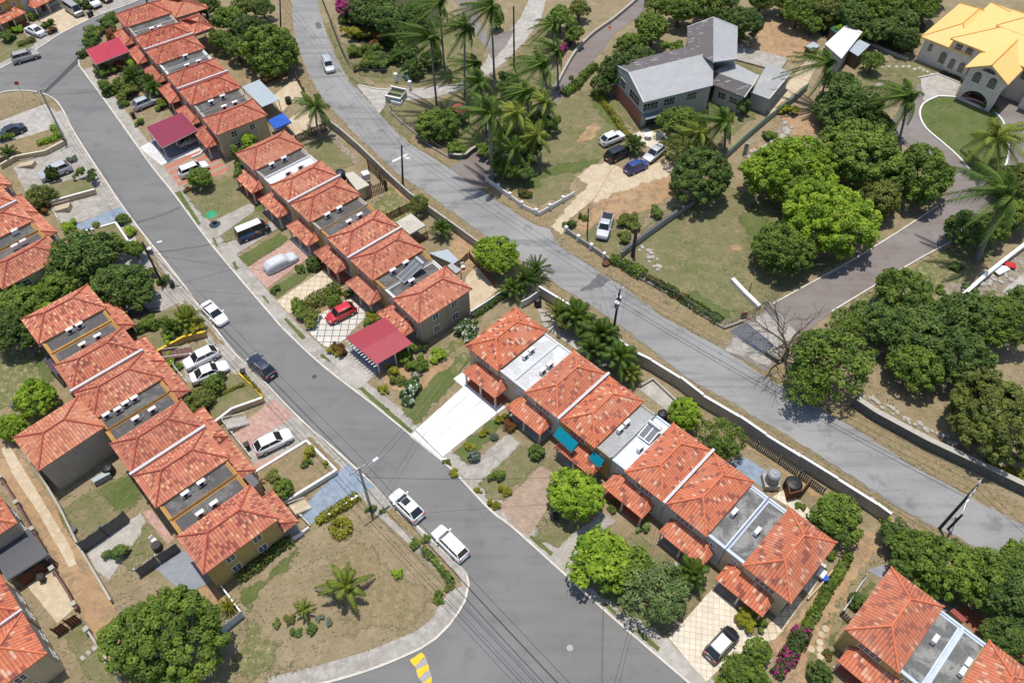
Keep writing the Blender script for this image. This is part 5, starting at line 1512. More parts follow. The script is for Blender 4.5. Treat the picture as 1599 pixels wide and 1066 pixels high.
# top left corner row
E1, E2 = P(40.7, 19.7, 2.2), P(61, 9.8, 2.2)
th = math.atan2(E2.y - E1.y, E2.x - E1.x); U = Vector((math.cos(th), math.sin(th), 0)); V = Vector((-U.y, U.x, 0))
h1 = E1 - U * 3.9 + V * 5.98; h1.z = 0
unit("townhouse", "townhouse behind the white sedan in the top left corner", "townhouses of the top left row", h1, th, 1, False, "wall_yellow", "clay_orange", "clay_cap_orange", "felt_grey", "parapet_grey", "parapet_white")
unit("townhouse", "townhouse behind the minibus in the top left corner", "townhouses of the top left row", h1 + U * 9.5, th, -1, False, "wall_grey", "clay_orange", "clay_cap_orange", "felt_grey", "parapet_grey", "parapet_white")
# annexes with hip roofs
def annex(label, corners, z, tiles, wall, cap="clay_cap", open_=False, ins=None):
    q = [P(*p, z) for p in corners]; o = sum(q, Vector()) / 4
    d = (q[1] - q[0] + q[2] - q[3]); e = (q[3] - q[0] + q[2] - q[1]); w_, dp = d.length / 2, e.length / 2
    th = math.atan2(d.y, d.x)
    t = thing("house_annex", label, "house annex", (o.x, o.y, 0), th, "annexes built onto the townhouses")
    r, c = hip(-w_ / 2, w_ / 2, -dp / 2, dp / 2, z, 1.2, ins or w_ / 2)
    put("roof", r.mesh("roof"), tiles, t); put("ridge_cap", c.mesh("ridge_cap"), cap, t)
    if open_:
        for x in (-1, 1):
            for y in (-1, 1): put("post", MB().tube([(x * (w_ / 2 - .25), y * (dp / 2 - .25), 0), (x * (w_ / 2 - .25), y * (dp / 2 - .25), z - .121)], .09, 8).mesh("post"), "trim_cream", t)
        put("wall", MB().box(-w_ / 2 + .2, w_ / 2 - .2, -dp / 2 + .1, -dp / 2 + .3, 0, z - .13).mesh("wall"), wall, t)
    else:
        put("wall", MB().box(-w_ / 2 + .25, w_ / 2 - .25, -dp / 2 + .25, dp / 2 - .25, -.3, z - .122).mesh("wall"), wall, t)
    return t
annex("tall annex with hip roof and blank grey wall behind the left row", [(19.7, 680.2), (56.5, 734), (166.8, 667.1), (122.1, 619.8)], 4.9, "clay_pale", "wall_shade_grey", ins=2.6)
annex("pale tiled annex behind the topmost house of the far row", [(248, 1), (275, 27.5), (324, 14), (300, -20)], 3.9, "clay_pale", "wall_cream", open_=True)
annex("tiled open sided annex beside the white parapet of the far row", [(278, 33), (304, 53), (333, 43.5), (312, 20)], 4.0, "clay_mixed", "wall_cream", open_=True)
# rooftop condensers
def acs(row, lst, thb):
    for k, (x, y, txt) in enumerate(lst):
        acunit(x, y, thb, txt, clear=BLOCKS.get(row))
W = "white condenser "
ta, tb, tc, tf, td = (BLOCKS[k][1] for k in 'ABCFD')
acs('A', [(238, 47, W + "nearer the street on the topmost flat roof of the far row"), (250, 44, W + "farther from the street on the topmost flat roof of the far row"), (290, 89.5, W + "alone against the hip eave on the far row's middle flat roof"), (294.4, 106, W + "nearer the street on the lower half of the far row's middle flat roof"), (312.7, 100, W + "farther back on the lower half of the far row's middle flat roof"), (330.3, 160.6, W + "nearer the maroon carport, upper half of the far row's last flat roof"), (348.3, 152.3, W + "nearer the zinc shed, upper half of the far row's last flat roof"), (353.6, 171.8, W + "nearer the maroon carport, lower half of the far row's last flat roof"), (370, 165, W + "nearer the zinc shed, lower half of the far row's last flat roof")], ta)
acs('B', [(425, 258.5, W + "nearer the street on the grey half beside the white painted flat roof"), (444, 249, W + "farther back on the grey half beside the white painted flat roof"), (452, 273, W + "nearer the street on the white painted flat roof"), (469.6, 261.7, W + "farther back on the white painted flat roof"), (511.8, 336.7, W + "nearer the street, upper half of the middle row's central flat roof"), (530, 326.3, W + "farther back, upper half of the middle row's central flat roof"), (545.3, 347.8, W + "nearer the street, lower half of the middle row's central flat roof"), (562, 337.5, W + "farther back, lower half of the middle row's central flat roof"), (613.7, 424, W + "nearer the street on the grey roof beside the solar heater"), (633.3, 411.4, W + "farther back on the grey roof beside the solar heater"), (643, 440, W + "below the slanting solar panel of the middle row's last house")], tb)
acs('C', [(820.4, 556, W + "nearer the street on the whitewashed roof above the white driveway"), (829.8, 547.5, W + "farther back on the whitewashed roof above the white driveway"), (847.6, 579.4, W + "nearer the street on the white roof's lower half above the white driveway"), (858.9, 570, W + "farther back on the white roof's lower half above the white driveway"), (965.5, 668.4, W + "nearer the street on the grey roof by the teal awnings"), (974.7, 658, W + "farther back on the grey roof by the teal awnings"), (999.6, 700, W + "on the pale blue roof below the solar panel"), (1141.5, 797, W + "on the dark roof half beside the pale blue strip, upper side"), (1182, 830, W + "on the dark roof half beside the pale blue strip, lower side")], tc + math.pi / 2 * 0)
acs('D', [(1459, 998, W + "on the upper dark roof half in the bottom right corner"), (1512, 1036, W + "farther back on the lower dark roof half, bottom right corner"), (1504.5, 1051, W + "nearer the street on the lower dark roof half, bottom right corner")], td)
acs('E', [(20.6, 358.8, W + "against the upper hip eave on the left edge row's flat roof"), (24.4, 386, W + "nearer the picture edge, lower half of the left edge row's flat roof"), (37.5, 378.5, W + "farther right, lower half of the left edge row's flat roof")], R(-44) + math.pi)
acs('F', [(110, 516.4, W + "farther left, upper half of the left row's topmost flat roof"), (125, 508.4, W + "farther right, upper half of the left row's topmost flat roof"), (131.4, 541.4, W + "farther left, lower half of the left row's topmost flat roof"), (154.5, 527.1, W + "farther right, lower half of the left row's topmost flat roof"), (166.7, 647.8, W + "largest and leftmost of four on the left row's middle flat roof"), (185.2, 640.5, W + "second from left of four on the left row's middle flat roof"), (196.6, 630.2, W + "third from left of four on the left row's middle flat roof"), (211, 623, W + "rightmost of four on the left row's middle flat roof"), (213, 655, W + "left of the pair below the rusty divider, left row's middle flat roof"), (238.9, 640.5, W + "right of the pair below the rusty divider, left row's middle flat roof"), (315.2, 754, W + "farther right, upper half of the flat roof nearest the vacant lot"), (290.4, 771.6, W + "farther left, upper half of the flat roof nearest the vacant lot"), (336.9, 789, W + "farther right, lower half of the flat roof nearest the vacant lot"), (315.2, 804.6, W + "farther left, lower half of the flat roof nearest the vacant lot")], tf)
# solar water heaters
def solar(px, py, th, z, label, l=2.1, w_=1.5, tilt=.32, lift=.25):
    p = P(px, py, z + .6)
    t = thing("solar_water_heater", label, "solar heater", (p.x, p.y, z), th)
    mb = MB(); n = Vector((0, -math.sin(tilt), math.cos(tilt))); s = Vector((0, math.cos(tilt), math.sin(tilt)))
    c = Vector((0, 0, lift + math.sin(tilt) * l / 2))
    put("panel", mb.obox(c, Vector((w_ / 2, 0, 0)), s * l / 2, n * .04).mesh("panel"), "solar_dark", t)
    fr = MB()
    for k in (-1, 0, 1): fr.obox(c + Vector((k * w_ / 2, 0, 0)) + n * .012, Vector((.035, 0, 0)), s * (l / 2 + .03), n * .05)
    for k in (-1, 1): fr.obox(c + s * k * l / 2 + n * .01, Vector((w_ / 2, 0, 0)), s * .035, n * .05)
    put("frame", fr.mesh("frame"), "steel", t)
    e = c + s * (l / 2 + .25) + n * .1
    put("tank", MB().tube([e - Vector((w_ * .52, 0, 0)), e + Vector((w_ * .52, 0, 0))], .26, 14).mesh("tank", smooth=True), "steel", t)
    lg = MB()
    for k in (-1, 1): lg.tube([e + Vector((k * w_ * .4, 0, 0)), (k * w_ * .4, e.y, 0)], .03, 5)
    put("stand", lg.mesh("stand"), "steel_dark", t)
    return t
solar(640, 425, tb, 4.24, "slanting solar panel with silver tank on the middle row's last roof", 3.2, 1.5)
solar(1013, 676, tc, 4.24, "solar panel with white tank on the pale blue roof near teal awnings", 1.7, 1.5)
# awnings on the lower middle row
def awning(c0, c1, z0, z1, out, label):
    a, b = P(*c0, z0), P(*c1, z0); d = (b - a); nrm = Vector((d.y, -d.x, 0)).normalized()
    t = thing("awning", label, "awning", a, 0)
    L = d; mb = MB(); slope(mb, [nrm * out + Vector((0, 0, z1 - z0)), L + nrm * out + Vector((0, 0, z1 - z0)), L, Vector()])
    mb.add([Vector(), nrm * out + Vector((0, 0, z1 - z0)), nrm * .05 + Vector((0, 0, z1 - z0))]); mb.add([L, L + nrm * out + Vector((0, 0, z1 - z0)), L + nrm * .05 + Vector((0, 0, z1 - z0))])
    mb.add([nrm * out + Vector((0, 0, z1 - z0)), L + nrm * out + Vector((0, 0, z1 - z0)), L + nrm * out + Vector((0, 0, z1 - z0 - .15)), nrm * out + Vector((0, 0, z1 - z0 - .15))])
    put("canopy", mb.mesh("canopy"), "canvas_teal", t)
    fr = MB(); fr.bar(nrm * out + Vector((0, 0, z1 - z0 - .16)), L + nrm * out + Vector((0, 0, z1 - z0 - .16)), .04, .04)
    put("frame", fr.mesh("frame"), "steel", t)
awning((874, 665), (903, 691), 4.35, 3.5, .9, "wide teal awning under the orange eave of the third townhouse")
awning((927, 704), (944, 718), 3.75, 3.0, .7, "small teal awning over the window beside the round mango tree")

# ================================================================ carports, sheds, tents
slab_roof("carport", "bright pink red sheet carport at the street corner, upper left", "carport", [(134, 78), (149, 101), (202, 80), (185, 58)], 2.6, "sheet_red", post_mat="trim_cream", fascia="trim_cream")
slab_roof("carport", "maroon sheet carport over a dark car", "carport", [(228, 199), (253, 231), (308, 203), (284, 175)], 2.6, "sheet_maroon", post_mat="trim_cream", zs=[2.5, 2.5, 2.7, 2.7], fascia="trim_cream")
def gable_carport():
    c = [P(540, 527, 2.4), P(588, 569, 2.4), P(644, 536, 2.7), P(601, 495, 2.7)]
    o = sum(c, Vector()) / 4; o.z = 0; q = [p - o for p in c]
    t = thing("carport", "crimson carport with white rafter ends beside the red car", "carport", o)
    r0, r1 = q[0].lerp(q[1], .5) + Vector((0, 0, .10)), q[3].lerp(q[2], .5) + Vector((0, 0, .10))
    mb = MB(); slope(mb, [q[3], q[0], r0, r1]); slope(mb, [q[1], q[2], r1, r0])
    lo = [p - Vector((0, 0, .08)) for p in q]
    for k in range(4): mb.add([lo[k], lo[(k + 1) % 4], q[(k + 1) % 4], q[k]], [(0, 0), (1, 0), (1, .1), (0, .1)])
    mb.add(lo[::-1], [(0, 0)] * 4); mb.add([q[0], q[1], r0], [(0, 0)] * 3); mb.add([q[2], q[3], r1], [(0, 0)] * 3)
    put("roof", mb.mesh("roof"), "sheet_crimson", t)
    f = (q[0] - q[3]); f.z = 0; f.normalize()
    for k in range(13):
        p = lo[0].lerp(lo[1], k / 12) - Vector((0, 0, .08))
        put("rafter", cached('raft', lambda: MB().obox((0, 0, 0), f * .3, Vector((-f.y, f.x, 0)) * .04, Vector((0, 0, .06))).mesh("rafter")), "trim_white", t, p + f * .12)
    for k, p in enumerate((lo[0].lerp(lo[2], .06), lo[1].lerp(lo[3], .06), lo[1].lerp(lo[2], .5), lo[2].lerp(lo[0], .08), lo[3].lerp(lo[1], .08))):
        put("post", MB().tube([(p.x, p.y, 0), (p.x, p.y, p.z)], .08, 8).mesh("post"), "trim_cream", t)
gable_carport()
slab_roof("shed", "pale zinc roofed shed behind the far row", "shed", [(377.6, 135.8), (409.2, 167.3), (436.2, 156), (404.7, 124.5)], 2.6, "sheet_zinc", post_mat="wood_fence", zs=[2.7, 2.7, 2.5, 2.5])
slab_roof("shed", "beige flat roofed shed behind the middle row with black tank", "shed", [(537, 271), (557.6, 297.4), (577, 288.5), (551, 268)], 2.2, "canvas_cream", walls="wall_cream", posts=False)
slab_roof("shed", "grey zinc lean-to behind the middle row's last house", "shed", [(670, 395), (708, 412), (716, 406), (699, 389)], 2.0, "sheet_zinc", walls="wall_grey_block", posts=False)
slab_roof("shed", "small dark zinc roof against the middle row's end house", "shed", [(698, 415), (712, 427), (720, 421), (705, 410)], 2.2, "sheet_grey", post_mat="wood_fence")
slab_roof("shed", "long white roofed outbuilding beside the tan yard, top right", "shed", [(1288, 69), (1314, 92), (1347, 50), (1322, 38)], 3.0, "sheet_white", walls="wall_grey_block", posts=False)
slab_roof("shed", "grey metal roofed shed with dark front beside the white outbuilding", "shed", [(1324, 78), (1340, 88), (1359, 70), (1342, 62)], 2.4, "sheet_zinc", walls="wood_fence", posts=False)
slab_roof("shed", "small grey kennel like shed left of the white outbuilding", "shed", [(1258, 73), (1268, 80), (1280, 72), (1270, 65)], 1.6, "sheet_zinc", walls="wood_red", posts=False)
slab_roof("shed", "small dark green roofed hut behind the white outbuilding", "shed", [(1296, 45), (1306, 52), (1314, 46), (1303, 40)], 2.2, "green_paint", walls="wood_fence", posts=False)
slab_roof("shed", "little red roofed lean-to against the bottom right house", "shed", [(1483, 953), (1503, 971), (1511, 967), (1490, 949)], 2.2, "sheet_brown", walls="wall_cream", posts=False)
slab_roof("shed", "small black roofed lean-to beside the left row's last porch", "shed", [(380, 744), (395, 762), (405, 752), (391, 737)], 2.6, "steel_dark", walls="wall_cream", posts=False)
slab_roof("shed", "purple grey sheet lean-to behind the left row's flat roof", "shed", [(67, 561), (88, 585), (95, 580), (76, 553)], 2.2, "purple_paint", post_mat="steel")
slab_roof("shed", "narrow zinc sheet lean-to below the blank grey annex wall", "shed", [(142, 748), (146, 753), (172, 739), (166, 733)], .9, "sheet_zinc", walls="wall_grey_block", posts=False)
def tent(name, label, corners, ze, zp, mat, post="steel"):
    q = [P(*c, ze) for c in corners]; o = sum(q, Vector()) / 4; o.z = 0; q = [p - o for p in q]; ap = Vector((0, 0, zp))
    t = thing(name, label, name.replace('_', ' '), o)
    mb = MB()
    for k in range(4):
        a, b = q[k], q[(k + 1) % 4]; m_ = a.lerp(b, .5); mid = m_.lerp(ap, .5) - Vector((0, 0, .08))
        mb.add([a, b, a.lerp(ap, .0) * 0 + b.lerp(ap, .55) - Vector((0, 0, .06)), a.lerp(ap, .55) - Vector((0, 0, .06))]); mb.add([a.lerp(ap, .55) - Vector((0, 0, .06)), b.lerp(ap, .55) - Vector((0, 0, .06)), ap])
        mb.add([a - Vector((0, 0, .22)), b - Vector((0, 0, .22)), b, a])
    put("canopy", mb.mesh("canopy"), mat, t)
    for p in q: put("leg", MB().tube([(p.x * .97, p.y * .97, 0), (p.x * .97, p.y * .97, ze - .02)], .035, 6).mesh("leg"), post, t)
tent("tent", "blue pop up canopy beside the far row's end house", [(418.4, 187.8), (429, 202), (455, 190.4), (442, 176.5)], 2.1, 2.8, "canvas_blue")
tent("gazebo", "cream square gazebo canopy behind the middle row", [(618, 347), (639.5, 366), (664.5, 351.8), (642, 333)], 2.3, 2.9, "canvas_cream", "wood_fence")
tent("garden_umbrella", "grey white pyramid parasol under the palms near the silver hatchback", [(1040, 884), (1046, 895), (1062, 886), (1054, 876)], 1.9, 2.4, "cover_silver")
# water tanks
water_tank(530, 266, .75, 1.5, "black water tank against the middle row's white party wall", z=1.6, stand=1.6)
water_tank(1036, 643, .62, 1.4, "black water tank behind the row with teal awnings")
water_tank(1211, 737, .72, 1.7, "grey water tank on a white plinth behind the blue deck", "plastic_grey", z=.9, stand=.9)
water_tank(1241, 752, .95, 1.4, "big black water tank inside a brown walled pen")
water_tank(165, 728, .62, 1.3, "black water tank at the foot of the blank annex wall")
water_tank(840, 466, .5, 1.3, "small black water tank inside the corner of the estate wall")
water_tank(33, 883, .5, 1.2, "blue water drum in the dark slatted yard at the left edge", "canvas_blue")
wall_line([(1224, 762), (1228, 780), (1247, 775), (1262, 755)], 1.5, .14, "wood_red", "brown walled pen around the big black water tank", "tank_pen", z_at=0)
def ibc(px, py, label, z=0):
    p = P(px, py, z + .6); t = thing("water_container", label, "water container", (p.x, p.y, z), .5)
    put("body", MB().box(-.5, .5, -.5, .5, .1, 1.1).lathe([(.15, 1.1), (.15, 1.16), (.001, 1.16)], 10).mesh("body"), "plastic_white", t)
    fr = MB()
    for k in range(5):
        for a, b in (((-.52, -.52), (.52, -.52)), ((.52, -.52), (.52, .52)), ((.52, .52), (-.52, .52)), ((-.52, .52), (-.52, -.52))): fr.bar((*a, .1 + .25 * k), (*b, .1 + .25 * k), .03, .03)
    put("cage", fr.mesh("cage"), "steel", t)
ibc(571, 274, "white caged water container among the plants behind the middle row", .9)
# ================================================================ the two big houses
def poly_walls(mb, base, z1, z0=-.2):
    for k in range(len(base)):
        a, b = base[k], base[(k + 1) % len(base)]
        mb.add([(a[0], a[1], z0), (b[0], b[1], z0), (b[0], b[1], z1), (a[0], a[1], z1)])
def grey_house():
    o = P(1060, 120); o = Vector((o.x, o.y, 0))
    t = thing("house", "large two storey grey house with joined pale grey gable roofs", "house", o)
    L = lambda v, z=None: Vector((v[0] - o.x, v[1] - o.y, v[2] if z is None else z))
    def slab(pts, mat, name="roof", th=.16):
        q = [L(p) for p in pts]; mb = MB(); slope(mb, q)
        lo = [p - Vector((0, 0, th)) for p in q]
        for k in range(len(q)): mb.add([lo[k], lo[(k + 1) % len(q)], q[(k + 1) % len(q)], q[k]], [(0, 0), (1, 0), (1, .1), (0, .1)])
        mb.add(lo[::-1], [(0, 0)] * len(q))
        return put(name, mb.mesh(name), mat, t)
    def edge(a, b, mat="trim_white"):
        put("barge_board", MB().bar(L(a) + Vector((0, 0, .0)), L(b) + Vector((0, 0, .0)), .10, .24).mesh("barge_board"), mat, t)
    # main wing
    f, e, a = P(1004.9, 160.2, 5), P(1113.5, 133.5, 5), P(960.2, 101.1, 5)
    b = P(1073, 73, 5); r0, r1 = P(981.2, 113, 6.3), P(1113.9, 81, 6.3)
    slab([f, e, r1, r0], "sheet_grey"); slab([b, a, r0, r1], "shingle_dark")
    edge(a, r0); edge(r0, f)
    u = (e - f); u.z = 0; u.normalize(); v = Vector((-u.y, u.x, 0)); dep = (a - f).dot(v)
    W0 = f + u * .5 + v * .5; ln = (e - f).length - .5
    cs = [W0, W0 + u * ln, W0 + u * ln + v * (dep - 1.0), W0 + v * (dep - 1.0)]
    mb = MB(); q = [L(c) for c in cs]; poly_walls(mb, q, 4.86)
    rr = L(r0) + u * .5
    mb.add([(q[3].x, q[3].y, 4.86), (q[0].x, q[0].y, 4.86), (rr.x, rr.y, 6.0)])
    put("wall", mb.mesh("wall"), "wall_grey", t)
    # brick lower storey on the gable end
    g0, g1 = q[3], q[0]; d = (g1 - g0); d.z = 0; dl = d.length; d.normalize(); n_ = Vector((d.y, -d.x, 0))
    if n_.dot(u) > 0: n_ = -n_
    put("brick_panel", MB().obox((g0 + g1) / 2 * 1.0 + n_ * .04 + Vector((0, 0, 1.15 - 5 * 0)) - Vector((0, 0, ((g0 + g1) / 2).z)), d * (dl / 2 - .3), n_ * .03, Vector((0, 0, 1.2))).mesh("brick_panel"), "brick_red", t)
    def win(p, ax, w_, h, z, panes=3):
        ang = math.atan2(ax.y, ax.x) + math.pi / 2
        f_ = window(t, (p.x, p.y, z), 'y-', w_, h, panes, "trim_cream"); f_.rotation_euler = (0, 0, ang)
    for k, (tt, w_) in enumerate(((.30, 1.6), (.70, 3.2))): win(g0.lerp(g1, tt) + n_ * .02, n_, w_, 1.35, 3.6, 4)
    fr = -v
    for tt, w_ in ((.10, 2.6), (.38, 1.9), (.72, 1.7)): win(q[0].lerp(q[1], tt) + fr * .02, fr, w_, 1.25, 3.6, 4)
    put("canopy", MB().obox(q[0].lerp(q[1], .16) + fr * .6 + Vector((0, 0, 2.25 - q[0].z)), u * 2.0, fr * .6, Vector((0, 0, .05))).mesh("canopy"), "steel_blue", t)
    put("canopy_edge", MB().obox(q[0].lerp(q[1], .16) + fr * 1.22 + Vector((0, 0, 2.22 - q[0].z)), u * 2.0, fr * .03, Vector((0, 0, .08))).mesh("canopy_edge"), "trim_white", t)
    put("front_door", MB().obox(q[0].lerp(q[1], .16) + fr * .03 + Vector((0, 0, 1.0 - q[0].z)), u * 1.1, fr * .03, Vector((0, 0, 1.0))).mesh("front_door"), "window_glass", t)
    put("step_canopy", MB().obox(q[3] + n_ * .6 + d * .5 + Vector((0, 0, 2.5 - q[3].z)), d * .8, n_ * .6, Vector((0, 0, .06))).mesh("step_canopy"), "wall_grey", t)
    # rear wing, ridge running away from the viewer
    z5, z7 = 5.3, 6.9
    A_, B_, Cc, D_ = P(1073.2, 43, z5), P(1073, 76, z5), P(1151, 92, z5), P(1152, 43, z5)
    r0, r1 = P(1113.9, 27.6, z7), P(1113.9, 97, z7)
    slab([A_, B_, r1, r0], "shingle_dark"); slab([Cc, D_, r0, r1], "sheet_grey"); edge(A_, r0); edge(r0, D_); edge(r1, Cc)
    c0 = sum((A_, B_, Cc, D_), Vector()) / 4
    mb = MB(); q = [L(p.lerp(Vector((c0.x, c0.y, p.z)), .08)) for p in (B_, Cc, D_, A_)]; poly_walls(mb, q, z5 - .17)
    m1 = L(r1.lerp(Vector((c0.x, c0.y, r1.z)), .08)); mb.add([(q[0].x, q[0].y, z5 - .17), (q[1].x, q[1].y, z5 - .17), (m1.x, m1.y, z7 - .25)])
    put("wall", mb.mesh("wall"), "wall_grey", t)
    # right hand wing
    z3, z4 = 3.4, 4.4
    n0, n1, f0, f1 = P(1113.9, 132.7, z3), P(1162.5, 152.4, z3), P(1141.5, 96, z3), P(1184.8, 118, z3)
    r0, r1 = P(1115, 112, z4), P(1175.6, 134, z4)
    slab([n0, n1, r1, r0], "shingle_dark"); slab([f1, f0, r0, r1], "sheet_grey"); edge(n1, r1); edge(r1, f1)
    c0 = (n0 + n1 + f0 + f1) / 4; mb = MB(); q = [L(p.lerp(Vector((c0.x, c0.y, p.z)), .09)) for p in (n0, n1, f1, f0)]; poly_walls(mb, q, z3 - .17)
    put("wall", mb.mesh("wall"), "wall_grey", t)
    fr = Vector((q[1].y - q[0].y, -(q[1].x - q[0].x), 0)).normalized()
    win(q[0].lerp(q[1], .3) + fr * .02, fr, 1.3, 1.1, 1.9, 3); win(q[0].lerp(q[1], .7) + fr * .02, fr, 1.3, 1.1, 1.9, 3)
    # low end block
    dd = [P(1173, 144.5, 3), P(1201, 155, 3), P(1236, 113, 3.0), P(1199, 98.5, 3.0)]
    slab(dd, "felt_grey", th=.2); edge(dd[0], dd[1]); edge(dd[1], dd[2])
    c0 = sum(dd, Vector()) / 4; mb = MB(); q = [L(p.lerp(Vector((c0.x, c0.y, p.z)), .05)) for p in dd]; poly_walls(mb, q, 2.79)
    put("wall", mb.mesh("wall"), "wall_grey", t)
    fr = Vector((q[2].y - q[1].y, -(q[2].x - q[1].x), 0)).normalized(); win(q[1].lerp(q[2], .4) + fr * .02, fr, 1.2, 1.1, 1.6)
    put("patio_slab", MB().obox(L(P(1165, 88)) + Vector((0, 0, .15)), Vector((6, -3.2, 0)), Vector((1.2, 2, 0)), Vector((0, 0, .15))).mesh("patio_slab"), "concrete_old", t)
grey_house()

def arch_panel(w_, h, n=8):
    """outline of a round-headed opening"""
    r = w_ / 2
    return [(-r, 0), (r, 0)] + [(r * math.cos(math.pi * k / n), h - r + r * math.sin(math.pi * k / n)) for k in range(n + 1)]
def mansion():
    o = P(1428, 92); th = R(-44); U = Vector((math.cos(th), math.sin(th), 0))
    t = thing("mansion", "cream mansion with yellow ribbed hip roofs and arched windows", "mansion", (o.x, o.y, 0), th)
    def box(x0, x1, y0, y1, z): put("wall", MB().box(x0, x1, y0, y1, -.2, z).mesh("wall"), "wall_mansion", t)
    def hipx(x0, x1, y0, y1, z, rise, along='x', ins=None, name="roof"):
        mb = MB(); A, B, C, D = [Vector(p) for p in ((x0, y0, z), (x1, y0, z), (x1, y1, z), (x0, y1, z))]
        if along == 'x':
            i = ins or (y1 - y0) / 2; r0, r1 = Vector((x0 + i, (y0 + y1) / 2, z + rise)), Vector((x1 - i, (y0 + y1) / 2, z + rise))
            slope(mb, [A, B, r1, r0]); slope(mb, [B, C, r1]); slope(mb, [C, D, r0, r1]); slope(mb, [D, A, r0])
        else:
            i = ins or (x1 - x0) / 2; r0, r1 = Vector(((x0 + x1) / 2, y0 + i, z + rise)), Vector(((x0 + x1) / 2, y1 - i, z + rise))
            slope(mb, [A, B, r0]); slope(mb, [B, C, r1, r0]); slope(mb, [C, D, r1]); slope(mb, [D, A, r0, r1])
        dz = Vector((0, 0, .22))
        for a, b in ((A, B), (B, C), (C, D), (D, A)): mb.add([a - dz, b - dz, b, a], [(0, 0), (0.1, 0), (0.1, .1), (0, .1)])
        mb.add([D - dz, C - dz, B - dz, A - dz], [(0, 0)] * 4)
        r = put(name, mb.mesh(name), "sheet_yellow", t)
        cp = MB()
        for p in (A, D): cp.tube([p, r0], .09, 5)
        for p in (B, C): cp.tube([p, r1], .09, 5) if along == 'x' else None
        if along != 'x':
            cp = MB()
            for p in (A, B): cp.tube([p, r0], .09, 5)
            for p in (C, D): cp.tube([p, r1], .09, 5)
        cp.tube([r0, r1], .09, 5)
        put("ridge_cap", cp.mesh("ridge_cap"), "ridge_gold", r)
    def awin(x, y, z, w_, h, rz=0.0):
        pan = put("window", cached(('awf', w_, h), lambda: MB().prism(arch_panel(w_ + .18, h + .13), -.04, .04).mesh("window")), "trim_cream", t, (x, y, z), rot=(math.pi / 2, 0, rz))
        put("pane", cached(('awp', w_, h), lambda: MB().prism(arch_panel(w_, h), -.02, .055).mesh("pane")), "window_glass", pan, (0, .06, 0))
        def bars():
            mb = MB()
            for k in (-1, 0, 1): mb.box(k * w_ / 4 - .018, k * w_ / 4 + .018, .06, h - abs(k) * .12, .05, .075)
            for k in range(1, 5): mb.box(-w_ / 2, w_ / 2, h * k / 5.6 - .016, h * k / 5.6 + .016, .05, .07)
            return mb.mesh("bars")
        put("bars", cached(('awb', w_, h), bars), "trim_cream", pan, (0, .06, 0))
    box(0.3, 5.1, 0, 13, 4.3); box(5.101, 19, -.5, 14, 6.1); box(19.001, 30, -2.0, 10, 5.9)
    hipx(-.4, 8.5, -.7, 15.0, 4.4, 2.3, 'y')
    hipx(4.4, 21.5, -1.3, 15.2, 6.2, 3.0, 'x')
    hipx(18.4, 31, -2.8, 11.5, 6.0, 2.4, 'x')
    hipx(9, 17, 4, 11, 8.2, 1.6, 'x', name="roof")
    # porte-cochere: gabled front with a wide arch
    x0, x1, yf, z1 = 10.4, 16.1, -6.6, 5.9
    xm = (x0 + x1) / 2
    wb = MB()
    arch = [(2.15 * math.cos(math.pi * k / 12), .55 + 1.9 * math.sin(math.pi * k / 12)) for k in range(13)]
    # front wall as strips around the arch
    outer = [(x0 - xm, 0), (-2.15, 0)]
    wb.box(x0, xm - 2.15, yf, yf + .3, -.2, z1); wb.box(xm + 2.15, x1, yf, yf + .3, -.2, z1)
    for k in range(12):
        (a0, b0), (a1, b1) = arch[k], arch[k + 1]
        lo0, lo1 = min(a0, a1), max(a0, a1)
        wb.add([(xm + a1, yf, b1), (xm + a0, yf, b0), (xm + a0, yf, z1), (xm + a1, yf, z1)])
        wb.add([(xm + a0, yf + .3, b0), (xm + a1, yf + .3, b1), (xm + a1, yf, b1), (xm + a0, yf, b0)])
    wb.box(xm - 2.149, xm + 2.149, yf - .05, yf + .3, 0, .3)
    wb.add([(x0, yf, z1), (x1, yf, z1), (xm, yf, z1 + 1.55)])
    wb.box(x0, x0 + .3, yf + .301, -.51, 3.2, z1); wb.box(x1 - .3, x1, yf + .301, -.51, 3.2, z1)
    wb.box(x0, x0 + .3, yf + .301, yf + 1.2, -.2, 3.199); wb.box(x1 - .3, x1, yf + .301, yf + 1.2, -.2, 3.199)
    wb.box(x0 + .301, x1 - .301, yf + .301, -.51, 3.0, 3.2)
    wb.box(x0 - .04, x1 + .04, yf - .06, yf - .001, 3.25, 3.36)
    put("porch_wall", wb.mesh("porch_wall"), "wall_mansion", t)
    put("porch_floor", MB().box(x0 + .31, x1 - .31, yf + .31, -.52, 0, .08).mesh("porch_floor"), "tile_terracotta", t)
    mb = MB(); e = .7; zr, ze = z1 + 1.75, z1 - .18
    slope(mb, [(x0 - e, 0, ze), (x0 - e, yf - e, ze), (xm, yf - e, zr), (xm, 3.0, zr)])
    slope(mb, [(x1 + e, yf - e, ze), (x1 + e, 0, ze), (xm, 3.0, zr), (xm, yf - e, zr)])
    for sx, xx in ((-1, x0 - e), (1, x1 + e)):
        mb.add([(xx, yf - e, ze - .2), (xm, yf - e, zr - .2), (xm, yf - e, zr), (xx, yf - e, ze)], [(0, 0)] * 4)
        mb.add([(xx, yf - e, ze - .2), (xx, 0, ze - .2), (xm, 3, zr - .2), (xm, yf - e, zr - .2)], [(0, 0)] * 4)
    r = put("porch_roof", mb.mesh("porch_roof"), "sheet_yellow", t)
    put("ridge_cap", MB().tube([(xm, yf - e, zr + .03), (xm, 3.0, zr + .03)], .1, 5).mesh("ridge_cap"), "ridge_gold", r)
    for x in (xm - 1.25, xm + 1.25): awin(x, yf - .02, 3.75, 1.15, 1.75)
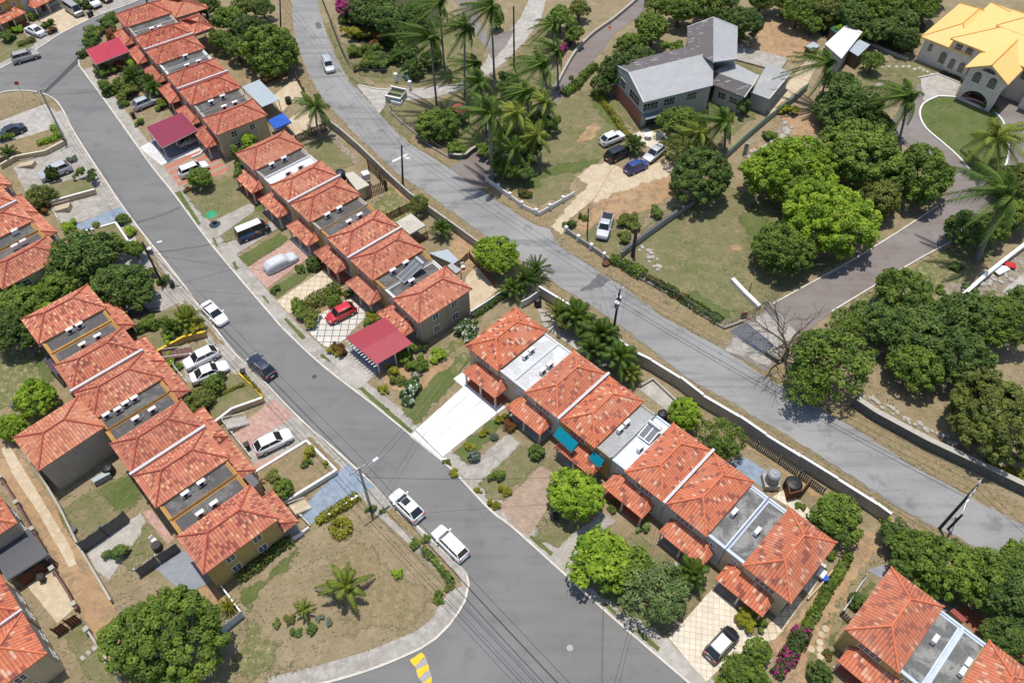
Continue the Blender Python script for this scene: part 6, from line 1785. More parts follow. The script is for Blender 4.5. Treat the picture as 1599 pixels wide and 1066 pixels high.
    fan = put("fanlight", MB().prism([(1.0 * math.cos(math.pi * k / 10), .62 * math.sin(math.pi * k / 10)) for k in range(11)], -.03, .05).mesh("fanlight"), "window_glass", t, (xm, yf - .02, 6.0), rot=(math.pi / 2, 0, 0))
    awin(1.7, -.02, 2.2, .6, 1.3); awin(4.3, -.02, 1.0, .95, 2.0)
    for x in (6.2, 7.9, 9.5): awin(x, -.52, 1.0, .9, 1.75)
    for x in (6.1, 7.9): window(t, (x, -.54, 4.9), 'y-', 1.0, 1.2, 3, "trim_cream")
    for x in (21.0, 24.0, 27.0): awin(x, -2.02, .9, 1.1, 2.0); awin(x, -2.02, 3.7, 1.1, 1.7)
    for x in (17.4,): awin(x, -.52, 3.8, 1.0, 1.7)
    return t, U
mat_plain("ridge_gold", (.62, .27, .04), .6, .3, .12)
MANS, MU = mansion()
def mloc(x, y):
    th = R(-44); o = P(1428, 92)
    return Vector((o.x + x * math.cos(th) - y * math.sin(th), o.y + x * math.sin(th) + y * math.cos(th), 0))

# ================================================================ walls and fences
wall_line([(500, 178), (530, 200), (560, 226), (585, 250), (612, 276), (640, 301), (675, 326), (712, 352), (748, 378)], 1.4, .18, "wall_concrete", "grey estate wall between the far and middle rows and the main road", "estate_wall", z_at=1.4, cap="stone_pale")
wall_line([(842, 447), (897, 480), (945, 514), (994, 550)], 1.7, .2, "wall_concrete", "estate wall behind the palms and power pole with transformers", "estate_wall", z_at=1.7, cap="trim_white")
wall_line([(996, 552), (1017, 562), (1063, 590), (1098, 617), (1155, 650), (1196, 678), (1251, 712), (1308, 747), (1370, 786), (1392, 802)], 1.9, .22, "wall_concrete", "long stepped grey estate wall with white coping beside the main road", "estate_wall", z_at=1.9, cap="trim_white", heights=[2.0, 1.9, 2.05, 1.9, 2.0, 1.88, 2.0, 1.88, 1.95])
wall_line([(1340, 622), (1370, 642), (1411, 664), (1452, 686), (1495, 706), (1545, 729), (1600, 755), (1650, 778)], 1.5, .5, "stone_dark", "dark stone retaining wall along the right side of the main road", "stone_wall", z_at=1.5, cap="stone_pale")
wall_line([(1347, 566), (1358, 558), (1375, 548)], .9, .25, "stone_pale", "short pale stone wall between the leafy trees right of the gate", "stone_wall", z_at=.9)
wall_line([(760, 277), (790, 299), (820, 321), (842, 331), (868, 316), (897, 299)], .75, .12, "trim_white", "white balustrade wall turning into the dirt drive, left side", "garden_wall", z_at=.75, posts=2.6, post_h=1.0)
wall_line([(884, 356), (905, 371), (928, 386), (952, 403)], .8, .14, "wall_grey_block", "grey block wall with white posts in front of the silver pickup", "garden_wall", z_at=.8, posts=2.4, post_mat="trim_white", post_h=1.0)
mesh_fence([(888, 356), (905, 340), (926, 322)], 1.3, "wire fence beside the dirt drive and silver pickup")
wall_line([(972, 392), (994, 374), (1040, 341), (1084, 311)], 1.0, .3, "wall_grey_block", "dark grey wall sloping from the pickup to the big dark tree", "garden_wall", z_at=1.0, cap="stone_dark")
mesh_fence([(1000, 372), (1024, 352), (1050, 331)], 1.5, "green mesh fence along the dark grey wall", mat="green_paint")
mesh_fence([(952, 408), (994, 433), (1030, 452), (1063, 470), (1095, 492), (1130, 513), (1142, 509), (1160, 502)], 1.1, "long wire fence on a pale kerb between main road and big lawn", base=.3)
wall_line([(1146, 436), (1165, 456), (1187, 477)], .6, .55, "wall_white", "thick low white wall pointing to the driveway gate", "garden_wall", z_at=.6)
wall_line([(1163, 487), (1163.5, 488.2)], 1.0, .7, "wall_pink", "pink gate pillar with tile cap at the cattle grid", "gate_pillar", "pillar", z_at=1.0, cap="clay_cap")
wall_line([(1197, 549), (1208, 556), (1218, 562)], .7, .2, "stone_dark", "low dark wall beside the grid gate under the bare tree", "garden_wall", z_at=.7)
def grid_gate():
    a, b, c, d = P(1152, 511), P(1199, 546), P(1207, 538), P(1164, 504)
    t = thing("cattle_grid", "steel bar cattle grid across the mouth of the long driveway", "cattle grid", a)
    mb = MB()
    a, b = a.lerp(d, -1.0), b.lerp(c, -1.0)
    put("pit", MB().prism([(p - a).to_tuple()[:2] for p in (a, b, c, d)], .04, .045).mesh("pit"), "asphalt_patch", t)
    for k in range(9):
        p, q = a.lerp(d, k / 8) - a, b.lerp(c, k / 8) - a
        mb.tube([p + Vector((0, 0, .1)), q + Vector((0, 0, .1))], .065, 6)
    t.location = a
    put("bars", mb.mesh("bars"), "steel", t)
    fr = MB(); fr.bar(a - a + Vector((0, 0, .06)), d - a + Vector((0, 0, .06)), .15, .12); fr.bar(b - a + Vector((0, 0, .06)), c - a + Vector((0, 0, .06)), .15, .12)
    put("frame", fr.mesh("frame"), "steel_dark", t)
grid_gate()
mesh_fence([(1160, 500), (1178, 492), (1196, 478)], 1.5, "dark wire fence between pink pillar and low white wall")
def slide_gate():
    a, b = P(1193, 480), P(1226, 520)
    t = thing("sliding_gate", "grey barred sliding gate standing open beside the bare tree", "gate", a); d = b - a
    mb = MB()
    for k in range(22): p = d * (k / 21); mb.bar(p, p + Vector((0, 0, 1.5)), .04, .04, up=(1, 0, 0))
    put("bars", mb.mesh("bars"), "steel_dark", t)
    fr = MB()
    for z in (.08, .8, 1.52): fr.bar(Vector((0, 0, z)), d + Vector((0, 0, z)), .07, .07)
    put("frame", fr.mesh("frame"), "steel", t)
slide_gate()
mesh_fence([(503, 2), (515, 32), (530, 72), (545, 104), (562, 117), (592, 120), (612, 118)], 1.3, "wire fence curving along the shrubs at the top of the main road")
mesh_fence([(604, 168), (612, 178), (632, 196), (654, 214), (676, 232), (702, 247)], 1.3, "wire fence around the round hedge tree beside the main road", base=.25)
wall_line([(702, 242), (715, 244), (727, 243), (735, 236), (744, 230)], .8, .3, "stone_dark", "dark stone planter wall at the mouth of the grey side drive", "planter_wall", z_at=.5, cap="stone_pale")
wall_line([(1135, 240), (1165, 212), (1200, 182), (1245, 148), (1262, 132)], .9, .2, "wall_grey_block", "grey fence wall along the rubble slope right of the grey house", "garden_wall", z_at=.9, cap="green_paint")
wall_line([(1164, 235), (1165.2, 233)], 2.2, .6, "wall_grey_block", "tall grey concrete pier at the end of the rubble slope", "gate_pillar", "pillar", z_at=1.0)
wall_line([(1351, 64), (1385, 78), (1418, 92)], .5, .3, "stone_pale", "low pale stone wall at the edge of the wood by the mansion", "garden_wall", z_at=.4)
mesh_fence([(1355, 54), (1395, 68), (1430, 82)], 1.5, "dark wire fence between the wood and the mansion garden")
wall_line([(1502, 462), (1540, 428), (1575, 400), (1620, 366)], 1.0, .35, "wall_white", "white topped wall above the building rubble at the right edge", "garden_wall", z_at=1.0, cap="trim_white")
wall_line([(1505, 452), (1530, 470), (1545, 478)], .6, .3, "cover_silver", "low white sheeting barrier beside the building rubble", "barrier", "barrier", z_at=.5)
wall_line([(1434, 121), (1464, 115), (1499, 129)], .25, .12, "trim_white", "white edging around the mansion's tan forecourt", "edging_wall", z_at=.2)
wall_line([(300, 245), (312, 240), (322, 229)], .35, .2, "trim_white", "white edging wall below the maroon carport", "garden_wall", z_at=.3)
# yards behind the rows
fence([(412, 132), (450, 117)], 1.6, "wood_red", "red brown board fence behind the zinc roofed shed")
fence([(463, 125), (478, 152)], 1.3, "wood_fence", "brown fence at the road end of the tan deck")
fence([(464, 224), (488, 213), (512, 203)], 1.6, "wood_fence", "dark picket fence under the palm beside the estate wall")
fence([(562, 314), (580, 306), (606, 296)], 1.8, "wood_fence", "tall dark stake fence below the caged water container", slat=.13, pitch=.26)
fence([(606, 296), (590, 276), (575, 262)], 1.8, "wood_fence", "dark stake fence running up beside the estate wall", slat=.13, pitch=.26)
fence([(606, 345), (625, 335), (647, 325)], 1.4, "wood_red", "red brown fence between middle yard and cream gazebo")
fence([(640, 386), (655, 379), (670, 371)], 1.4, "wood_fence", "dark fence under the cream gazebo")
fence([(716, 417), (732, 402), (752, 424), (776, 452)], 1.1, "wood_red", "red brown fence around the cream patio near the lime tree")
wall_line([(733, 488), (758, 472), (782, 456)], .5, .15, "trim_white", "low white wall along the end of the cream patio", "garden_wall", z_at=.4)
wall_line([(842, 455), (826, 466), (814, 472)], 1.2, .15, "cover_silver", "pale sheet fence behind the first orange roof", "sheet_fence", "fence", z_at=1.0)
wall_line([(1002, 600), (1020, 590), (1056, 624)], .4, .2, "wall_concrete", "low wall round the concrete yard near the black tank", "garden_wall", z_at=.4)
fence([(1148, 678), (1180, 700), (1214, 722), (1246, 744), (1284, 772)], 1.3, "slat_dark", "black slatted fence inside the long stepped estate wall", post_every=3)
fence([(1313, 960), (1331, 932), (1349, 905)], 1.2, "steel", "thin rail pen fence left of the bottom right house", pitch=.5, slat=.03)
fence([(1312, 961), (1326, 974)], 1.2, "slat_dark", "short dark pen fence left of the bottom right house")
wall_line([(1262, 934), (1282, 912), (1300, 890)], .5, .15, "wall_cream", "cream kerb wall along the tan side yard", "garden_wall", z_at=.4)
fence([(133, 861), (170, 836), (203, 812)], 2.0, "slat_dark", "dark board fence between two back yards of the left row", pitch=.3, slat=.295)
fence([(220, 900), (252, 878), (284, 857)], 1.7, "slat_dark", "dark fence with white picket tips beside the grey painted yard", pitch=.3, slat=.295, post_mat="trim_white")
fence([(341, 996), (362, 978), (383, 961)], 1.4, "sheet_zinc", "pale blue corrugated fence at the vacant lot corner", pitch=.3, slat=.29)
wall_line([(345, 914), (360, 934), (378, 958)], .9, .14, "trim_white", "white fence wall from the mustard house to the vacant lot", "garden_wall", z_at=.9)
wall_line([(20, 679), (62, 740), (92, 790), (121, 850), (150, 898), (172, 936)], .8, .2, "wall_concrete", "long low concrete wall along the sandy lane", "lane_wall", z_at=.8)
fence([(92, 992), (112, 979), (130, 967)], 1.7, "wood_red", "dark brown fence at the lower end of the cream terrace", pitch=.25, slat=.23)
fence([(40, 914), (60, 900), (79, 888)], 1.7, "wood_red", "dark brown fence at the upper end of the cream terrace", pitch=.25, slat=.23)
fence([(0, 890), (28, 870), (58, 852)], 1.3, "slat_dark", "dark railing fence across the shaded yard at the left edge")
def pergola():
    q = [P(*c, 2.3) for c in ((-12, 862), (44, 826), (74, 866), (12, 905))]; o = Vector((q[0].x, q[0].y, 0))
    t = thing("pergola", "black slatted pergola over the shaded yard at the left edge", "pergola", o); mb = MB()
    for k in range(26): mb.bar(q[0].lerp(q[1], k / 25) - o, q[3].lerp(q[2], k / 25) - o, .17, .06)
    put("slats", mb.mesh("slats"), "steel_dark", t)
    for a, b in ((0, 1), (3, 2)): put("beam", MB().bar(q[a] - o - Vector((0, 0, .1)), q[b] - o - Vector((0, 0, .1)), .12, .14).mesh("beam"), "steel_dark", t)
    for p in q: put("post", MB().tube([(p.x - o.x, p.y - o.y, 0), p - o - Vector((0, 0, .18))], .07, 8).mesh("post"), "steel_dark", t)
pergola()
wall_line([(0, 745), (22, 778), (45, 818), (70, 860), (82, 884)], .9, .18, "wall_pink", "dark brown wall left of the sandy lane by the slatted yard", "lane_wall", z_at=.9, posts=4.2, post_mat="wall_concrete", post_h=1.05)
wall_line([(81, 887), (100, 915), (119, 950)], .9, .2, "wall_pink", "purple brown wall with grey piers along the cream terrace", "lane_wall", z_at=.9, posts=5.0, post_mat="wall_concrete", post_h=1.05)
wall_line([(135, 982), (158, 1016), (174, 1042), (194, 1072)], .8, .2, "wall_concrete", "grey wall with piers at the bottom of the sandy lane", "lane_wall", z_at=.8, posts=4.4, post_h=1.0)
fence([(203, 492), (252, 487)], .9, "steel_dark", "dark driveway gate with white rail under the leafy trees", name="driveway_gate", cat="gate", pitch=.12, slat=.03)
fence([(195, 470), (204, 492)], .9, "trim_white", "white railing beside the dark driveway gate", pitch=.12, slat=.03)
fence([(85, 332), (94, 350)], .8, "trim_white", "white railing beside the red leaved shrub", pitch=.14, slat=.03)
fence([(255, 552), (272, 574), (292, 600)], .7, "trim_white", "white railing between the left row and the two white cars", pitch=.14, slat=.03)
fence([(348, 660), (368, 686), (392, 716)], .7, "trim_white", "white railing between left row and pink brick drive", pitch=.14, slat=.03)
fence([(460, 798), (472, 810), (484, 822)], .7, "trim_white", "white railing at the low corner of the blue drive", pitch=.14, slat=.03)
hp = [(450, 843), (466, 834), (482, 822)]
wall_line(hp, .5, .15, "trim_white", "white fence wall between mustard house porch and vacant lot", "garden_wall", z_at=.5)

# ================================================================ poles and wires
street_dir = math.atan2(*reversed([*(P(357, 540) - P(163, 280))][:2]))
road_dir = math.atan2(*reversed([*(P(1220, 672) - P(800, 398))][:2]))
p1, _ = utility_pole((103, 222), (62, 140), "weathered grey power pole leaning at the street junction, upper left", "pole_grey", 1, street_dir + 1.57)
p2, _ = utility_pole((253, 442), (222, 378), "dark power pole with one transformer beside the street's left kerb", "wood_pole", 0, street_dir + 1.57, 1, 0.3)
p3, _ = utility_pole((579, 792), (560, 730), "tall grey power pole with street lamp at the blue drive", "pole_grey", 1, street_dir + 1.57, 0, .75)
p4, _ = utility_pole((957, 522), (968, 452), "black power pole with two white topped transformers by the main road", "wood_pole", 1, road_dir + 1.57, 2)
p5, _ = utility_pole((1467, 825), (1527, 757), "dark power pole with white crossarms at the right edge of the main road", "wood_pole", 2, road_dir + 1.57)
p5b, _ = utility_pole((1480, 826), (1503, 803), "short dark stub pole with street lamp beside the bushes", "wood_pole", 0, road_dir, 0, 1.0, r=.13)
p6, _ = utility_pole((629, 290), (627, 227), "thin black power pole with one crossarm by the estate wall", "wood_pole", 1, .35)
p7, _ = utility_pole((438, 45), (437, -6), "power pole with pale crossarm at the top left of the main road", "wood_pole", 1, 0.0)
p8, _ = utility_pole((803, 105), (802, 10), "bare dark pole among the palms beside the side drive", "wood_pole", 0, pin=False)
p9, _ = utility_pole((988, 400), (994, 357), "short thick black pole at the corner of the big lawn", "wood_pole", 0, r=.26)
p10, _ = utility_pole((917, 371), (919, 325), "thin black service pole beside the silver pickup", "wood_pole", 0, r=.09)
p11, _ = utility_pole((229, 5), (227, -22), "dark power pole at the very top of the estate street", "wood_pole", 0)
p12, _ = utility_pole((1170, 456), (1174, 441), "short black gate post standing by the low white wall", "steel_dark", 0, r=.07)
wire_n = 0
def run(a, b, lab, n=3, spread=.9, dirn=0.0, dz=0.0, sag=.5, r=.016):
    s = Vector((math.cos(dirn), math.sin(dirn), 0))
    for k in range(n):
        o_ = s * spread * (k - (n - 1) / 2) + Vector((0, 0, dz))
        wire(a + o_, b + o_, sag * (1 + .1 * k), lab % (("left", "middle", "right")[k] if n == 3 else ("left", "right")[k] if n == 2 else "single"), r)
down = lambda z: Vector((0, 0, -z))
run(p11, p1, "%s wire of the span along the estate street's top end", 2, .8, street_dir + 1.57)
run(p1, p2, "%s wire spanning the junction pole and the transformer pole", 3, .9, street_dir + 1.57)
run(p2, p3, "%s wire spanning the transformer pole and the lamp pole by the blue drive", 3, .9, street_dir + 1.57)
e1 = P(940, 1140, 6.5)
run(p3, e1, "%s wire running from the lamp pole to the bottom of the picture", 3, .8, street_dir + 1.57, r=.02)
run(p3 + down(1.6), e1 + down(1.6), "%s lower cable from the lamp pole to the bottom of the picture", 2, .9, street_dir + 1.57, 0, .6, .03)
run(p2 + down(1.4), p3 + down(1.4), "%s lower cable between transformer pole and lamp pole", 2, .5, street_dir + 1.57, 0, .6, .025)
run(p7, p6, "%s wire along the top bend of the main road", 3, .8, road_dir + 1.57)
run(p6, p4, "%s wire between the thin pole and the twin transformer pole", 3, .8, road_dir + 1.57)
run(p4, p5, "%s wire between the twin transformer pole and the right edge pole", 3, .8, road_dir + 1.57)
run(p4 + down(2.2), p5 + down(2.2), "%s lower cable along the right half of the main road", 2, .5, road_dir + 1.57, 0, .6, .024)
run(p5, P(1700, 905, 8), "%s wire leaving the picture at the right edge", 2, .8, road_dir + 1.57)
run(p4 + down(.6), p9, "%s wire crossing the road to the short thick black pole", 1, .1, 0, 0, .4)
run(p4 + down(.9), p10, "%s wire crossing the road to the thin service pole by the pickup", 1, .1, 0, 0, .5)
run(p10, P(1010, 165, 4.6), "%s service wire from the thin pole to the grey house", 1, .1, 0, 0, .6)
run(p6 + down(.4), P(745, 150, 6), "%s wire from the thin pole up toward the palms", 1, .1, 0, 0, .5)
run(p3 + down(1.8), P(690, 596, 2.6), "%s service wire crossing the street toward the crimson carport", 2, .7, 0, 0, .5)
run(p3 + down(1.9), P(974, 740, 4.4), "%s service wire crossing the street to the teal awning row", 1, .1, 0, 0, .7)
run(p2 + down(2.0), P(482, 346, 4.4), "%s service wire crossing the street to the middle row", 2, .5, 0, 0, .6)
run(p2 + down(2.1), P(579, 437, 4.4), "%s service wire crossing the street toward the garden hedge", 1, .3, 0, 0, .6)
run(e1, P(945, 850, 4.0), "%s service wire over the broad green roadside tree", 1, .4, 0, 0, .4)
run(e1, P(1035, 784, 4.4), "%s service wire rising from the bottom edge to the lower middle row", 1, .5, 0, 0, .4)
run(p1 + down(1), P(265, 124, 4.4), "%s service wire crossing to the far row", 1, .3, 0, 0, .5)
# ================================================================ vehicles
G_ = "vehicles parked in drives and along the streets"
def C(*a, **k): return car(*a, group=G_, **k)
C('sedan', 'car_white', (351, 505), (317, 471), "white sedan parked at the street's left kerb, facing the viewer")
C('crossover', 'car_navy', (391, 556), (425, 587), "dark navy SUV with roof rails parked at the left kerb", rack=True)
C('crossover', 'car_white', (613, 767), (657, 810), "white SUV with dark sunroof parked by the power pole at the left kerb", sunroof=True)
C('wagon', 'car_white', (679, 823), (727, 871), "plain white estate car parked at the vacant lot's kerb")
C('wagon', 'car_silver', (517, 112), (507, 87), "silver estate car driving down the main road", name="moving_car")
C('suv', 'car_beige', (57, 83), (22, 93), "silver beige SUV at the kerb of the upper left side street")
C('sedan', 'car_white', (39, 40), (69, 54), "white sedan parked in the top left front yard")
C('minibus', 'car_beige', (130, 25), (100, 5), "beige minibus parked on tan paving in the top left", cat="minibus")
C('pickup', 'car_white', (155, 10), (130, -8), "white pickup at the top edge beside the minibus", cat="pickup")
C('sedan', 'car_black', (172, 1), (150, -14), "dark car cut by the top edge, right of the white pickup")
C('sedan', 'car_navy', (-6, 214), (37, 196), "dark blue saloon in the drive at the left edge")
C('hatch', 'car_silver', (242, 153), (209, 167), "silver hatchback in the shrubby garden of the far row")
C('sedan', 'car_grey', (318, 208), (276, 226), "dark car under the maroon carport")
C('wagon', 'car_white', (322, 255), (281, 271), "white car half hidden by a tree on the striped paving")
C('suv', 'car_silver', (62, 277), (110, 258), "silver four wheel drive in the sloping drive, left side")
v = C('minibus', 'van_art', (419, 351), (370, 371), "minivan with white roof and colourful painted sides", cat="van", roof='car_white')
C('hatch', 'car_red', (508, 500), (556, 476), "bright red hatchback on diamond tiled paving")
C('crossover', 'car_white', (287, 571), (341, 545), "white hatchback facing the left row, upper of two together")
C('sedan', 'car_white', (352, 569), (300, 591), "white saloon behind the round bush, lower of two together")
C('crossover', 'car_white', (455, 675), (397, 703), "white crossover beside the pink brick drive")
C('hatch', 'car_black', (1148, 982), (1107, 1026), "black hatchback with silver roof on cream tiles, lower right", roof='car_silver')
C('pickup', 'car_silver', (939, 372), (950, 333), "silver pickup on the grass by the white posted wall", cat="pickup")
C('hatch', 'car_blue', (1010, 252), (977, 267), "bright blue hatchback on the dirt drive")
C('suv', 'car_black', (980, 232), (951, 246), "black boxy jeep under small palms near the grey house", rack=False)
C('crossover', 'car_white', (976, 207), (936, 224), "white SUV beside the clipped yellow hedge")
C('sedan', 'car_silver', (1011, 247), (1034, 229), "silver saloon half under the tree at the grey house terrace")
mc = mloc(13.2, -3.6)
def garage_car():
    f, r_ = mloc(15.4, -3.8), mloc(11.0, -3.2)
    t = car('suv', 'car_dark', (1540, 150), (1520, 146), "dark car inside the mansion's arched carport", group=G_)
    t.location = (mc.x, mc.y, .1); d = f - r_; t.rotation_euler = (0, 0, math.atan2(d.y, d.x))
garage_car()
def covered_car():
    f, r_ = P(462, 395, .8), P(412, 420, .8); c = (f + r_) / 2; d = f - r_
    t = thing("covered_car", "car under a silver cover on pink paving", "covered car", (c.x, c.y, .02), math.atan2(d.y, d.x), G_)
    b, g_ = car_body(**CARS['wagon']); rng = random.Random(4)
    mb = MB(); L, W = 4.75, 1.9
    n, m_ = 30, 16; grid = []
    prof = [(0, .55), (.06, .78), (.26, .90), (.38, 1.44), (.62, 1.52), (.85, 1.46), (.97, 1.0), (1, .6)]
    def zt(t_):
        for (a, za), (b_, zb) in zip(prof, prof[1:]):
            if a <= t_ <= b_: return za + (zb - za) * (t_ - a) / (b_ - a)
        return .6
    for i in range(n + 1):
        row = []; t_ = i / n; h = zt(t_); w_ = W / 2 * (1 - .25 * abs(2 * t_ - 1) ** 6)
        for j in range(m_ + 1):
            a = math.pi * j / m_; y = w_ * math.cos(a) ; s = math.sin(a)
            y = w_ * (1 if math.cos(a) > 0 else -1) * abs(math.cos(a)) ** .55
            z = .1 + (h - .1) * min(1, s ** .55 * 1.0) + rng.uniform(-.025, .025)
            row.append((L / 2 - t_ * L + rng.uniform(-.02, .02), y + rng.uniform(-.025, .025), z))
        grid.append(row)
    for i in range(n):
        for j in range(m_): mb.add([grid[i][j], grid[i][j + 1], grid[i + 1][j + 1], grid[i + 1][j]])
    mb.add(grid[0]); mb.add(grid[-1][::-1])
    put("cover", mb.mesh("cover", smooth=True, weld=True), "cover_silver", t)
    tm, rm = cached(('wheel', .31), lambda: wheel_meshes(.31, .21))
    for sx in (1.4, -1.35):
        for sy in (-1, 1):
            w_ = put("wheel", tm, "rubber", t, (sx, sy * .78, .31), rot=(-sy * math.pi / 2, 0, 0)); put("rim", rm, "rim", w_)
covered_car()

# ================================================================ bits and pieces
wheelie_bin(268, 443, "black wheelie bin at the kerb below the transformer pole", rz=.9)
wheelie_bin(143, 21, "dark wheelie bin beside the minibus, top left", rz=.3)
wheelie_bin(139, 24, "second dark bin squeezed against the minibus bush", rz=.5)
wheelie_bin(386, 696, "black wheelie bin behind the white crossover", rz=.6)
wheelie_bin(380, 582, "black wheelie bin beside the yellow garden wall", rz=.2)
wheelie_bin(208, 180, "black wheelie bin in the garden of the silver hatchback", rz=.2)
wheelie_bin(65, 902, "black bin on the cream terrace at lower left", rz=.2)
wheelie_bin(868, 806, "black bin half under the round mango tree", rz=.2)
def parasol(px, py, mat, label):
    p = P(px, py, 1.9); t = thing("garden_umbrella", label, "umbrella", (p.x, p.y, 0))
    mb = MB()
    for k in range(8):
        a, b = 2 * math.pi * k / 8, 2 * math.pi * (k + 1) / 8
        mb.add([(.85 * math.cos(a), .85 * math.sin(a), 1.65), (.85 * math.cos(b), .85 * math.sin(b), 1.65), (0, 0, 2.05)])
    put("canopy", mb.mesh("canopy"), mat, t); put("pole", MB().tube([(0, 0, 0), (0, 0, 2.0)], .03, 6).mesh("pole"), "steel", t)
    put("base", MB().lathe([(.3, 0), (.3, .08), (.001, .1)], 12).mesh("base"), "plastic_black", t)
parasol(329, 333, "green_bright", "small bright green parasol on the lawn of the middle row")
def stop_sign():
    b = P(36, 149); t = thing("stop_sign", "red street sign seen from behind at the junction island", "road sign", b, 0)
    put("post", MB().tube([(0, 0, 0), (0, 0, 2.3)], .035, 6).mesh("post"), "steel", t)
    mb = MB(); mb.prism([(.36 * math.cos(math.pi * (k + .5) / 4), .36 * math.sin(math.pi * (k + .5) / 4)) for k in range(8)], -.015, .015, True)
    put("plate", mb.mesh("plate"), "red_paint", t, (0, .05, 2.25), rot=(math.pi / 2, 0, .5))
stop_sign()
def hut():
    c = P(720, 178, 1.6); t = thing("garden_hut", "dark green hut on stilts with red tin roof", "hut", (c.x, c.y, 0), -.75)
    put("wall", MB().box(-1.1, 1.1, -.8, .8, 1.0, 2.5).mesh("wall"), "green_paint", t)
    mb = MB(); slope(mb, [(-1.3, -1, 2.5), (1.3, -1, 2.5), (1.3, 0, 2.85), (-1.3, 0, 2.85)]); slope(mb, [(1.3, 1, 2.5), (-1.3, 1, 2.5), (-1.3, 0, 2.85), (1.3, 0, 2.85)])
    put("roof", mb.mesh("roof"), "sheet_brown", t)
    for x in (-1, 1):
        for y in (-.7, .7): put("leg", MB().box(x - .06, x + .06, y - .06, y + .06, 0, 1).mesh("leg"), "wood_fence", t)
hut()
def entrance():
    t = thing("gate_planter", "tiered stone gate planter with blue plaque beside the pale side drive", "planter", P(618, 155), -.35)
    put("wall", MB().box(-1.3, 1.5, -1.2, -1.0, 0, 1.1).box(-1.3, -1.1, -.99, 1.3, 0, 1.1).box(1.3, 1.5, -.99, 1.3, 0, 1.1).box(-1.09, 1.29, .2, .35, 0, 1.0).box(-1.09, 1.29, 1.15, 1.3, 0, 1.4).mesh("wall"), "stone_pale", t)
    put("soil", MB().box(-1.08, 1.28, -.98, .18, 0, .6).box(-1.08, 1.28, .36, 1.14, 0, .9).mesh("soil"), "grass_green", t)
    put("coping", MB().box(-1.35, 1.55, -1.25, -.95, 1.1, 1.18).box(-1.35, 1.55, 1.1, 1.35, 1.4, 1.48).mesh("coping"), "trim_white", t)
    s = thing("plaque_stand", "white stand with blue plaque at the gate planter's foot", "plaque", P(620, 162), -.35)
    put("base", MB().box(-.9, .9, -.45, .45, 0, .55).mesh("base"), "trim_white", s)
    put("plaque", MB().obox((0, 0, .68), (.62, 0, 0), (0, .3, .08), (0, -.01, .03)).mesh("plaque"), "aqua_paint", s)
entrance()
def blue_gate():
    a, b, c = P(619, 128), P(636, 124), P(641, 140)
    t = thing("entrance_gate", "pale blue metal gate standing open between white piers", "gate", a)
    for p in (a, b, c):
        put("pier", MB().box(-.22, .22, -.22, .22, 0, 1.5).box(-.28, .28, -.28, .28, 1.501, 1.6).mesh("pier"), "trim_white", t, p - a)
    mb = MB(); d = c - b
    for k in range(14): q = b - a + d * (k + .5) / 14; mb.bar(q + Vector((0, 0, .1)), q + Vector((0, 0, 1.35)), .05, .05, up=(1, 0, 0))
    mb.bar(b - a + Vector((0, 0, 1.2)), c - a + Vector((0, 0, 1.2)), .06, .06)
    d = b - a
    for k in range(14): q = d * (k + .5) / 14; mb.bar(q + Vector((0, 0, .1)), q + Vector((0, 0, 1.35)), .05, .05, up=(1, 0, 0))
    put("bars", mb.mesh("bars"), "aqua_paint", t)
blue_gate()
def cone():
    p = P(952, 42, .3); t = thing("traffic_cone", "orange traffic cone standing on the grey side drive", "cone", (p.x, p.y, 0))
    put("cone", MB().lathe([(.24, .05), (.05, .8), (.001, .8)], 12).mesh("cone"), "orange_plastic", t); put("base", MB().box(-.3, .3, -.3, .3, 0, .05).mesh("base"), "orange_plastic", t)
    put("band", MB().lathe([(.165, .35), (.115, .55)], 12).mesh("band"), "plastic_white", t).scale = (1.04, 1.04, 1)
cone()
def table(px, py, lab):
    p = P(px, py, .75); t = thing("garden_table", lab, "table", (p.x, p.y, 0))
    put("top", MB().lathe([(.001, .68), (.62, .68), (.62, .74), (.001, .74)], 18).mesh("top"), "plastic_white", t); put("leg", MB().tube([(0, 0, 0), (0, 0, .68)], .06, 8).mesh("leg"), "plastic_white", t); put("foot", MB().lathe([(.35, 0), (.3, .05), (.001, .06)], 12).mesh("foot"), "plastic_white", t)
table(1012, 210, "white round garden table left on the grey house's terrace"); table(1034, 208, "white round garden table nearest the tree on the terrace")
def chair(px, py, rz, lab):
    p = P(px, py, .4); t = thing("garden_chair", lab, "chair", (p.x, p.y, 0), rz, "white plastic garden chairs")
    put("seat", MB().box(-.24, .24, -.24, .24, .40, .44).mesh("seat"), "plastic_white", t); put("backrest", MB().obox((0, .24, .68), (.24, 0, 0), (0, .03, .01), (0, .05, .24)).mesh("backrest"), "plastic_white", t)
    for x in (-.2, .2):
        for y in (-.2, .2): put("leg", MB().box(x - .025, x + .025, y - .025, y + .025, 0, .4).mesh("leg"), "plastic_white", t)
chair(723, 416, .4, "white plastic chair beside the brown fence of the cream patio"); chair(240, 843, 1.0, "white plastic chair on the grass behind the mustard end house"); chair(1040, 215, 2, "white plastic chair beside the tables on the grey house's terrace")
def frame_table():
    p = P(1283, 895, .7); t = thing("laundry_tub", "white tub on the tan side yard of the lower middle row", "tub", (p.x, p.y, 0), .8)
    put("tub", MB().box(-.45, .45, -.35, .35, .5, .85).mesh("tub"), "plastic_white", t)
    for x in (-.38, .38):
        for y in (-.28, .28): put("leg", MB().box(x - .03, x + .03, y - .03, y + .03, 0, .5).mesh("leg"), "steel", t)
frame_table()
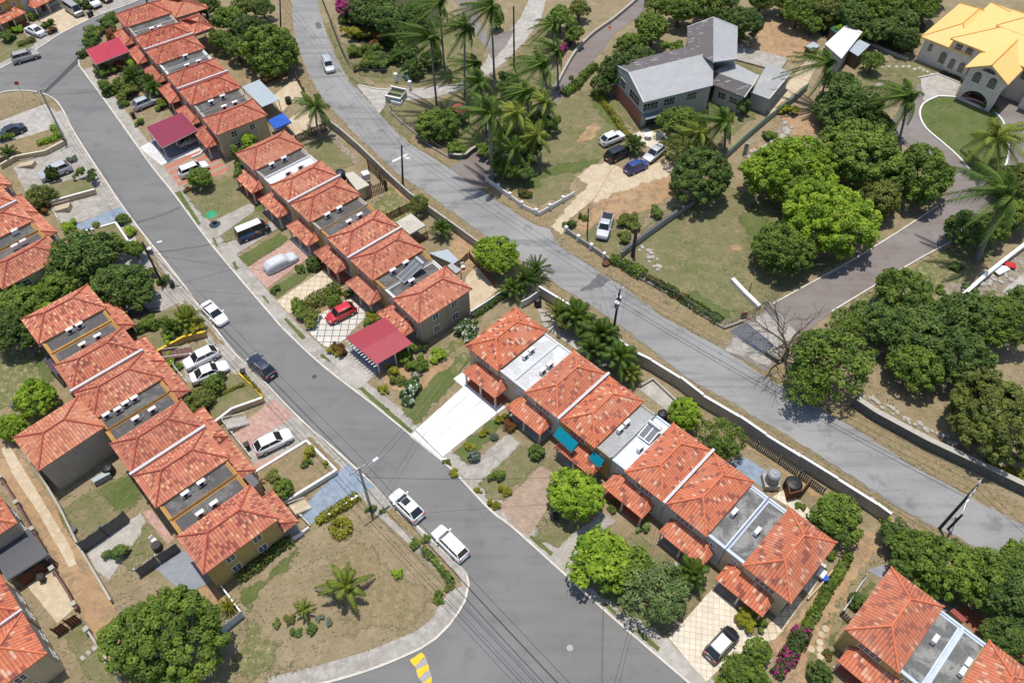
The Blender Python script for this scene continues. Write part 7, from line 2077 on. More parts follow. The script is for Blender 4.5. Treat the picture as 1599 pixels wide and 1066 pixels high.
def drum(px, py, r, h, mat, lab):
    p = P(px, py, h); t = thing("drum", lab, "drum", (p.x, p.y, 0))
    put("body", MB().lathe([(r, 0), (r * 1.03, h * .33), (r, h * .36), (r * 1.03, h * .66), (r, h * .7), (r, h), (r * .9, h * .98), (.001, h * .97)], 16).mesh("body"), mat, t)
drum(1289, 901, .35, .7, "canvas_blue", "blue tub spilling over the tan side yard wall")
drum(20, 630, .4, .6, "steel_dark", "dark drum on worn grass at the left edge"); drum(113, 826, .35, .5, "steel_dark", "dark tub on the back lawn beside the lane wall")
drum(243, 850, .5, .8, "plastic_black", "black covered drum beside the grey painted yard fence")
drum(946, 410, .5, .4, "wood_red", "dark flower tub at the end of the white posted wall")
drum(449, 153, .5, 1.0, "plastic_black", "black drum on the tan deck by the zinc shed")
def stones(name, pts, mat, lab, r=.3):
    rng = random.Random(len(pts))
    for x, y in pts:
        p = P(x, y); mb = MB(); s = r * rng.uniform(.6, 1.3)
        ring = [(s * rng.uniform(.8, 1.2) * math.cos(a * .9), s * rng.uniform(.7, 1.1) * math.sin(a * .9)) for a in range(7)]
        mb.lathe([(s, 0), (s * .9, s * .45), (s * .4, s * .7), (.001, s * .72)], 7)
        q = tag(put(name, mb.mesh(name), mat, None, p), "one of the " + lab, "stone", lab); q.rotation_euler = (rng.uniform(-.2, .2), rng.uniform(-.2, .2), rng.uniform(0, 6)); q.scale = (1.2, .9, 1)
rs = random.Random(5)
def along(a, b, n, j): return [(a[0] + (b[0] - a[0]) * k / n + rs.uniform(-j, j), a[1] + (b[1] - a[1]) * k / n + rs.uniform(-j, j)) for k in range(n)]
stones("stone", along((1335, 610), (1500, 698), 34, 4), "stone_pale", "pale stones lined along the dark stone wall")
stones("stone", along((1120, 630), (1400, 812), 26, 6), "stone_pale", "pale stones scattered outside the stepped estate wall")
stones("stone", along((1005, 385), (1030, 420), 16, 9), "stone_pale", "pale stones strewn at the big lawn's corner")
stones("boulder", along((1170, 245), (1240, 195), 24, 9), "stone_pale", "boulders on the slope right of the grey house", .45)
stones("boulder", along((1540, 440), (1570, 425), 22, 12), "stone_pale", "broken blocks in the rubble at the right edge", .35)
stones("stone", along((430, 755), (470, 770), 7, 3), "stone_pale", "stones in a row across the white coped garden")
def rubble_sheet(c, lab, mat, l, w_, z, rz):
    p = P(*c); t = thing("scrap_sheet", lab, "scrap sheet", (p.x, p.y, z), rz); put("sheet", MB().obox((0, 0, .1), (l / 2, 0, 0), (0, w_ / 2, 0), (0, .02, .05)).mesh("sheet"), mat, t); put("batten", MB().box(-l / 2, l / 2, -.04, .04, 0, .05).mesh("batten"), "wood_fence", t)
rubble_sheet((1560, 423), "white board lying on the building rubble at the right edge", "plastic_white", 2.2, 1.4, .3, .5)
rubble_sheet((1572, 416), "red sheet lying on the building rubble at the right edge", "red_paint", 2.0, 1.0, .3, -.3)
rubble_sheet((1547, 425), "orange board lying on the building rubble at the right edge", "paint_yellow", 1.6, .7, .2, .6)
# ================================================================ trees  (crown centre, radius, style, leaf)
T = tree
T(422, 80, 43, 'round', 'leaf_mid', "big round mango tree at the left edge of the upper main road", h=3.4)
T(392, 44, 25, 'broad', 'leaf_dark', "dark tree just above the big round roadside mango"); T(355, 24, 28, 'loose', 'leaf_mid', "loose crowned tree behind the far row's pale annex")
T(318, 6, 22, 'broad', 'leaf_dark', "dark tree at the top edge above the far row"); T(368, 72, 22, 'loose', 'leaf_dark', "dark thin tree between far row and roadside mango"); T(345, 60, 20, 'broad', 'leaf_mid', "bushy tree behind the far row's open annex")
T(380, 8, 22, 'loose', 'leaf_olive', "olive tree at the top edge left of the main road"); T(410, 12, 16, 'broad', 'leaf_dark', "small dark tree at the top edge beside the power pole")
T(575, 12, 32, 'broad', 'leaf_dark', "dark tree left of the wood above the road bend"); T(628, 52, 26, 'broad', 'leaf_dark', "dark tree at the lower fringe of the wood above the road bend"); T(590, -6, 26, 'broad', 'leaf_dark', "dark tree of the road bend's wood cut by the top edge"); T(610, 28, 36, 'broad', 'leaf_dark', "widest dark tree of the wood above the road bend"); T(648, 20, 28, 'loose', 'leaf_dark', "dark tree right of the wood above the road bend"); T(540, 8, 20, 'loose', 'leaf_magenta', "tree with magenta blossom at the top of the road bend")
T(680, 194, 37, 'round', 'leaf_mid', "broad clipped hedge tree inside the roadside wire fence", h=1.9, squash=.75)
T(875, 25, 24, 'loose', 'leaf_mid', "loose tree left of the grey side drive, top edge"); T(905, 12, 18, 'loose', 'leaf_olive', "olive tree at the top between the two side drives"); T(893, 48, 18, 'bush', 'leaf_mid', "bushy small tree beside the low wall of the grey drive")
T(965, 108, 30, 'round', 'leaf_dark', "dark tree at the left rear of the grey house"); T(1000, 92, 26, 'broad', 'leaf_dark', "dark tree behind the grey house's dark roof slope"); T(988, 66, 26, 'broad', 'leaf_mid', "mid green tree along the grey drive behind the grey house"); T(1020, 40, 30, 'broad', 'leaf_mid', "tree left of the rear wing of the grey house, top"); T(940, 130, 18, 'round', 'leaf_dark', "small dark tree on the bank of the grey drive")
T(1062, 12, 28, 'broad', 'leaf_mid', "tree at the top edge above the grey rear roof"); T(1105, 8, 30, 'loose', 'leaf_mid', "loose tree at the top edge right above the rear roof"); T(1160, 35, 30, 'round', 'leaf_dark', "dark tree beside the rear wing of the grey house, right"); T(1025, 5, 22, 'loose', 'leaf_olive', "olive tree at the top edge beside the grey drive"); T(1135, -8, 24, 'broad', 'leaf_dark', "dark tree cut by the top edge behind the rear wing"); T(1085, -10, 22, 'broad', 'leaf_dark', "dark tree cut by the top edge left of the rear wing's ridge"); T(1190, -5, 24, 'broad', 'leaf_mid', "tree cut by the top edge above the tan yard")
T(1050, 72, 16, 'bush', 'leaf_mid', "low tree tucked against the dark rear roof slope")
for k, (x, y, r, s, l, d) in enumerate(((1250, 14, 26, 'broad', 'leaf_mid', "leftmost tree of the wood behind the white outbuilding"), (1290, 8, 30, 'loose', 'leaf_olive', "olive tree of the wood at the top edge above the outbuilding"), (1335, 22, 28, 'broad', 'leaf_dark', "dark tree of the wood right behind the outbuilding"), (1372, 12, 30, 'broad', 'leaf_mid', "mid green tree at the top of the wood, centre"), (1410, 30, 28, 'loose', 'leaf_dark', "dark loose tree of the wood nearest the mansion roof"), (1375, 45, 24, 'broad', 'leaf_dark', "dark tree at the front of the wood by the wire fence"), (1440, 8, 24, 'broad', 'leaf_mid', "tree of the wood against the yellow roof, top edge"), (1415, 62, 18, 'round', 'leaf_dark', "small dark tree at the mansion's left corner"), (1345, 52, 16, 'bush', 'leaf_mid', "bush like tree at the wood's edge by the metal shed"), (1228, -4, 24, 'broad', 'leaf_dark', "dark tree of the wood cut by the top edge, leftmost"), (1270, 34, 18, 'loose', 'leaf_mid', "light loose tree of the wood left of the green hut"), (1318, -2, 26, 'broad', 'leaf_mid', "tree of the wood cut by the top edge above the outbuilding's right end"), (1352, 0, 24, 'loose', 'leaf_dark', "dark loose tree of the wood cut by the top edge, centre"), (1395, -6, 24, 'broad', 'leaf_dark', "dark tree of the wood cut by the top edge near the mansion"), (1320, 48, 14, 'bush', 'leaf_lime', "bright bush like tree behind the white outbuilding's ridge"), (1455, -18, 24, 'broad', 'leaf_dark', "dark tree rising behind the mansion's left roof"))):
    T(x, y, r, s, l, d, group="trees of the wood beside the mansion")
T(1365, 92, 20, 'loose', 'leaf_mid', "small lone tree on the mansion lawn")
T(1228, 262, 66, 'broad', 'leaf_lime', "large yellow green mango, leftmost of the big grove", h=4.6)
T(1295, 334, 67, 'broad', 'leaf_lime', "largest yellow green mango in the centre of the grove", h=4.8)
T(1345, 238, 63, 'broad', 'leaf_mid', "darker green mango at the top right of the grove", h=4.4)
T(1438, 272, 48, 'round', 'leaf_mid', "round bright mango beside the bend of the long driveway", h=3.8)
T(1224, 388, 47, 'round', 'leaf_mid', "mid green mango at the bottom left of the grove", h=3.4)
T(1378, 302, 36, 'broad', 'leaf_olive', "dull olive tree between the grove's largest mango and the driveway", h=3.4)
T(1262, 300, 40, 'broad', 'leaf_mid', "mid green mango wedged behind the grove's largest crown", h=4.2)
T(1325, 168, 48, 'broad', 'leaf_dark', "dark tree above the grove, left of the leaning coconut palm", h=3.4); T(1372, 190, 26, 'loose', 'leaf_dark', "dark loose tree between grove and leaning coconut palm"); T(1312, 128, 26, 'loose', 'leaf_dark', "dark loose tree nearest the white outbuilding's palm")
T(1097, 275, 51, 'broad', 'leaf_dark', "big dark tree at the head of the sloping grey wall", h=4.2)
T(1065, 185, 40, 'feathery', 'leaf_mid', "feathery tree covering the grey house's front wall", h=3.2); T(1062, 225, 30, 'feathery', 'leaf_olive', "feathery olive tree over the silver saloon"); T(1165, 165, 14, 'bush', 'leaf_dark', "small dark tree in the corner of the grey house's low wing")
T(1595, 280, 34, 'broad', 'leaf_olive', "olive tree at the right edge above the royal palm"); T(1508, 356, 27, 'round', 'leaf_dark', "dark bushy tree under the royal palm, left"); T(1552, 352, 26, 'broad', 'leaf_mid', "bushy tree under the royal palm, right"); T(1590, 330, 28, 'broad', 'leaf_mid', "tree at the right edge behind the royal palm's trunk")
for x, y, r, s, l, d, h in ((1410, 452, 38, 'round', 'leaf_mid', "round topped tree, highest of the clump below the driveway", 3.8), (1375, 500, 40, 'broad', 'leaf_dark', "dark tree, leftmost of the clump below the driveway", 3.6), (1440, 510, 48, 'broad', 'leaf_dark', "dark tree in the middle of the clump below the driveway", 4.0), (1505, 490, 50, 'broad', 'leaf_dark', "widest dark tree of the clump, below the building rubble", 4.0), (1560, 500, 44, 'broad', 'leaf_mid', "rightmost tree of the clump, under the building rubble", 4.0), (1428, 562, 42, 'broad', 'leaf_mid', "lighter green tree at the bottom of the clump", 3.4), (1500, 555, 44, 'round', 'leaf_dark', "dark tree at the bottom right of the clump", 3.6), (1598, 470, 30, 'loose', 'leaf_dark', "dark tree cut by the right edge beside the rubble", 3.4)):
    T(x, y, r, s, l, d, h=h, group="trees of the clump below the long driveway")
T(1556, 645, 64, 'broad', 'leaf_olive', "broad olive yellow tree alone on the dry slope, right", h=4.2)
T(1292, 552, 68, 'feathery', 'leaf_mid', "wide feathery tree right of the bare tree at the gate", h=5.0); T(1268, 598, 40, 'feathery', 'leaf_mid', "feathery lower tree overhanging the main road's edge", h=3.6); T(1325, 505, 34, 'feathery', 'leaf_mid', "feathery tree between driveway and the wide feathery crown", h=4.0)
T(775, 397, 39, 'broad', 'leaf_lime', "bright lime tree at the main road beside the cream patio", h=3.2); T(655, 316, 19, 'feathery', 'leaf_olive', "small feathery tree against the estate wall by the gazebo")
T(1070, 643, 27, 'round', 'leaf_lime', "small lime green tree beside the black tank and stepped wall"); T(1128, 686, 42, 'feathery', 'leaf_mid', "soft feathery tree inside the stepped wall by the blue deck", h=3.0)
T(900, 772, 45, 'round', 'leaf_lime', "round bright mango beside the brown paved drive", h=3.0); T(945, 868, 60, 'loose', 'leaf_lime', "broad green tree over the lower right kerb of the street", h=3.4); T(1032, 925, 58, 'feathery', 'leaf_pale', "pale feathery tree left of the cream tiled drive", h=3.4); T(985, 880, 38, 'loose', 'leaf_mid', "loose green tree between the broad tree and pale tree", h=3.2)
T(1308, 800, 46, 'loose', 'leaf_mid', "leafy tree inside the lower end of the stepped wall", h=2.8)
for x, y, r, s, l, d in ((1402, 838, 22, 'bush', 'leaf_dark', "small dark tree at the end of the stepped wall"), (1432, 858, 36, 'broad', 'leaf_mid', "tree above the bottom right house's back corner"), (1478, 886, 44, 'round', 'leaf_mid', "round tree behind the bottom right house"), (1418, 880, 26, 'loose', 'leaf_dark', "dark loose tree nearest the bottom right hip roof"), (1548, 905, 44, 'broad', 'leaf_mid', "bright tree right of the round tree, bottom right"), (1590, 925, 50, 'broad', 'leaf_dark', "tree cut by the right edge behind the bottom right row"), (1525, 880, 26, 'loose', 'leaf_olive', "olive tree at the road edge by the stub pole"), (1575, 1000, 34, 'broad', 'leaf_dark', "dark tree right of the bottom right flat roof"), (1470, 850, 18, 'bush', 'leaf_dark', "small dark tree at the foot of the double pole"), (1595, 870, 26, 'broad', 'leaf_mid', "tree at the right edge touching the main road")):
    T(x, y, r, s, l, d, group="trees behind the bottom right row")
T(1160, 1058, 40, 'broad', 'leaf_mid', "tree at the bottom edge beside the black hatchback", h=2.4); T(1182, 1014, 20, 'round', 'leaf_mid', "bushy tree touching the cream tiles below the black hatchback", h=1.8)
T(130, 400, 50, 'broad', 'leaf_dark', "large dark tree left of the transformer pole", h=4.0); T(190, 440, 42, 'broad', 'leaf_dark', "dark tree overhanging the gated drive, left side", h=3.6); T(95, 440, 34, 'broad', 'leaf_mid', "tree above the left row's topmost roof"); T(158, 380, 28, 'loose', 'leaf_mid', "loose lighter tree at the lawn beside the blue ramp"); T(215, 462, 22, 'broad', 'leaf_dark', "dark tree closest to the gated drive's kerb", h=2.8)
T(28, 472, 36, 'broad', 'leaf_mid', "mid green tree below the left edge row's last roof", h=3.4); T(60, 462, 26, 'loose', 'leaf_lime', "bright loose tree between the two left rows"); T(20, 515, 34, 'broad', 'leaf_dark', "dark tree at the left edge beside the left row's top house", h=3.2); T(70, 488, 24, 'broad', 'leaf_lime', "bright tree against the left row's topmost eave", h=2.6); T(10, 438, 22, 'broad', 'leaf_mid', "tree at the left edge under the left edge row")
T(54, 620, 29, 'round', 'leaf_lime', "small bright round tree in the left row's worn back yard", h=2.0); T(18, 665, 20, 'round', 'leaf_lime', "small bright tree at the left edge near the annex roof", h=1.6)
T(253, 992, 84, 'broad', 'leaf_mid', "very large almond tree at the bottom left of the picture", h=4.4)
T(208, 386, 18, 'loose', 'leaf_mid', "thin leaning tree beside the transformer pole"); T(380, 268, 16, 'bush', 'leaf_dark', "small dark tree against the middle row's first porch"); T(312, 275, 21, 'broad', 'leaf_mid', "small tree over the white car on striped paving", h=1.8); T(395, 222, 18, 'bush', 'leaf_lime', "bright small tree between the far row's and middle row's end walls"); T(375, 238, 14, 'bush', 'leaf_mid', "mid green small tree at the middle row's top corner")
T(310, 622, 27, 'loose', 'leaf_olive', "olive small tree at the left row's middle porch", h=1.8); T(60, 302, 24, 'feathery', 'leaf_olive', "olive feathery tree at the left edge row's porch", h=1.8)
T(775, 30, 14, 'loose', 'leaf_mid', "small loose tree between the two top palms"); T(790, 128, 20, 'bush', 'leaf_dark', "dark undergrowth tree among the side drive palms"); T(835, 235, 24, 'bush', 'leaf_dark', "dark undergrowth tree below the big coconut palms"); T(775, 235, 22, 'bush', 'leaf_dark', "dark undergrowth tree at the foot of the tallest palm"); T(808, 200, 26, 'bush', 'leaf_dark', "dark undergrowth tree in the middle of the palm grove"); T(858, 190, 18, 'bush', 'leaf_dark', "dark undergrowth tree beside the grey drive's lower end")
for k, (x, y, r, d) in enumerate(((790, 262, 20, "above the white balustrade's left half"), (815, 268, 18, "above the white balustrade's middle"), (772, 208, 20, "between the hut and the largest royal palm"), (828, 192, 20, "between the upper coconut palms"), (752, 232, 12, "against the planter wall's drive mouth"))): T(x, y, r, 'bush', 'leaf_dark' if k % 2 else 'leaf_mid', "low undergrowth " + d)
# bare tree at the gate
def bare_tree():
    b = P(1224, 562); t = thing("bare_tree", "leafless tree with tangled branches beside the driveway gate", "tree", b, 0)
    rng = random.Random(8); trunk, br = MB(), MB()
    trunk.tube([(0, 0, -.1), (.05, .1, 1.2), (-.1, .2, 2.4)], [.36, .28, .22], 8)
    def grow(p, d, L, r, n):
        q = p + d * L + Vector((rng.uniform(-.1, .1), rng.uniform(-.1, .1), 0)) * L
        m_ = p.lerp(q, .5) + Vector((rng.uniform(-.1, .1), rng.uniform(-.1, .1), rng.uniform(-.05, .12))) * L
        br.tube([p, m_, q], [r, r * .82, r * .6], 5, cap=False)
        if n == 0: return
        for k in range(rng.choice((2, 3, 3))):
            nd = (d + rdir(rng) * .75 + Vector((0, 0, .1))).normalized()
            grow(q if k else m_, nd, L * rng.uniform(.62, .85), r * .58, n - 1)
    for k in range(7):
        a = k * .9 + rng.uniform(-.3, .3)
        grow(Vector((-.1, .2, 2.3)), Vector((math.cos(a) * .8, math.sin(a) * .8, .45)).normalized(), 2.5, .15, 5)
    put("trunk", trunk.mesh("trunk", smooth=True), "bark", t); put("branches", br.mesh("branches", smooth=True), "bark", t)
bare_tree()
# ================================================================ palms
PM = palm
PM(672, 58, 40, 'blown', "tall wind blown palm left of the hedge tree, top centre", base=(682, 166), group="palms"); PM(686, 5, 30, 'blown', "palm cut by the top edge, left of the side drive", base=(694, 108), group="palms"); PM(726, 42, 34, 'blown', "palm in front of the pale side drive, top centre", base=(726, 154), group="palms"); PM(766, 12, 36, 'blown', "palm at the top edge over the drive junction", base=(772, 122), group="palms")
PM(742, 100, 28, 'blown', "low palm leaning beside the second tall trunk", base=(742, 128), group="palms"); PM(845, 100, 36, 'blown', "palm beside the grey drive, upper of the pair", base=(858, 168), group="palms"); PM(868, 78, 28, 'blown', "palm on the bank above the grey drive", base=(872, 140), group="palms"); PM(862, 38, 22, 'blown', "smaller palm high on the bank beside the grey drive", base=(866, 90), group="palms")
PM(764, 178, 46, 'royal', "largest royal palm with thick pale trunk at the road corner", base=(769, 280), trunk_r=.26, group="palms"); PM(750, 128, 34, 'royal', "royal palm behind the hut with the red roof", base=(760, 210), group="palms"); PM(806, 178, 34, 'coconut', "coconut palm in the middle of the palm grove", base=(808, 240), leaf="leaf_palm_dry", group="palms"); PM(838, 212, 32, 'coconut', "coconut palm at the right edge of the palm grove", base=(838, 255), leaf="leaf_palm_dry", group="palms"); PM(800, 232, 34, 'coconut', "coconut palm lowest in the grove above the white balustrade", base=(800, 275), group="palms"); PM(850, 160, 30, 'coconut', "coconut palm nearest the grey house's lawn", base=(852, 205), leaf="leaf_palm_dry", group="palms"); PM(822, 142, 30, 'blown', "palm between the drive and the middle of the grove", base=(826, 200), group="palms")
PM(492, 166, 30, 'coconut', "lone coconut palm by the estate wall beside the blue tent", base=(497, 212), group="palms"); PM(1292, 98, 34, 'blown', "wind blown palm in front of the white outbuilding", base=(1280, 166), group="palms"); PM(1416, 150, 40, 'blown', "leaning coconut palm over the mansion driveway", base=(1405, 218), group="palms"); PM(1556, 214, 42, 'coconut', "coconut palm on the mansion's oval lawn", base=(1557, 268), rz=2.2, leaf="leaf_palm_dry", group="palms"); PM(1568, 302, 50, 'royal', "big royal palm with grey trunk at the right edge", base=(1525, 406), trunk_r=.3, group="palms")
PM(1130, 190, 36, 'royal', "palm beside the grey house's right wing", base=(1132, 235), group="palms"); PM(1092, 208, 30, 'coconut', "palm among the trees in front of the grey house", base=(1094, 240), leaf="leaf_palm_dry", group="palms"); PM(990, 226, 20, 'areca', "small palm between the black jeep and silver saloon", h=1.4, group="palms"); PM(1290, 36, 18, 'areca', "yellowish palm at the edge of the wood by the green hut", h=1.6, leaf="leaf_palm_dry", group="palms"); PM(1345, 30, 22, 'areca', "spiky palm in the wood behind the metal shed", h=3, group="palms")
PM(539, 916, 46, 'young', "young coconut palm spreading on the vacant lot", h=1.9, leaf="leaf_palm_dry", rz=.4, group="palms"); PM(474, 950, 20, 'young', "small drooping palm beside the vacant lot's coconut", h=1.0, leaf="leaf_palm_dry", group="palms"); PM(689, 356, 20, 'areca', "short palm in the yard right of the cream gazebo", h=1.6, group="palms")
PM(900, 492, 34, 'areca', "left areca palm of the clump behind the whitewashed roof", h=2.4, group="palms"); PM(940, 520, 36, 'areca', "middle areca palm of the clump beside the main road", h=2.6, group="palms"); PM(968, 556, 34, 'areca', "lowest areca palm of the clump beside the orange hip", h=2.6, group="palms"); PM(872, 488, 26, 'spiky', "spiky palm at the corner behind the first orange roof", h=1.6, leaf="leaf_palm_dry", group="palms"); PM(925, 545, 30, 'areca', "dark areca palm against the second orange roof's eave", h=2.2, group="palms"); PM(985, 582, 22, 'areca', "small yellowing palm at the end of the areca clump", h=1.5, leaf="leaf_palm_dry", group="palms")
T(918, 512, 22, 'bush', 'leaf_mid', "leafy bush between the left and middle areca palms"); T(955, 540, 22, 'loose', 'leaf_dark', "dark leafy bush between the middle and lowest areca palms"); T(880, 500, 16, 'bush', 'leaf_olive', "olive bush at the left end of the areca clump"); PM(820, 436, 30, 'spiky', "spiky palm below the lime tree at the estate wall", h=1.6, group="palms"); PM(838, 420, 24, 'spiky', "spiky plant at the main road's edge beside the lime tree", h=1.6, group="palms"); PM(800, 450, 24, 'areca', "leafy palm between lime tree and first orange roof", h=1.4, group="palms")
PM(1080, 892, 30, 'areca', "dark palm beside the parasol in the lower right garden", h=2.0, group="palms"); PM(1050, 905, 26, 'areca', "dark palm left of the parasol in the lower right garden", h=2.2, group="palms"); PM(970, 905, 22, 'areca', "dark palm between the broad tree and pale tree", h=2.4, group="palms")
PM(292, 498, 26, 'areca', "yellowish palm in the garden above the two white cars", h=1.6, leaf="leaf_palm_dry", z0=.9, group="palms"); PM(268, 512, 20, 'areca', "palm left of the yellowish palm above the two white cars", h=1.6, z0=.9, group="palms"); PM(240, 138, 16, 'areca', "dark palm against the far row's second porch", h=1.8, group="palms"); PM(208, 120, 20, 'areca', "palm beside the pink red corner carport", h=1.6, group="palms"); PM(235, 130, 18, 'areca', "palm in the far row's garden beside the tiled porch", h=1.6, group="palms"); PM(12, 238, 16, 'young', "young palm at the far left beside the garden steps", h=1.2, group="palms"); PM(356, 945, 15, 'spiky', "spiky yellow plant in the yard by the white fence wall", h=.8, leaf="leaf_yellow", group="palms")
# ================================================================ shrubs and hedges
H_, SH = hedge, shrub
SH(333, 600, 17, 'ball', 'leaf_mid', "clipped round bush beside the two white cars", z0=.8); SH(345, 586, 8, 'ball', 'leaf_dark', "small clipped cone bush at the white saloon's nose", squash=1.2, z0=.8); SH(442, 763, 16, 'ball', 'leaf_mid', "clipped round bush at the corner of the left row above the blue drive", z0=.7); SH(490, 411, 13, 'ball', 'leaf_dark', "clipped round bush between pink paving and cream tiles"); SH(1280, 1050, 19, 'ball', 'leaf_dark', "clipped round bush at the bottom edge by the track"); SH(838, 705, 14, 'ball', 'leaf_dark', "round dark bush in front of the teal awning row"); SH(1340, 938, 14, 'ball', 'leaf_dark', "round bush inside the thin rail pen"); SH(150, 351, 6, 'ball', 'leaf_yellow', "tiny round bush at the edge of the blue ramp", z0=.5); SH(1297, 866, 8, 'ball', 'leaf_mid', "small round bush at the right eave of the lower middle row's last house"); SH(740, 711, 11, 'ball', 'leaf_grey', "grey green round bush nearest the white driveway"); SH(772, 681, 7, 'ball', 'leaf_grey', "small grey green round bush beside the stepping drive"); SH(713, 232, 15, 'bush', 'leaf_mid', "bush filling the stone planter at the side drive", z0=.4); SH(892, 121, 4, 'ball', 'leaf_mid', "tiny round tree on the bank of the grey drive")
SH(645, 108, 18, 'ball', 'leaf_dark', "dark clipped bush, lower of two near the pale side drive"); SH(630, 82, 20, 'ball', 'leaf_dark', "dark clipped bush, upper of two near the pale side drive"); SH(672, 92, 18, 'ball', 'leaf_dark', "dark clipped bush behind the tall palm trunk"); SH(815, 148, 14, 'ball', 'leaf_dark', "dark round bush at the grey drive among the palms")
for x, y, r, l, d in ((545, 32, 16, 'leaf_dark', "dark shrub by the wire fence, top of the bend"), (548, 55, 18, 'leaf_yellow', "yellowish shrub, upper one along the bend's wire fence"), (575, 50, 16, 'leaf_olive', "olive shrub in the second row behind the bend's fence"), (590, 62, 16, 'leaf_rust', "rusty leaved shrub above the road bend"), (555, 78, 15, 'leaf_mid', "green shrub midway along the bend's wire fence"), (580, 86, 18, 'leaf_mid', "wide green shrub behind the bend's wire fence"), (598, 98, 18, 'leaf_dark', "dark shrub above the wire fence's corner"), (568, 105, 14, 'leaf_olive', "olive shrub at the low end of the bend's wire fence"), (608, 66, 14, 'leaf_olive', "olive shrub left of the upper dark clipped bush"), (562, 30, 14, 'leaf_magenta', "magenta flowering shrub at the top of the bend")):
    SH(x, y, r, 'bush', l, d, group="shrubs along the road bend")
H_([(928, 145), (940, 160), (955, 180), (972, 205), (988, 220)], 1.0, .8, 'leaf_yellow', "clipped yellow hedge beside the white SUV", size=.16)
H_([(880, 150), (900, 135), (915, 118), (930, 105)], 1.6, 1.2, 'leaf_mid', "green hedge bank along the lower grey drive", size=.22)
H_([(872, 88), (885, 72), (890, 60)], 1.4, 1.2, 'leaf_magenta', "pink flowering bush on the grey drive's wall", size=.22)
H_([(955, 408), (972, 415), (990, 425), (1005, 432)], 1.6, 1.3, 'leaf_mid', "green hedge at the corner of the big lawn behind the wire fence", size=.22)
H_([(1010, 436), (1040, 452), (1065, 468)], 1.2, .9, 'leaf_redbloom', "red flowering hedge along the big lawn's wire fence", size=.22)
H_([(1065, 466), (1095, 485), (1125, 503)], 1.5, .7, 'leaf_dark', "low green hedge near the pink gate pillar", size=.22)
SH(890, 352, 11, 'bush', 'leaf_dark', "shrub at the left end of the white posted wall"); SH(910, 340, 8, 'bush', 'leaf_mid', "small shrub by the thin service pole"); SH(982, 348, 18, 'bush', 'leaf_olive', "olive bush right of the silver pickup"); SH(1022, 332, 14, 'bush', 'leaf_mid', "bush at the green mesh fence near the dirt drive"); SH(975, 370, 14, 'low', 'leaf_olive', "low weedy bush by the short thick black pole"); SH(820, 300, 12, 'low', 'leaf_redbloom', "red flowered bush inside the white balustrade")
SH(1493, 415, 10, 'bush', 'leaf_dark', "small dark bush under the royal palm's shadow"); SH(1469, 452, 9, 'low', 'leaf_mid', "little bush beside the grey rubble patch"); SH(1515, 450, 12, 'low', 'leaf_dark', "low bush left of the white topped rubble wall"); SH(1588, 742, 16, 'low', 'leaf_yellow', "yellow green plants on the stone wall, right edge"); SH(1560, 735, 14, 'low', 'leaf_yellow', "yellow plants by the stone wall, left of the right edge ones"); SH(1548, 725, 8, 'low', 'leaf_mid', "green weeds on top of the dark stone wall"); SH(1200, 212, 12, 'low', 'leaf_mid', "weeds along the rubble slope's grey wall"); SH(1232, 172, 14, 'low', 'leaf_yellow', "yellow creeper on the grey wall above the rubble slope")
# far row front garden
for x, y, r, s, l, d in ((150, 52, 14, 'bush', 'leaf_mid', "green shrub above the pink red corner carport"), (165, 42, 13, 'bush', 'leaf_dark', "dark shrub at the top street's inner kerb"), (172, 32, 12, 'bush', 'leaf_mid', "shrub nearest the far row's top house"), (140, 66, 11, 'bush', 'leaf_dark', "dark shrub at the corner kerb left of the carport"), (180, 55, 13, 'bush', 'leaf_rust', "red tinged shrub between carport and top house"), (132, 84, 9, 'bush', 'leaf_dark', "dark shrub under the corner carport's left edge"), (165, 112, 14, 'bush', 'leaf_mid', "green shrub below the corner carport"), (184, 106, 12, 'bush', 'leaf_rust', "rusty shrub below the corner carport"), (180, 138, 19, 'bush', 'leaf_mid', "large shrub at the far row's kerb, upper"), (196, 145, 16, 'bush', 'leaf_olive', "olive shrub left of the silver hatchback"), (205, 98, 12, 'bush', 'leaf_lime', "bright shrub between carport and tiled porch"), (258, 160, 10, 'bush', 'leaf_yellow', "yellow shrub right of the silver hatchback"), (250, 166, 9, 'bush', 'leaf_mid', "green shrub at the silver hatchback's bonnet"), (219, 192, 8, 'bush', 'leaf_mid', "small shrub left of the maroon carport"), (192, 162, 9, 'low', 'leaf_dark', "low dark shrub at the silver hatchback's tail")):
    SH(x, y, r, s, l, d, group="garden shrubs of the far row")
# top left
for x, y, r, l, d in ((26, 46, 8, 'leaf_lime', "light green shrub left of the white sedan"), (8, 58, 12, 'leaf_dark', "dark shrub at the left edge of the top left garden"), (74, 38, 8, 'leaf_dark', "dark shrub between white sedan and tan paving"), (80, 48, 7, 'leaf_rust', "rusty shrub at the tan paving's corner"), (52, 25, 9, 'leaf_mid', "shrub against the wall between the two top left porches"), (132, 8, 12, 'leaf_dark', "dark bush between minibus and white pickup")):
    SH(x, y, r, 'bush', l, d, group="shrubs of the top left gardens")
H_([(30, 72), (45, 67), (56, 64)], 1.2, .8, 'leaf_olive', "olive hedge behind the silver beige SUV", size=.2); H_([(60, 226), (80, 220), (97, 212)], 1.2, .7, 'leaf_lime', "bright hedge along the far left garden wall", size=.2, z0=.7); H_([(84, 200), (90, 208), (95, 215)], 1.1, .9, 'leaf_lime', "bright clipped hedge end beside the junction pole", size=.2, z0=.7); H_([(0, 218), (15, 214), (22, 212)], .9, .6, 'leaf_mid', "short hedge below the dark blue saloon", size=.2, z0=.6)
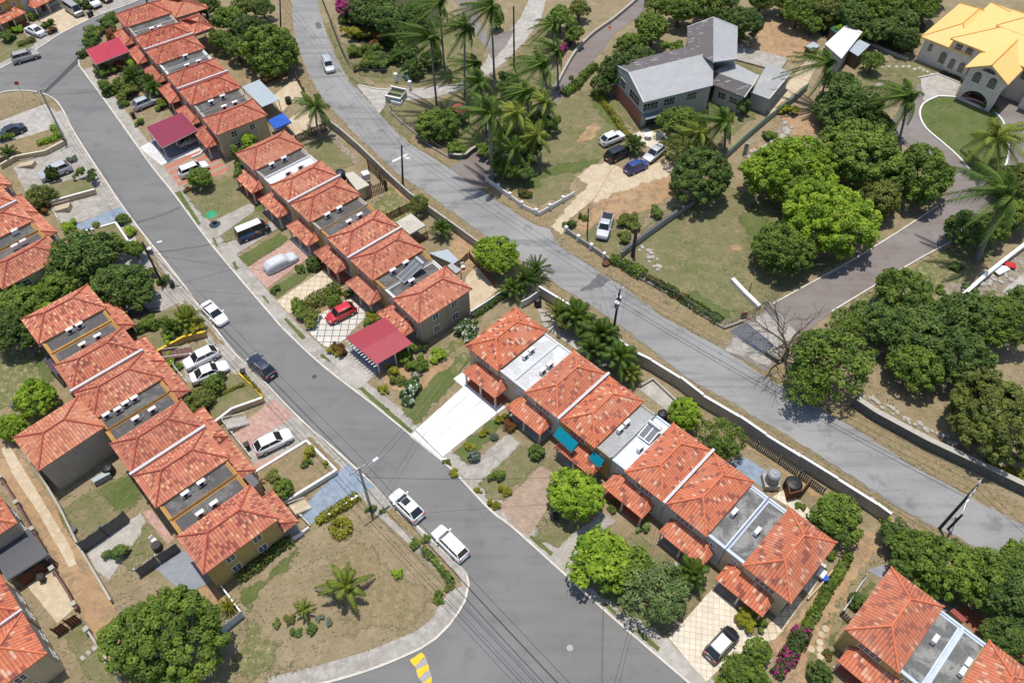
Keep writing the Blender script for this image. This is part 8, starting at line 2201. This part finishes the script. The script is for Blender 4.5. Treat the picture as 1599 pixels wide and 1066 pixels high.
SH(112, 248, 7, 'bush', 'leaf_grey', "grey green bush in front of the silver four wheel drive"); SH(126, 272, 11, 'bush', 'leaf_mid', "bush on the lawn corner beside the street", z0=.8); SH(142, 275, 10, 'bush', 'leaf_dark', "dark bush nearest the kerb by the lawn terrace", z0=.8); SH(81, 272, 9, 'ball', 'leaf_dark', "dark columnar bush at the silver four wheel drive's front", squash=1.6); SH(71, 322, 13, 'bush', 'leaf_rust', "dark red leaved shrub by the garden steps")
SH(190, 342, 14, 'loose', 'leaf_mid', "leafy sapling at the street side of the blue ramp"); SH(200, 362, 11, 'low', 'leaf_lime', "bright low plant between sapling and transformer pole"); SH(105, 352, 12, 'bush', 'leaf_lime', "bright shrub at the foot of the blue ramp"); SH(232, 430, 14, 'low', 'leaf_olive', "straw coloured bush below the thin leaning tree"); SH(252, 436, 10, 'low', 'leaf_dark', "dark low bush at the transformer pole's foot")
SH(240, 500, 18, 'bush', 'leaf_mid', "green bush at the left of the garden above the white cars", z0=.9); SH(215, 512, 13, 'bush', 'leaf_dark', "dark bush beside the left row's grey gate", z0=.9); SH(306, 512, 11, 'bush', 'leaf_yellow', "yellow green bush at the yellow coped wall", z0=.9); SH(265, 528, 10, 'bush', 'leaf_lime', "bright bush behind the yellow coped wall's middle", z0=.9); SH(262, 563, 12, 'bush', 'leaf_lime', "bright plants between the left row and the upper white car"); SH(278, 575, 9, 'low', 'leaf_mid', "low plants beside the white railing of the left row")
H_([(330, 622), (352, 613), (382, 600)], .5, .4, 'leaf_yellow', "thin yellow hedge dividing the walled lawn", size=.14, z0=.8); H_([(383, 588), (395, 600), (408, 614)], .5, .4, 'leaf_yellow', "thin yellow hedge on top of the yellow wall", size=.14, z0=.9)
SH(485, 708, 13, 'bush', 'leaf_yellow', "yellow flowered shrub in the white coped garden", z0=.7); SH(478, 722, 9, 'bush', 'leaf_dark', "dark shrub beside the yellow flowered shrub", z0=.7); SH(428, 742, 11, 'bush', 'leaf_olive', "olive shrub beside the left row in the white coped garden", z0=.7); SH(510, 724, 6, 'bush', 'leaf_yellow', "small yellow shrub at the white coped garden's corner", z0=.7); SH(410, 758, 10, 'bush', 'leaf_rust', "reddish shrub by the small black lean-to", z0=.2)
H_([(497, 815), (520, 800), (545, 785), (556, 776)], 1.2, .8, 'leaf_yellow', "yellow green hedge edging the blue drive", size=.2)
H_([(372, 903), (395, 888), (420, 868), (440, 852), (455, 845)], 1.3, .8, 'leaf_olive', "mixed hedge at the foot of the mustard end wall", size=.2)
def ring_bush():
    pts = [(533 + 12 * math.cos(a * math.pi / 6), 826 + 12 * math.sin(a * math.pi / 6)) for a in range(13)]
    H_(pts, 1.0, .7, 'leaf_yellow', "ring of yellow hedge around a dead stump on the vacant lot", size=.17)
ring_bush()
SH(620, 894, 9, 'bush', 'leaf_lime', "lone variegated bush on the vacant lot", squash=1.0); SH(580, 796, 9, 'bush', 'leaf_dark', "dark bush at the foot of the lamp pole"); SH(597, 797, 6, 'low', 'leaf_mid', "low plants right of the lamp pole's foot"); SH(664, 841, 8, 'bush', 'leaf_mid', "bush at the tail of the white SUV by the kerb"); SH(648, 850, 10, 'low', 'leaf_mid', "weeds between white SUV and white estate car")
H_([(660, 858), (680, 878), (695, 896), (705, 912)], .8, .5, 'leaf_mid', "green climbing weeds on the vacant lot's kerb side", size=.2); SH(685, 932, 11, 'low', 'leaf_mid', "low leafy plant at the vacant lot's corner"); SH(703, 918, 8, 'low', 'leaf_olive', "weeds right at the vacant lot's pavement bend")
SH(487, 982, 10, 'low', 'leaf_dark', "dark plant below the small drooping palm"); SH(462, 986, 9, 'low', 'leaf_dark', "dark plant left of the one below the drooping palm"); SH(452, 965, 9, 'bush', 'leaf_olive', "grey olive bush left of the drooping palm"); SH(430, 973, 8, 'bush', 'leaf_olive', "leftmost grey bush of the vacant lot"); SH(500, 964, 7, 'low', 'leaf_grey', "small grey green plant between the two vacant lot palms"); SH(512, 971, 7, 'low', 'leaf_grey', "grey green plant under the young coconut's left fronds")
SH(182, 867, 17, 'bush', 'leaf_dark', "dark bush on the pale concrete yard, lower left")
# middle row gardens
H_([(462, 492), (480, 480), (505, 465), (530, 452)], 2.2, 1.0, 'leaf_olive', "flowering hedge between cream tiles and the red car", size=.22)
SH(470, 480, 17, 'bush', 'leaf_mid', "leafy bush at the street end of the cream tiled drive"); SH(482, 498, 18, 'bush', 'leaf_olive', "olive bush left of the red hatchback"); SH(522, 470, 12, 'ball', 'leaf_mid', "round bush above the red hatchback"); SH(545, 455, 11, 'bush', 'leaf_dark', "dark bush at the porch above the red hatchback"); SH(585, 492, 14, 'bush', 'leaf_yellow', "yellow flowered bush right of the red hatchback"); SH(578, 505, 12, 'bush', 'leaf_mid', "green bush between diamond tiles and crimson carport"); SH(532, 545, 14, 'bush', 'leaf_rust', "red leaved bush at the crimson carport's street corner"); SH(522, 548, 11, 'bush', 'leaf_yellow', "yellow green bush left of the crimson carport's corner"); SH(470, 420, 9, 'low', 'leaf_dark', "thin dark plant beside the covered car"); SH(430, 452, 9, 'low', 'leaf_dark', "twiggy plant at the street end of the pink paving"); SH(293, 297, 6, 'low', 'leaf_rust', "small rusty plant at the lawn corner by the striped paving")
SH(610, 580, 14, 'bush', 'leaf_yellow', "yellow green bush at the crimson carport's lower corner"); SH(632, 552, 18, 'bush', 'leaf_mid', "large bush along the crimson carport's right side"); SH(650, 568, 18, 'bush', 'leaf_mid', "wide bush in the bed between carport and white driveway"); SH(640, 600, 21, 'bush', 'leaf_white', "white flowered frangipani bush beside the green lawn"); SH(620, 595, 12, 'bush', 'leaf_olive', "olive bush in the bed by the street"); SH(682, 555, 14, 'bush', 'leaf_lime', "bright bush near the middle row's end wall"); SH(600, 608, 10, 'low', 'leaf_yellow', "low yellow plants at the pavement by the bed"); SH(633, 622, 14, 'bush', 'leaf_white', "small white flowered bush nearest the street"); SH(728, 518, 22, 'bush', 'leaf_white', "dark bush with white blossom under the first orange eave"); SH(660, 545, 12, 'bush', 'leaf_redbloom', "reddish bush beside the crimson carport's posts")
SH(783, 652, 11, 'bush', 'leaf_yellow', "bright yellow bush at the white driveway's porch corner"); SH(797, 663, 12, 'bush', 'leaf_rust', "pinkish croton bush right of the bright yellow bush"); SH(798, 640, 9, 'bush', 'leaf_redbloom', "red bush against the second porch"); SH(756, 675, 8, 'bush', 'leaf_yellow', "small yellow bush in the strip right of the white driveway"); SH(735, 695, 10, 'low', 'leaf_yellow', "yellow low plants beside the grey green bush"); SH(777, 746, 14, 'bush', 'leaf_mid', "upright green bush at the brown paved drive"); SH(787, 766, 11, 'bush', 'leaf_yellow', "orange yellow bush below the upright green bush"); SH(710, 738, 8, 'bush', 'leaf_yellow', "golden bush at the street kerb by the grey path"); SH(747, 764, 7, 'bush', 'leaf_yellow', "golden bush left of the brown paved drive"); SH(770, 788, 10, 'bush', 'leaf_yellow', "golden bush at the kerb corner of the brown paved drive"); SH(697, 722, 7, 'low', 'leaf_mid', "low plants beside the white driveway's mouth")
SH(1006, 826, 12, 'bush', 'leaf_pale', "pale shrub against the fourth orange porch"); SH(955, 790, 10, 'bush', 'leaf_olive', "olive shrub right of the round bright mango"); SH(1172, 968, 20, 'bush', 'leaf_yellow', "broad yellow green bush beside the black hatchback's porch"); SH(1192, 975, 12, 'bush', 'leaf_mid', "green bush at the end of the curved cream path"); SH(1250, 790, 8, 'low', 'leaf_mid', "weeds by the terracotta patio")
SH(1292, 1022, 8, 'bush', 'leaf_redbloom', "red leaved bush left of the bottom right porch"); SH(1383, 812, 8, 'bush', 'leaf_lime', "pale bush at the end of the soil track")
H_([(1325, 868), (1312, 890), (1297, 912), (1281, 940), (1268, 962), (1256, 985)], 1.1, .7, 'leaf_mid', "green flowering hedge along the soil track", size=.24); H_([(1253, 985), (1241, 1008), (1228, 1030), (1212, 1055)], 1.5, 1.0, 'leaf_magenta', "bright pink bougainvillea hedge at the bottom right", size=.24)
H_([(740, 495), (765, 478), (790, 460)], .9, .6, 'leaf_dark', "low hedge along the side of the cream patio", size=.2)
H_([(1468, 113), (1484, 118), (1497, 124)], .6, .45, 'leaf_dark', "low dark hedge at the foot of the mansion facade", size=.18); H_([(1532, 170), (1545, 168), (1556, 176)], 1.0, .7, 'leaf_dark', "low hedge right below the mansion's arch", size=.2)
# ================================================================ loose growth on the ground
def growth():
    rg = np.random.default_rng(4); n = 110000
    y = 18 + 122 * rg.random(n) ** 1.25; x = (rg.random(n) * 2 - 1) * (34 + .62 * (y - 18) + 8)
    mat = np.zeros(n, int); names = ["grass_dry"]; lev = np.full(n, -1.0)
    for poly, m, lvl in REG:
        lo, hi = poly.min(0), poly.max(0)
        idx = np.nonzero((x > lo[0]) & (x < hi[0]) & (y > lo[1]) & (y < hi[1]) & (lvl >= lev))[0]
        if not len(idx): continue
        px, py = x[idx], y[idx]; ins = np.zeros(len(idx), bool); a = poly; b = np.roll(poly, -1, 0)
        for (ax, ay), (bx, by) in zip(a, b):
            if ay != by:
                c = ((ay > py) != (by > py)) & (px < (bx - ax) * (py - ay) / (by - ay) + ax); ins ^= c
        if m not in names: names.append(m)
        mat[idx[ins]] = names.index(m); lev[idx[ins]] = lvl
    from mathutils import noise
    green, straw, peb = MB(), MB(), MB(); rng = random.Random(11)
    for i in range(n):
        m = names[mat[i]]; p = Vector((x[i], y[i], .004 * max(0, lev[i])))
        d = noise.noise(Vector((x[i] * .22, y[i] * .22, 3))) + .6 * noise.noise(Vector((x[i] * .9, y[i] * .9, 7)))
        if m.startswith("grass") or m == "verge":
            g_ = {"grass_green": .9, "grass_mixed": .55, "grass_worn": .4, "verge": .3, "grass_dry": .12}[m]
            if rng.random() > (.34 if m == "grass_dry" else .5) + .5 * d: continue
            is_g = rng.random() < g_; mb = green if is_g else straw
            sc = 1.6 if d > .45 else 1.0; t0 = min(1, max(0, rng.gauss(.5, .25))); a0 = rng.uniform(0, 6.28)
            for k in range(3):
                an = a0 + 2.1 * k + rng.uniform(-.5, .5); e = Vector((math.cos(an), math.sin(an), 0)) * rng.uniform(.07, .19) * sc; u = Vector((-e.y, e.x, 0)) * rng.uniform(.2, .4)
                mb.add([p - u * .6 + Vector((0, 0, .012)), p + u * .6 + Vector((0, 0, .012)), p + e + u * .5 + Vector((0, 0, rng.uniform(.02, .07) * sc)), p + e - u * .5 + Vector((0, 0, rng.uniform(.02, .07) * sc))]); mb.att.append(min(1, max(0, t0 + rng.uniform(-.15, .15))))
        elif m in ("soil", "rubble") and rng.random() < .3:
            s = rng.uniform(.03, .11); q = [p + Vector((s * math.cos(a), s * math.sin(a), 0)) for a in (0, 1.4, 2.9, 4.6)]; ap = p + Vector((.2 * s, 0, s * .7))
            for k in range(4): peb.add([q[k], q[(k + 1) % 4], ap])
    tag(put("grass_tufts", green.mesh("grass_tufts"), "tuft_green"), "scattered green grass tufts and weeds over the lawns and verges", "grass", kind='stuff')
    tag(put("dry_grass", straw.mesh("dry_grass"), "tuft_straw"), "scattered straw coloured dry grass over the bare lots and verges", "dry grass", kind='stuff')
    tag(put("pebbles", peb.mesh("pebbles"), "stone_pale"), "pale pebbles strewn over the bare soil", "pebbles", kind='stuff')
mat_leaf("tuft_green", (.10, .125, .035), (.19, .215, .075), .1); mat_leaf("tuft_straw", (.21, .165, .09), (.43, .35, .23), .1)
growth()
